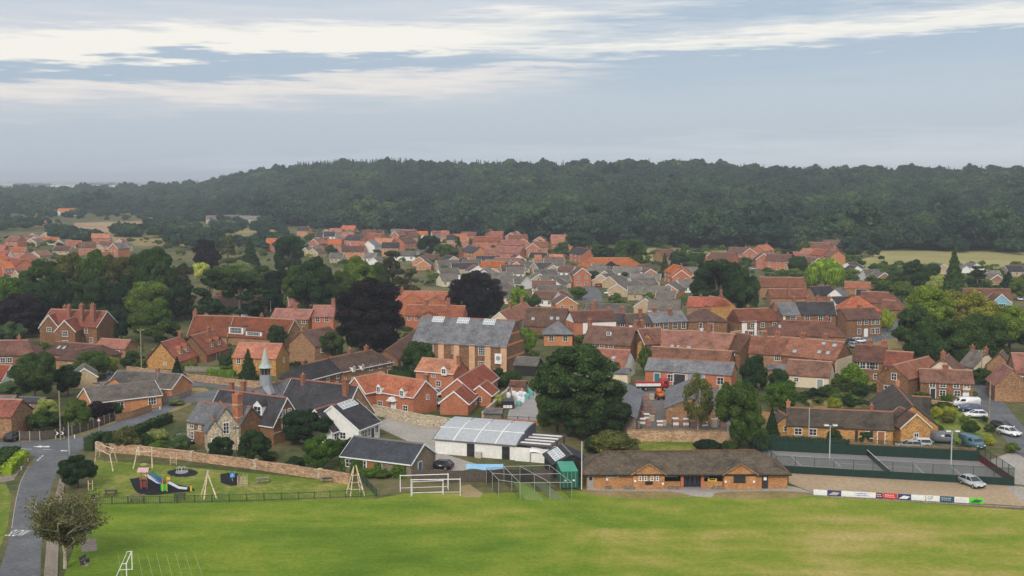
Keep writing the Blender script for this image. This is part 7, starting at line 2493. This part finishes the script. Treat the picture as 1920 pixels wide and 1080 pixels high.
    for z in (.9, 1.8, 2.7):
        k = z / 3.9
        for a, b in ((0, 1), (1, 2), (2, 3)):
            MB().bar(ft[a].lerp(tp[a // 2], k), ft[b].lerp(tp[b // 2], k), .05, 6).build('rung', LOG, o)
    o, q = frame_thing('timber_posts', 'two short timber rail posts behind the round roadside tree', 'posts', 170, 920)
    for x in (166, 174):
        MB().bar(q(x, 920), Z(q(x, 920), 1.5), .06, 6).build('post', LOG, o)
    MB().bar(Z(q(166, 920), 1.0), Z(q(174, 920), 1.0), .04, 6).build('rail', LOG, o)


play()


def table(label, x, y, mat, rz=0.0, name='picnic_table', w=1.7):
    o = thing(name, label, 'table' if name == 'picnic_table' else 'bench', G(x, y), rz)
    if name == 'picnic_table':
        for i in range(4):
            MB().box((0, -.3 + i * .2, .74), (w, .17, .05)).build('plank', mat, o)
        for s in (-1, 1):
            MB().box((0, s * .75, .44), (w, .28, .05)).build('seat', mat, o)
            MB().bar((s * w * .38, -.7, 0), (s * w * .38, -.2, .72), .05, 5).bar((s * w * .38, .7, 0), (s * w * .38, .2, .72), .05, 5).bar((s * w * .38, -.75, .42), (s * w * .38, .75, .42), .04, 5).build('leg', mat, o)
    else:
        for i in range(3):
            MB().box((0, -.15 + i * .15, .45), (w, .12, .04)).build('seat_slat', mat, o)
        for i in range(3):
            MB().box((0, .24 + i * .03, .6 + i * .14), (w, .04, .1)).build('back_slat', mat, o)
        for s in (-1, 1):
            MB().box((s * w * .42, 0, .22), (.08, .45, .44)).box((s * w * .42, .26, .65), (.07, .06, .5)).build('leg', mat, o)
    return o


DKW = plain('dark_bench', (.05, .045, .045), .6)
table('dark picnic table behind the playground railing at left', 208, 929, DKW, .1)
table('dark bench with pale seat at the playground railing', 257, 940, WALL['WD'], 0, 'bench', 2.0)
table('dark bench at the playground railing right of the slide', 337, 938, DKW, .2, 'bench', 1.6)
table('pale timber picnic bench on the playground lawn', 492, 905, FENCE_G, .25, w=1.9)
table('pale timber picnic table beside the carstone wall', 612, 903, FENCE_G, .1)
table('dark bench on the slab beside the thin tree', 159, 1057, DKW, 1.4, 'bench', 1.4)
o_ = thing('litter_bin', 'black litter bin with white base at the railing corner', 'bin', G(175, 940))
MB().bar((0, 0, .0), (0, 0, .45), .25, 10).build('base', WHITE, o_)
MB().bar((0, 0, .45), (0, 0, .95), .3, 10, .22).build('bin_body', BLACKP, o_)


# ------------------------------------------------------------------ vehicles
TYRE, RIM = plain('tyre', (.018, .018, .018), .8), plain('rim', (.4, .4, .42), .35, .6)
CARPAINT = {}


def paint(k):
    c = {'white': (.75, .76, .78), 'silver': (.42, .45, .47), 'grey': (.14, .15, .17), 'black': (.015, .016, .02), 'blue': (.05, .09, .2), 'red': (.35, .03, .04), 'teal': (.07, .16, .2)}[k]
    m = plain('car_' + k, c, .25, .0, .6)
    return m


def bevelled(mb, name, mat, w=.07):
    bm = bmesh.new()
    vs_ = [bm.verts.new(v) for v in mb.v]
    for f in mb.f:
        bm.faces.new([vs_[i] for i in f])
    bmesh.ops.bevel(bm, geom=list(bm.edges), offset=w, segments=2, affect='EDGES', clamp_overlap=True)
    me = bpy.data.meshes.new(name)
    bm.to_mesh(me)
    bm.free()
    me.materials.append(mat)
    me.polygons.foreach_set('use_smooth', [True] * len(me.polygons))
    return me


CARM = {}


def car_parts(kind, col):
    key = (kind, col)
    if key in CARM:
        return CARM[key]
    P = paint(col)
    out = []
    van = kind == 'van'
    if van:
        L2, W = 2.45, 1.9
        side = [(-L2, .32), (-L2, 1.85), (-L2 + .1, 1.95), (.95, 1.95), (1.25, 1.88), (1.78, 1.2), (2.35, 1.02), (L2, .8), (L2, .32)]
    else:
        L2, W = (2.2, 1.78) if kind == 'estate' else (2.05, 1.74)
        side = [(-L2, .3), (-L2 - .02, .75), (-L2 + .1, .95), (.85, .97), (1.75, .84), (L2 - .02, .66), (L2, .3)]
    mb = MB().profile([(p[0], p[1]) for p in side], -W / 2, W / 2, 'y')
    out.append(('body', bevelled(mb, 'body', P, .07)))
    if van:
        g = MB().add([(1.3, -.78, 1.8), (1.3, .78, 1.8), (1.8, .82, 1.22), (1.8, -.82, 1.22), (1.24, -.78, 1.78), (1.24, .78, 1.78), (1.74, .82, 1.2), (1.74, -.82, 1.2)], [(0, 3, 2, 1), (0, 1, 5, 4), (2, 3, 7, 6)])
        out.append(('windscreen', g.mesh('windscreen', GLASS)))
        for s in (-1, 1):
            out.append(('side_window', MB().add([(.35, s * .962, 1.25), (1.45, s * .962, 1.25), (1.1, s * .962, 1.72), (.4, s * .962, 1.72)], [(0, 1, 2, 3) if s < 0 else (3, 2, 1, 0)]).mesh('side_window', GLASS)))
    else:
        xb, xt = (-L2 + .08, -L2 + .3) if kind == 'estate' else (-L2 + .12, -1.35)
        cab = [(xb, -.78, .94), (1.05, -.78, .94), (1.05, .78, .94), (xb, .78, .94), (xt, -.62, 1.42), (.2, -.62, 1.42), (.2, .62, 1.42), (xt, .62, 1.42)]
        fs = [(4, 5, 6, 7), (0, 1, 5, 4), (1, 2, 6, 5), (2, 3, 7, 6), (3, 0, 4, 7)]
        out.append(('window_glass', MB().add(cab, fs).mesh('window_glass', GLASS)))
        rf = MB()
        rf.add([(xt - .06, -.63, 1.42), (.22, -.63, 1.42), (.22, .63, 1.42), (xt - .06, .63, 1.42), (xt, -.55, 1.49), (.12, -.55, 1.49), (.12, .55, 1.49), (xt, .55, 1.49)], fs)
        out.append(('roof', rf.mesh('roof', P)))
        pl = MB()
        for s in (-1, 1):
            for a, b in (((1.07, .79, .94), (.2, .63, 1.43)), ((xb - .02, .79, .94), (xt, .63, 1.43)), ((-.35, .8, .94), (-.4, .64, 1.43))):
                pl.bar((a[0], s * a[1], a[2]), (b[0], s * b[1], b[2]), .045, 4)
        out.append(('pillars', pl.mesh('pillars', P)))
    for s in (-1, 1):
        out.append(('headlight', MB().box((L2 - .08, s * (W / 2 - .28), .72), (.22, .34, .14)).mesh('headlight', WHITE)))
        out.append(('tail_light', MB().box((-L2 + .0, s * (W / 2 - .16), .82), (.1, .2, .22)).mesh('tail_light', plain('tail_red', (.4, .02, .02), .3))))
    out.append(('bumper', MB().box((L2, 0, .42), (.1, W - .3, .18)).mesh('bumper', BLACKP)))
    out.append(('number_plate', MB().box((L2 + .03, 0, .5), (.07, .5, .12)).mesh('number_plate', WHITE)))
    wh = []
    for x in (-L2 * .62, L2 * .62):
        for s in (-1, 1):
            t = MB().bar((x, s * (W / 2 - .2), .32), (x, s * (W / 2 + .01), .32), .32, 14).mesh('wheel', TYRE)
            r = MB().bar((x, s * (W / 2), .32), (x, s * (W / 2 + .025), .32), .2, 12).mesh('rim', RIM)
            wh.append((t, r))
    CARM[key] = (out, wh)
    return CARM[key]


def car(label, x, y, head, col, kind='hatch', name='parked_car', group=None):
    o = thing(name, label, 'van' if kind == 'van' else 'car', G(x, y, .02), math.radians(head), group)
    parts, wheels = car_parts(kind, col)
    for nm, me in parts:
        link(nm, me, o)
    for t, r in wheels:
        link('rim', r, link('wheel', t, o))
    return o


car('silver hatchback parked alone on the gravel by the tennis court', 1822, 911, -72, 'silver')
car('white estate car parked beside the almshouse', 1720, 838, 175, 'white', 'estate')
car('blue-grey saloon in front of the white estate car at the almshouse', 1704, 842, 178, 'silver')
car('grey van parked behind the timber fence at the ochre bungalow', 1766, 830, -15, 'grey', 'van', 'parked_van')
car('dark people carrier facing the court by the garden', 1822, 838, -75, 'teal', 'van', 'parked_van')
car('white car parked on the right-hand street facing down', 1892, 816, -62, 'white')
car('black car behind the white car on the right-hand street', 1879, 804, -62, 'black')
car('white van on the drive in front of the cottage pair', 1812, 763, 172, 'white', 'van', 'parked_van')
car('dark car between the white van and the white hatchback', 1818, 771, 165, 'blue')
car('white hatchback nearest the street on the cottage drive', 1829, 783, 172, 'white')
car('white car beside the brown gabled house', 1701, 736, -85, 'white')
car('dark car on the street bend behind the brown-roofed terrace', 1596, 645, 10, 'black')
car('white car on the street bend beyond the dark car', 1612, 643, 12, 'white')
car('silver car on the street bend nearest the terrace', 1604, 651, 40, 'silver')
car('dark car with pale plate backing onto the brick house at left edge', 27, 825, 80, 'black')
car('black car under the hedge beside the school house', 346, 831, -20, 'black')
car('silver car between the red-brick houses', 818, 742, -80, 'silver')
car('second silver car between the red-brick houses, nearer the wall', 815, 759, -80, 'silver')
car('white pickup on the estate road drive', 1144, 552, 170, 'white', 'estate')
car('silver car beside the white pickup on the estate road', 1154, 557, 170, 'silver')
car('red car parked beside the estate road', 1125, 538, 30, 'red')
car('black car parked on the school yard beside the annexe', 825, 879, 160, 'black')
car('white car by the far red-roofed farm group', 1420, 500, 10, 'white')
car('silver car by the far red-roofed farm group', 1412, 506, 20, 'silver')
car('white car at the right edge beyond the trees', 1912, 563, 80, 'white')


# ------------------------------------------------------------------ the builders' yard
BRICKPAL = wallmat('stacked_brick', (.3, .17, .13), (.16, .085, .07), 8)
SLABPAL = wallmat('stacked_slab', (.42, .34, .26), (.28, .22, .17), 6)
WRAP = plain('white_wrap', (.72, .72, .74), .4)


def pallet_stock():
    spots = [(1207, 770, 'b'), (1217, 762, 'b'), (1203, 782, 'b'), (1212, 788, 'w'), (1222, 790, 's'), (1205, 798, 'w'), (1216, 800, 'b'), (1224, 775, 'b'), (1237, 801, 'w'), (1244, 799, 's'), (1253, 780, 'b'), (1253, 792, 'b'), (1262, 784, 'w'), (1266, 801, 'w'), (1274, 799, 'b'),
             (1264, 770, 's'), (1286, 801, 'w'), (1298, 801, 'b'), (1320, 802, 'w'), (1330, 794, 'w'), (1338, 802, 's'), (1345, 790, 'w'), (1355, 801, 'b'), (1222, 750, 's'), (1210, 750, 'b'), (1186, 799, 'w'), (1194, 803, 's'), (1266, 690, 'w'), (1352, 720, 'w'), (1352, 735, 's'), (1350, 705, 'w')]
    word = {'b': 'dark brick', 'w': 'white-wrapped', 's': 'pale slab'}
    cnt = {}
    rnd = random.Random(4)
    wood = MB().box((0, 0, .02), (1.1, 1.1, .03)).box((0, -.45, .08), (1.1, .1, .1)).box((0, .45, .08), (1.1, .1, .1)).box((0, 0, .14), (1.1, 1.1, .03)).mesh('pallet', WALL['WD'])
    for x, y, k in sorted(spots):
        i = cnt[k] = cnt.get(k, -1) + 1
        h = rnd.uniform(.7, 1.5)
        o = thing('pallet_stack', '%s pallet stack in the builders yard, %s of its kind from the left' % (word[k], ORD[i]), 'pallet', G(x, y), rnd.uniform(-.2, .2), 'pallet stacks in the builders yard')
        link('pallet', wood, o)
        mb = MB()
        n = 4
        for j in range(n):
            mb.box((rnd.uniform(-.02, .02), rnd.uniform(-.02, .02), .16 + h * (j + .5) / n), (1.0, 1.0, h / n - .02))
        mb.build('load', {'b': BRICKPAL, 'w': BRICKPAL, 's': SLABPAL}[k], o)
        if k == 'w':
            MB().box((0, 0, .2 + h), (1.08, 1.08, .1)).box((0, -.52, .3 + h * .3), (1.04, .04, h * .35)).build('wrapping', WRAP, o)


pallet_stock()


def bulk_bags():
    spots = [(964, 733, 't'), (970, 731, 't'), (977, 732, 't'), (984, 733, 't'), (990, 737, 't'), (958, 740, 'w'), (964, 742, 'w'), (970, 745, 'w'), (976, 742, 'w'), (983, 744, 'w'), (988, 748, 't'), (953, 745, 'w'), (974, 752, 'w'), (980, 754, 'w'), (973, 761, 't'), (996, 741, 't')]
    cnt = {}
    for x, y, k in spots:
        i = cnt[k] = cnt.get(k, -1) + 1
        mb = MB()
        n = 8
        rr = [(.48, 0), (.55, .3), (.53, .75), (.42, .95), (.2, 1.02)]
        mb2 = MB()
        for (r0, z0), (r1, z1) in zip(rr[:-1], rr[1:]):
            mb2.bar((0, 0, z0), (0, 0, z1), r0, n, r1)
        o = thing('bulk_bag', '%s builders bulk bag on the paved drive, %s of its colour' % ({'t': 'teal', 'w': 'white'}[k], ORD[i]), 'bag', G(x, y), i * .5, 'bulk bags on the paved drive')
        mb2.build('sack', plain('bag_teal', (.12, .4, .35), .7) if k == 't' else plain('bag_white', (.72, .74, .8), .7), o, smooth=False)
        for s in (-1, 1):
            MB().bar((s * .4, 0, .9), (s * .3, .0, 1.2), .03, 4).bar((s * .3, 0, 1.2), (s * .3, .3, 1.0), .03, 4).build('loop', WRAP, o)


bulk_bags()
house('dark red lean-to shed at the back of the paved drive', B((958, 713, 986, 714), 2.9, 2.2, 3.0, 'WD', 'BR', doors=[('f', 0, 2.0, 1.9, 'o')]), name='store_shed', cat='shed')
house('dark store with grey roof and racks beside the red lean-to', B((970, 668, 1012, 670), 4.0, 2.6, 5.0, 'BK', 'GB'), name='store_shed', cat='shed')
house('green-roofed cabin at the front corner of the paved drive', B((910, 765, 942, 766), 2.6, 2.1, 2.6, 'WD', 'SL'), name='cabin', cat='shed')
o_ = thing('covered_stack', 'stack of sacks under a black tarpaulin on the paved drive', 'stack', G(952, 764))
MB().extrude([(-1.3, -1.6), (1.3, -1.4), (1.2, 1.6), (-1.2, 1.5)], 0, 1.5).build('tarpaulin', BLACKP, o_)
for i in range(3):
    MB().box((-.6 + i * .6, -1.7, .5), (.55, .5, .5)).build('sack', WRAP, o_)


def loader():
    o = thing('loader', 'orange telescopic loader in the builders yard', 'loader', G(1237, 748), math.radians(100))
    om = plain('loader_orange', (.6, .16, .03), .4)
    bevel = bevelled(MB().box((0, 0, .95), (2.6, 1.2, .7)), 'chassis', om, .08)
    link('chassis', bevel, o)
    cb = link('cab', bevelled(MB().box((-.2, .25, 1.7), (1.2, .9, 1.0)), 'cab', om, .06), o)
    MB().box((-.2, -.21, 1.75), (.9, .04, .6)).box((.41, .25, 1.75), (.04, .7, .6)).build('pane', GLASS, cb)
    MB().bar((-1.2, -.35, 1.7), (2.4, -.35, 1.2), .14, 6).build('boom', om, o)
    for s in (-.3, .3):
        MB().box((2.9, -.35 + s, .9), (1.1, .1, .08)).build('fork', BLACKP, o)
    for x in (-.9, .9):
        for s in (-.65, .65):
            w = MB().bar((x, s - .16, .5), (x, s + .16, .5), .5, 14).build('wheel', TYRE, o)
            MB().bar((x, s * 1.28 - .02, .5), (x, s * 1.28 + .02, .5), .26, 10).build('rim', om, w)
    o = thing('flatbed_lorry', 'red flatbed lorry parked across the builders yard', 'lorry', G(1222, 732), math.radians(3))
    rm = plain('lorry_red', (.42, .03, .03), .4)
    c = link('cab', bevelled(MB().box((2.6, 0, 1.5), (1.7, 2.2, 2.0)), 'cab', rm, .12), o)
    MB().box((3.46, 0, 1.85), (.04, 1.8, .7)).build('windscreen', GLASS, c)
    MB().box((2.8, -1.11, 1.85), (.8, .04, .6)).build('side_window', GLASS, c)
    MB().box((-.9, 0, 1.05), (5.2, 2.3, .16)).build('bed', WALL['WD'], o)
    MB().box((-.9, -1.15, 1.4), (5.2, .06, .55)).build('drop_side', WRAP, o)
    MB().box((-.9, 1.15, 1.4), (5.2, .06, .55)).build('drop_side', rm, o)
    MB().box((0, 0, .75), (6.4, .9, .3)).build('chassis', BLACKP, o)
    for x in (2.5, -1.4, -2.6):
        for s in (-.95, .95):
            w = MB().bar((x, s - .15, .48), (x, s + .15, .48), .48, 14).build('wheel', TYRE, o)
            MB().bar((x, s * 1.17, .48), (x, s * 1.17 + .02, .48), .24, 10).build('rim', RIM, w)


loader()
for i, x in enumerate((1486, 1491.5)):
    o_ = thing('wheelie_bin', 'blue wheelie bin against the pale cottage wall, %s of two' % ('left' if i == 0 else 'right'), 'bin', G(x, 723), 0)
    MB().extrude([(-.28, -.32), (.28, -.32), (.28, .32), (-.28, .32)], .1, 1.0).build('bin_body', plain('bin_blue', (.03, .12, .32), .5), o_)
    MB().box((0, 0, 1.04), (.62, .7, .08)).build('lid', plain('bin_blue', (.03, .12, .32), .5), o_)
    for s in (-1, 1):
        MB().bar((s * .26, .3, .12), (s * .32, .3, .12), .12, 10).build('wheel', TYRE, o_)
o_ = thing('parasol', 'white garden parasol beside the brick house at left', 'parasol', G(40, 796))
MB().bar((0, 0, 0), (0, 0, 2.2), .03, 6).build('pole', LOG, o_)
MB().bar((0, 0, 1.9), (0, 0, 2.5), 1.35, 8, .05).build('canopy', WHITE, o_)
o_ = thing('shade_sheet', 'pale blue play canopy sheet behind the timber fence', 'canopy', G(905, 893))
cv = MB()
for i in range(8):
    x0, x1 = -2.5 + i * .7, -1.8 + i * .7
    cv.add([(x0, -.7, 1.2 + .15 * math.sin(i)), (x1, -.7, 1.2 + .15 * math.sin(i + 1)), (x1, .7, 1.7), (x0, .7, 1.7)], [(0, 1, 2, 3)])
cv.build('sheet', plain('sky_blue_sheet', (.25, .48, .7), .6), o_)
for s in (-2.4, 2.9):
    MB().bar((s, 0, 0), (s, 0, 1.5), .04, 6).build('pole', LOG, o_)


# ------------------------------------------------------------------ the air between
def build_haze():
    mb = MB().box((0, 45500, 46.0), (210000, 97000, 96.0))
    m = bpy.data.materials.new('haze_air')
    m.use_nodes = True
    t = m.node_tree
    t.nodes.clear()
    out = nd(t, 'ShaderNodeOutputMaterial')
    pv = nd(t, 'ShaderNodeVolumePrincipled')
    pv.inputs['Color'].default_value = (0.8, 0.89, 1.0, 1)
    pv.inputs['Density'].default_value = HAZE
    pv.inputs['Anisotropy'].default_value = 0.0
    t.links.new(pv.outputs[0], out.inputs['Volume'])
    o = mb.build('haze', m)
    tag(o, 'thin blue haze lying over the far hill and the coast', 'haze', kind='stuff')


HAZE = 0.00016
build_haze()
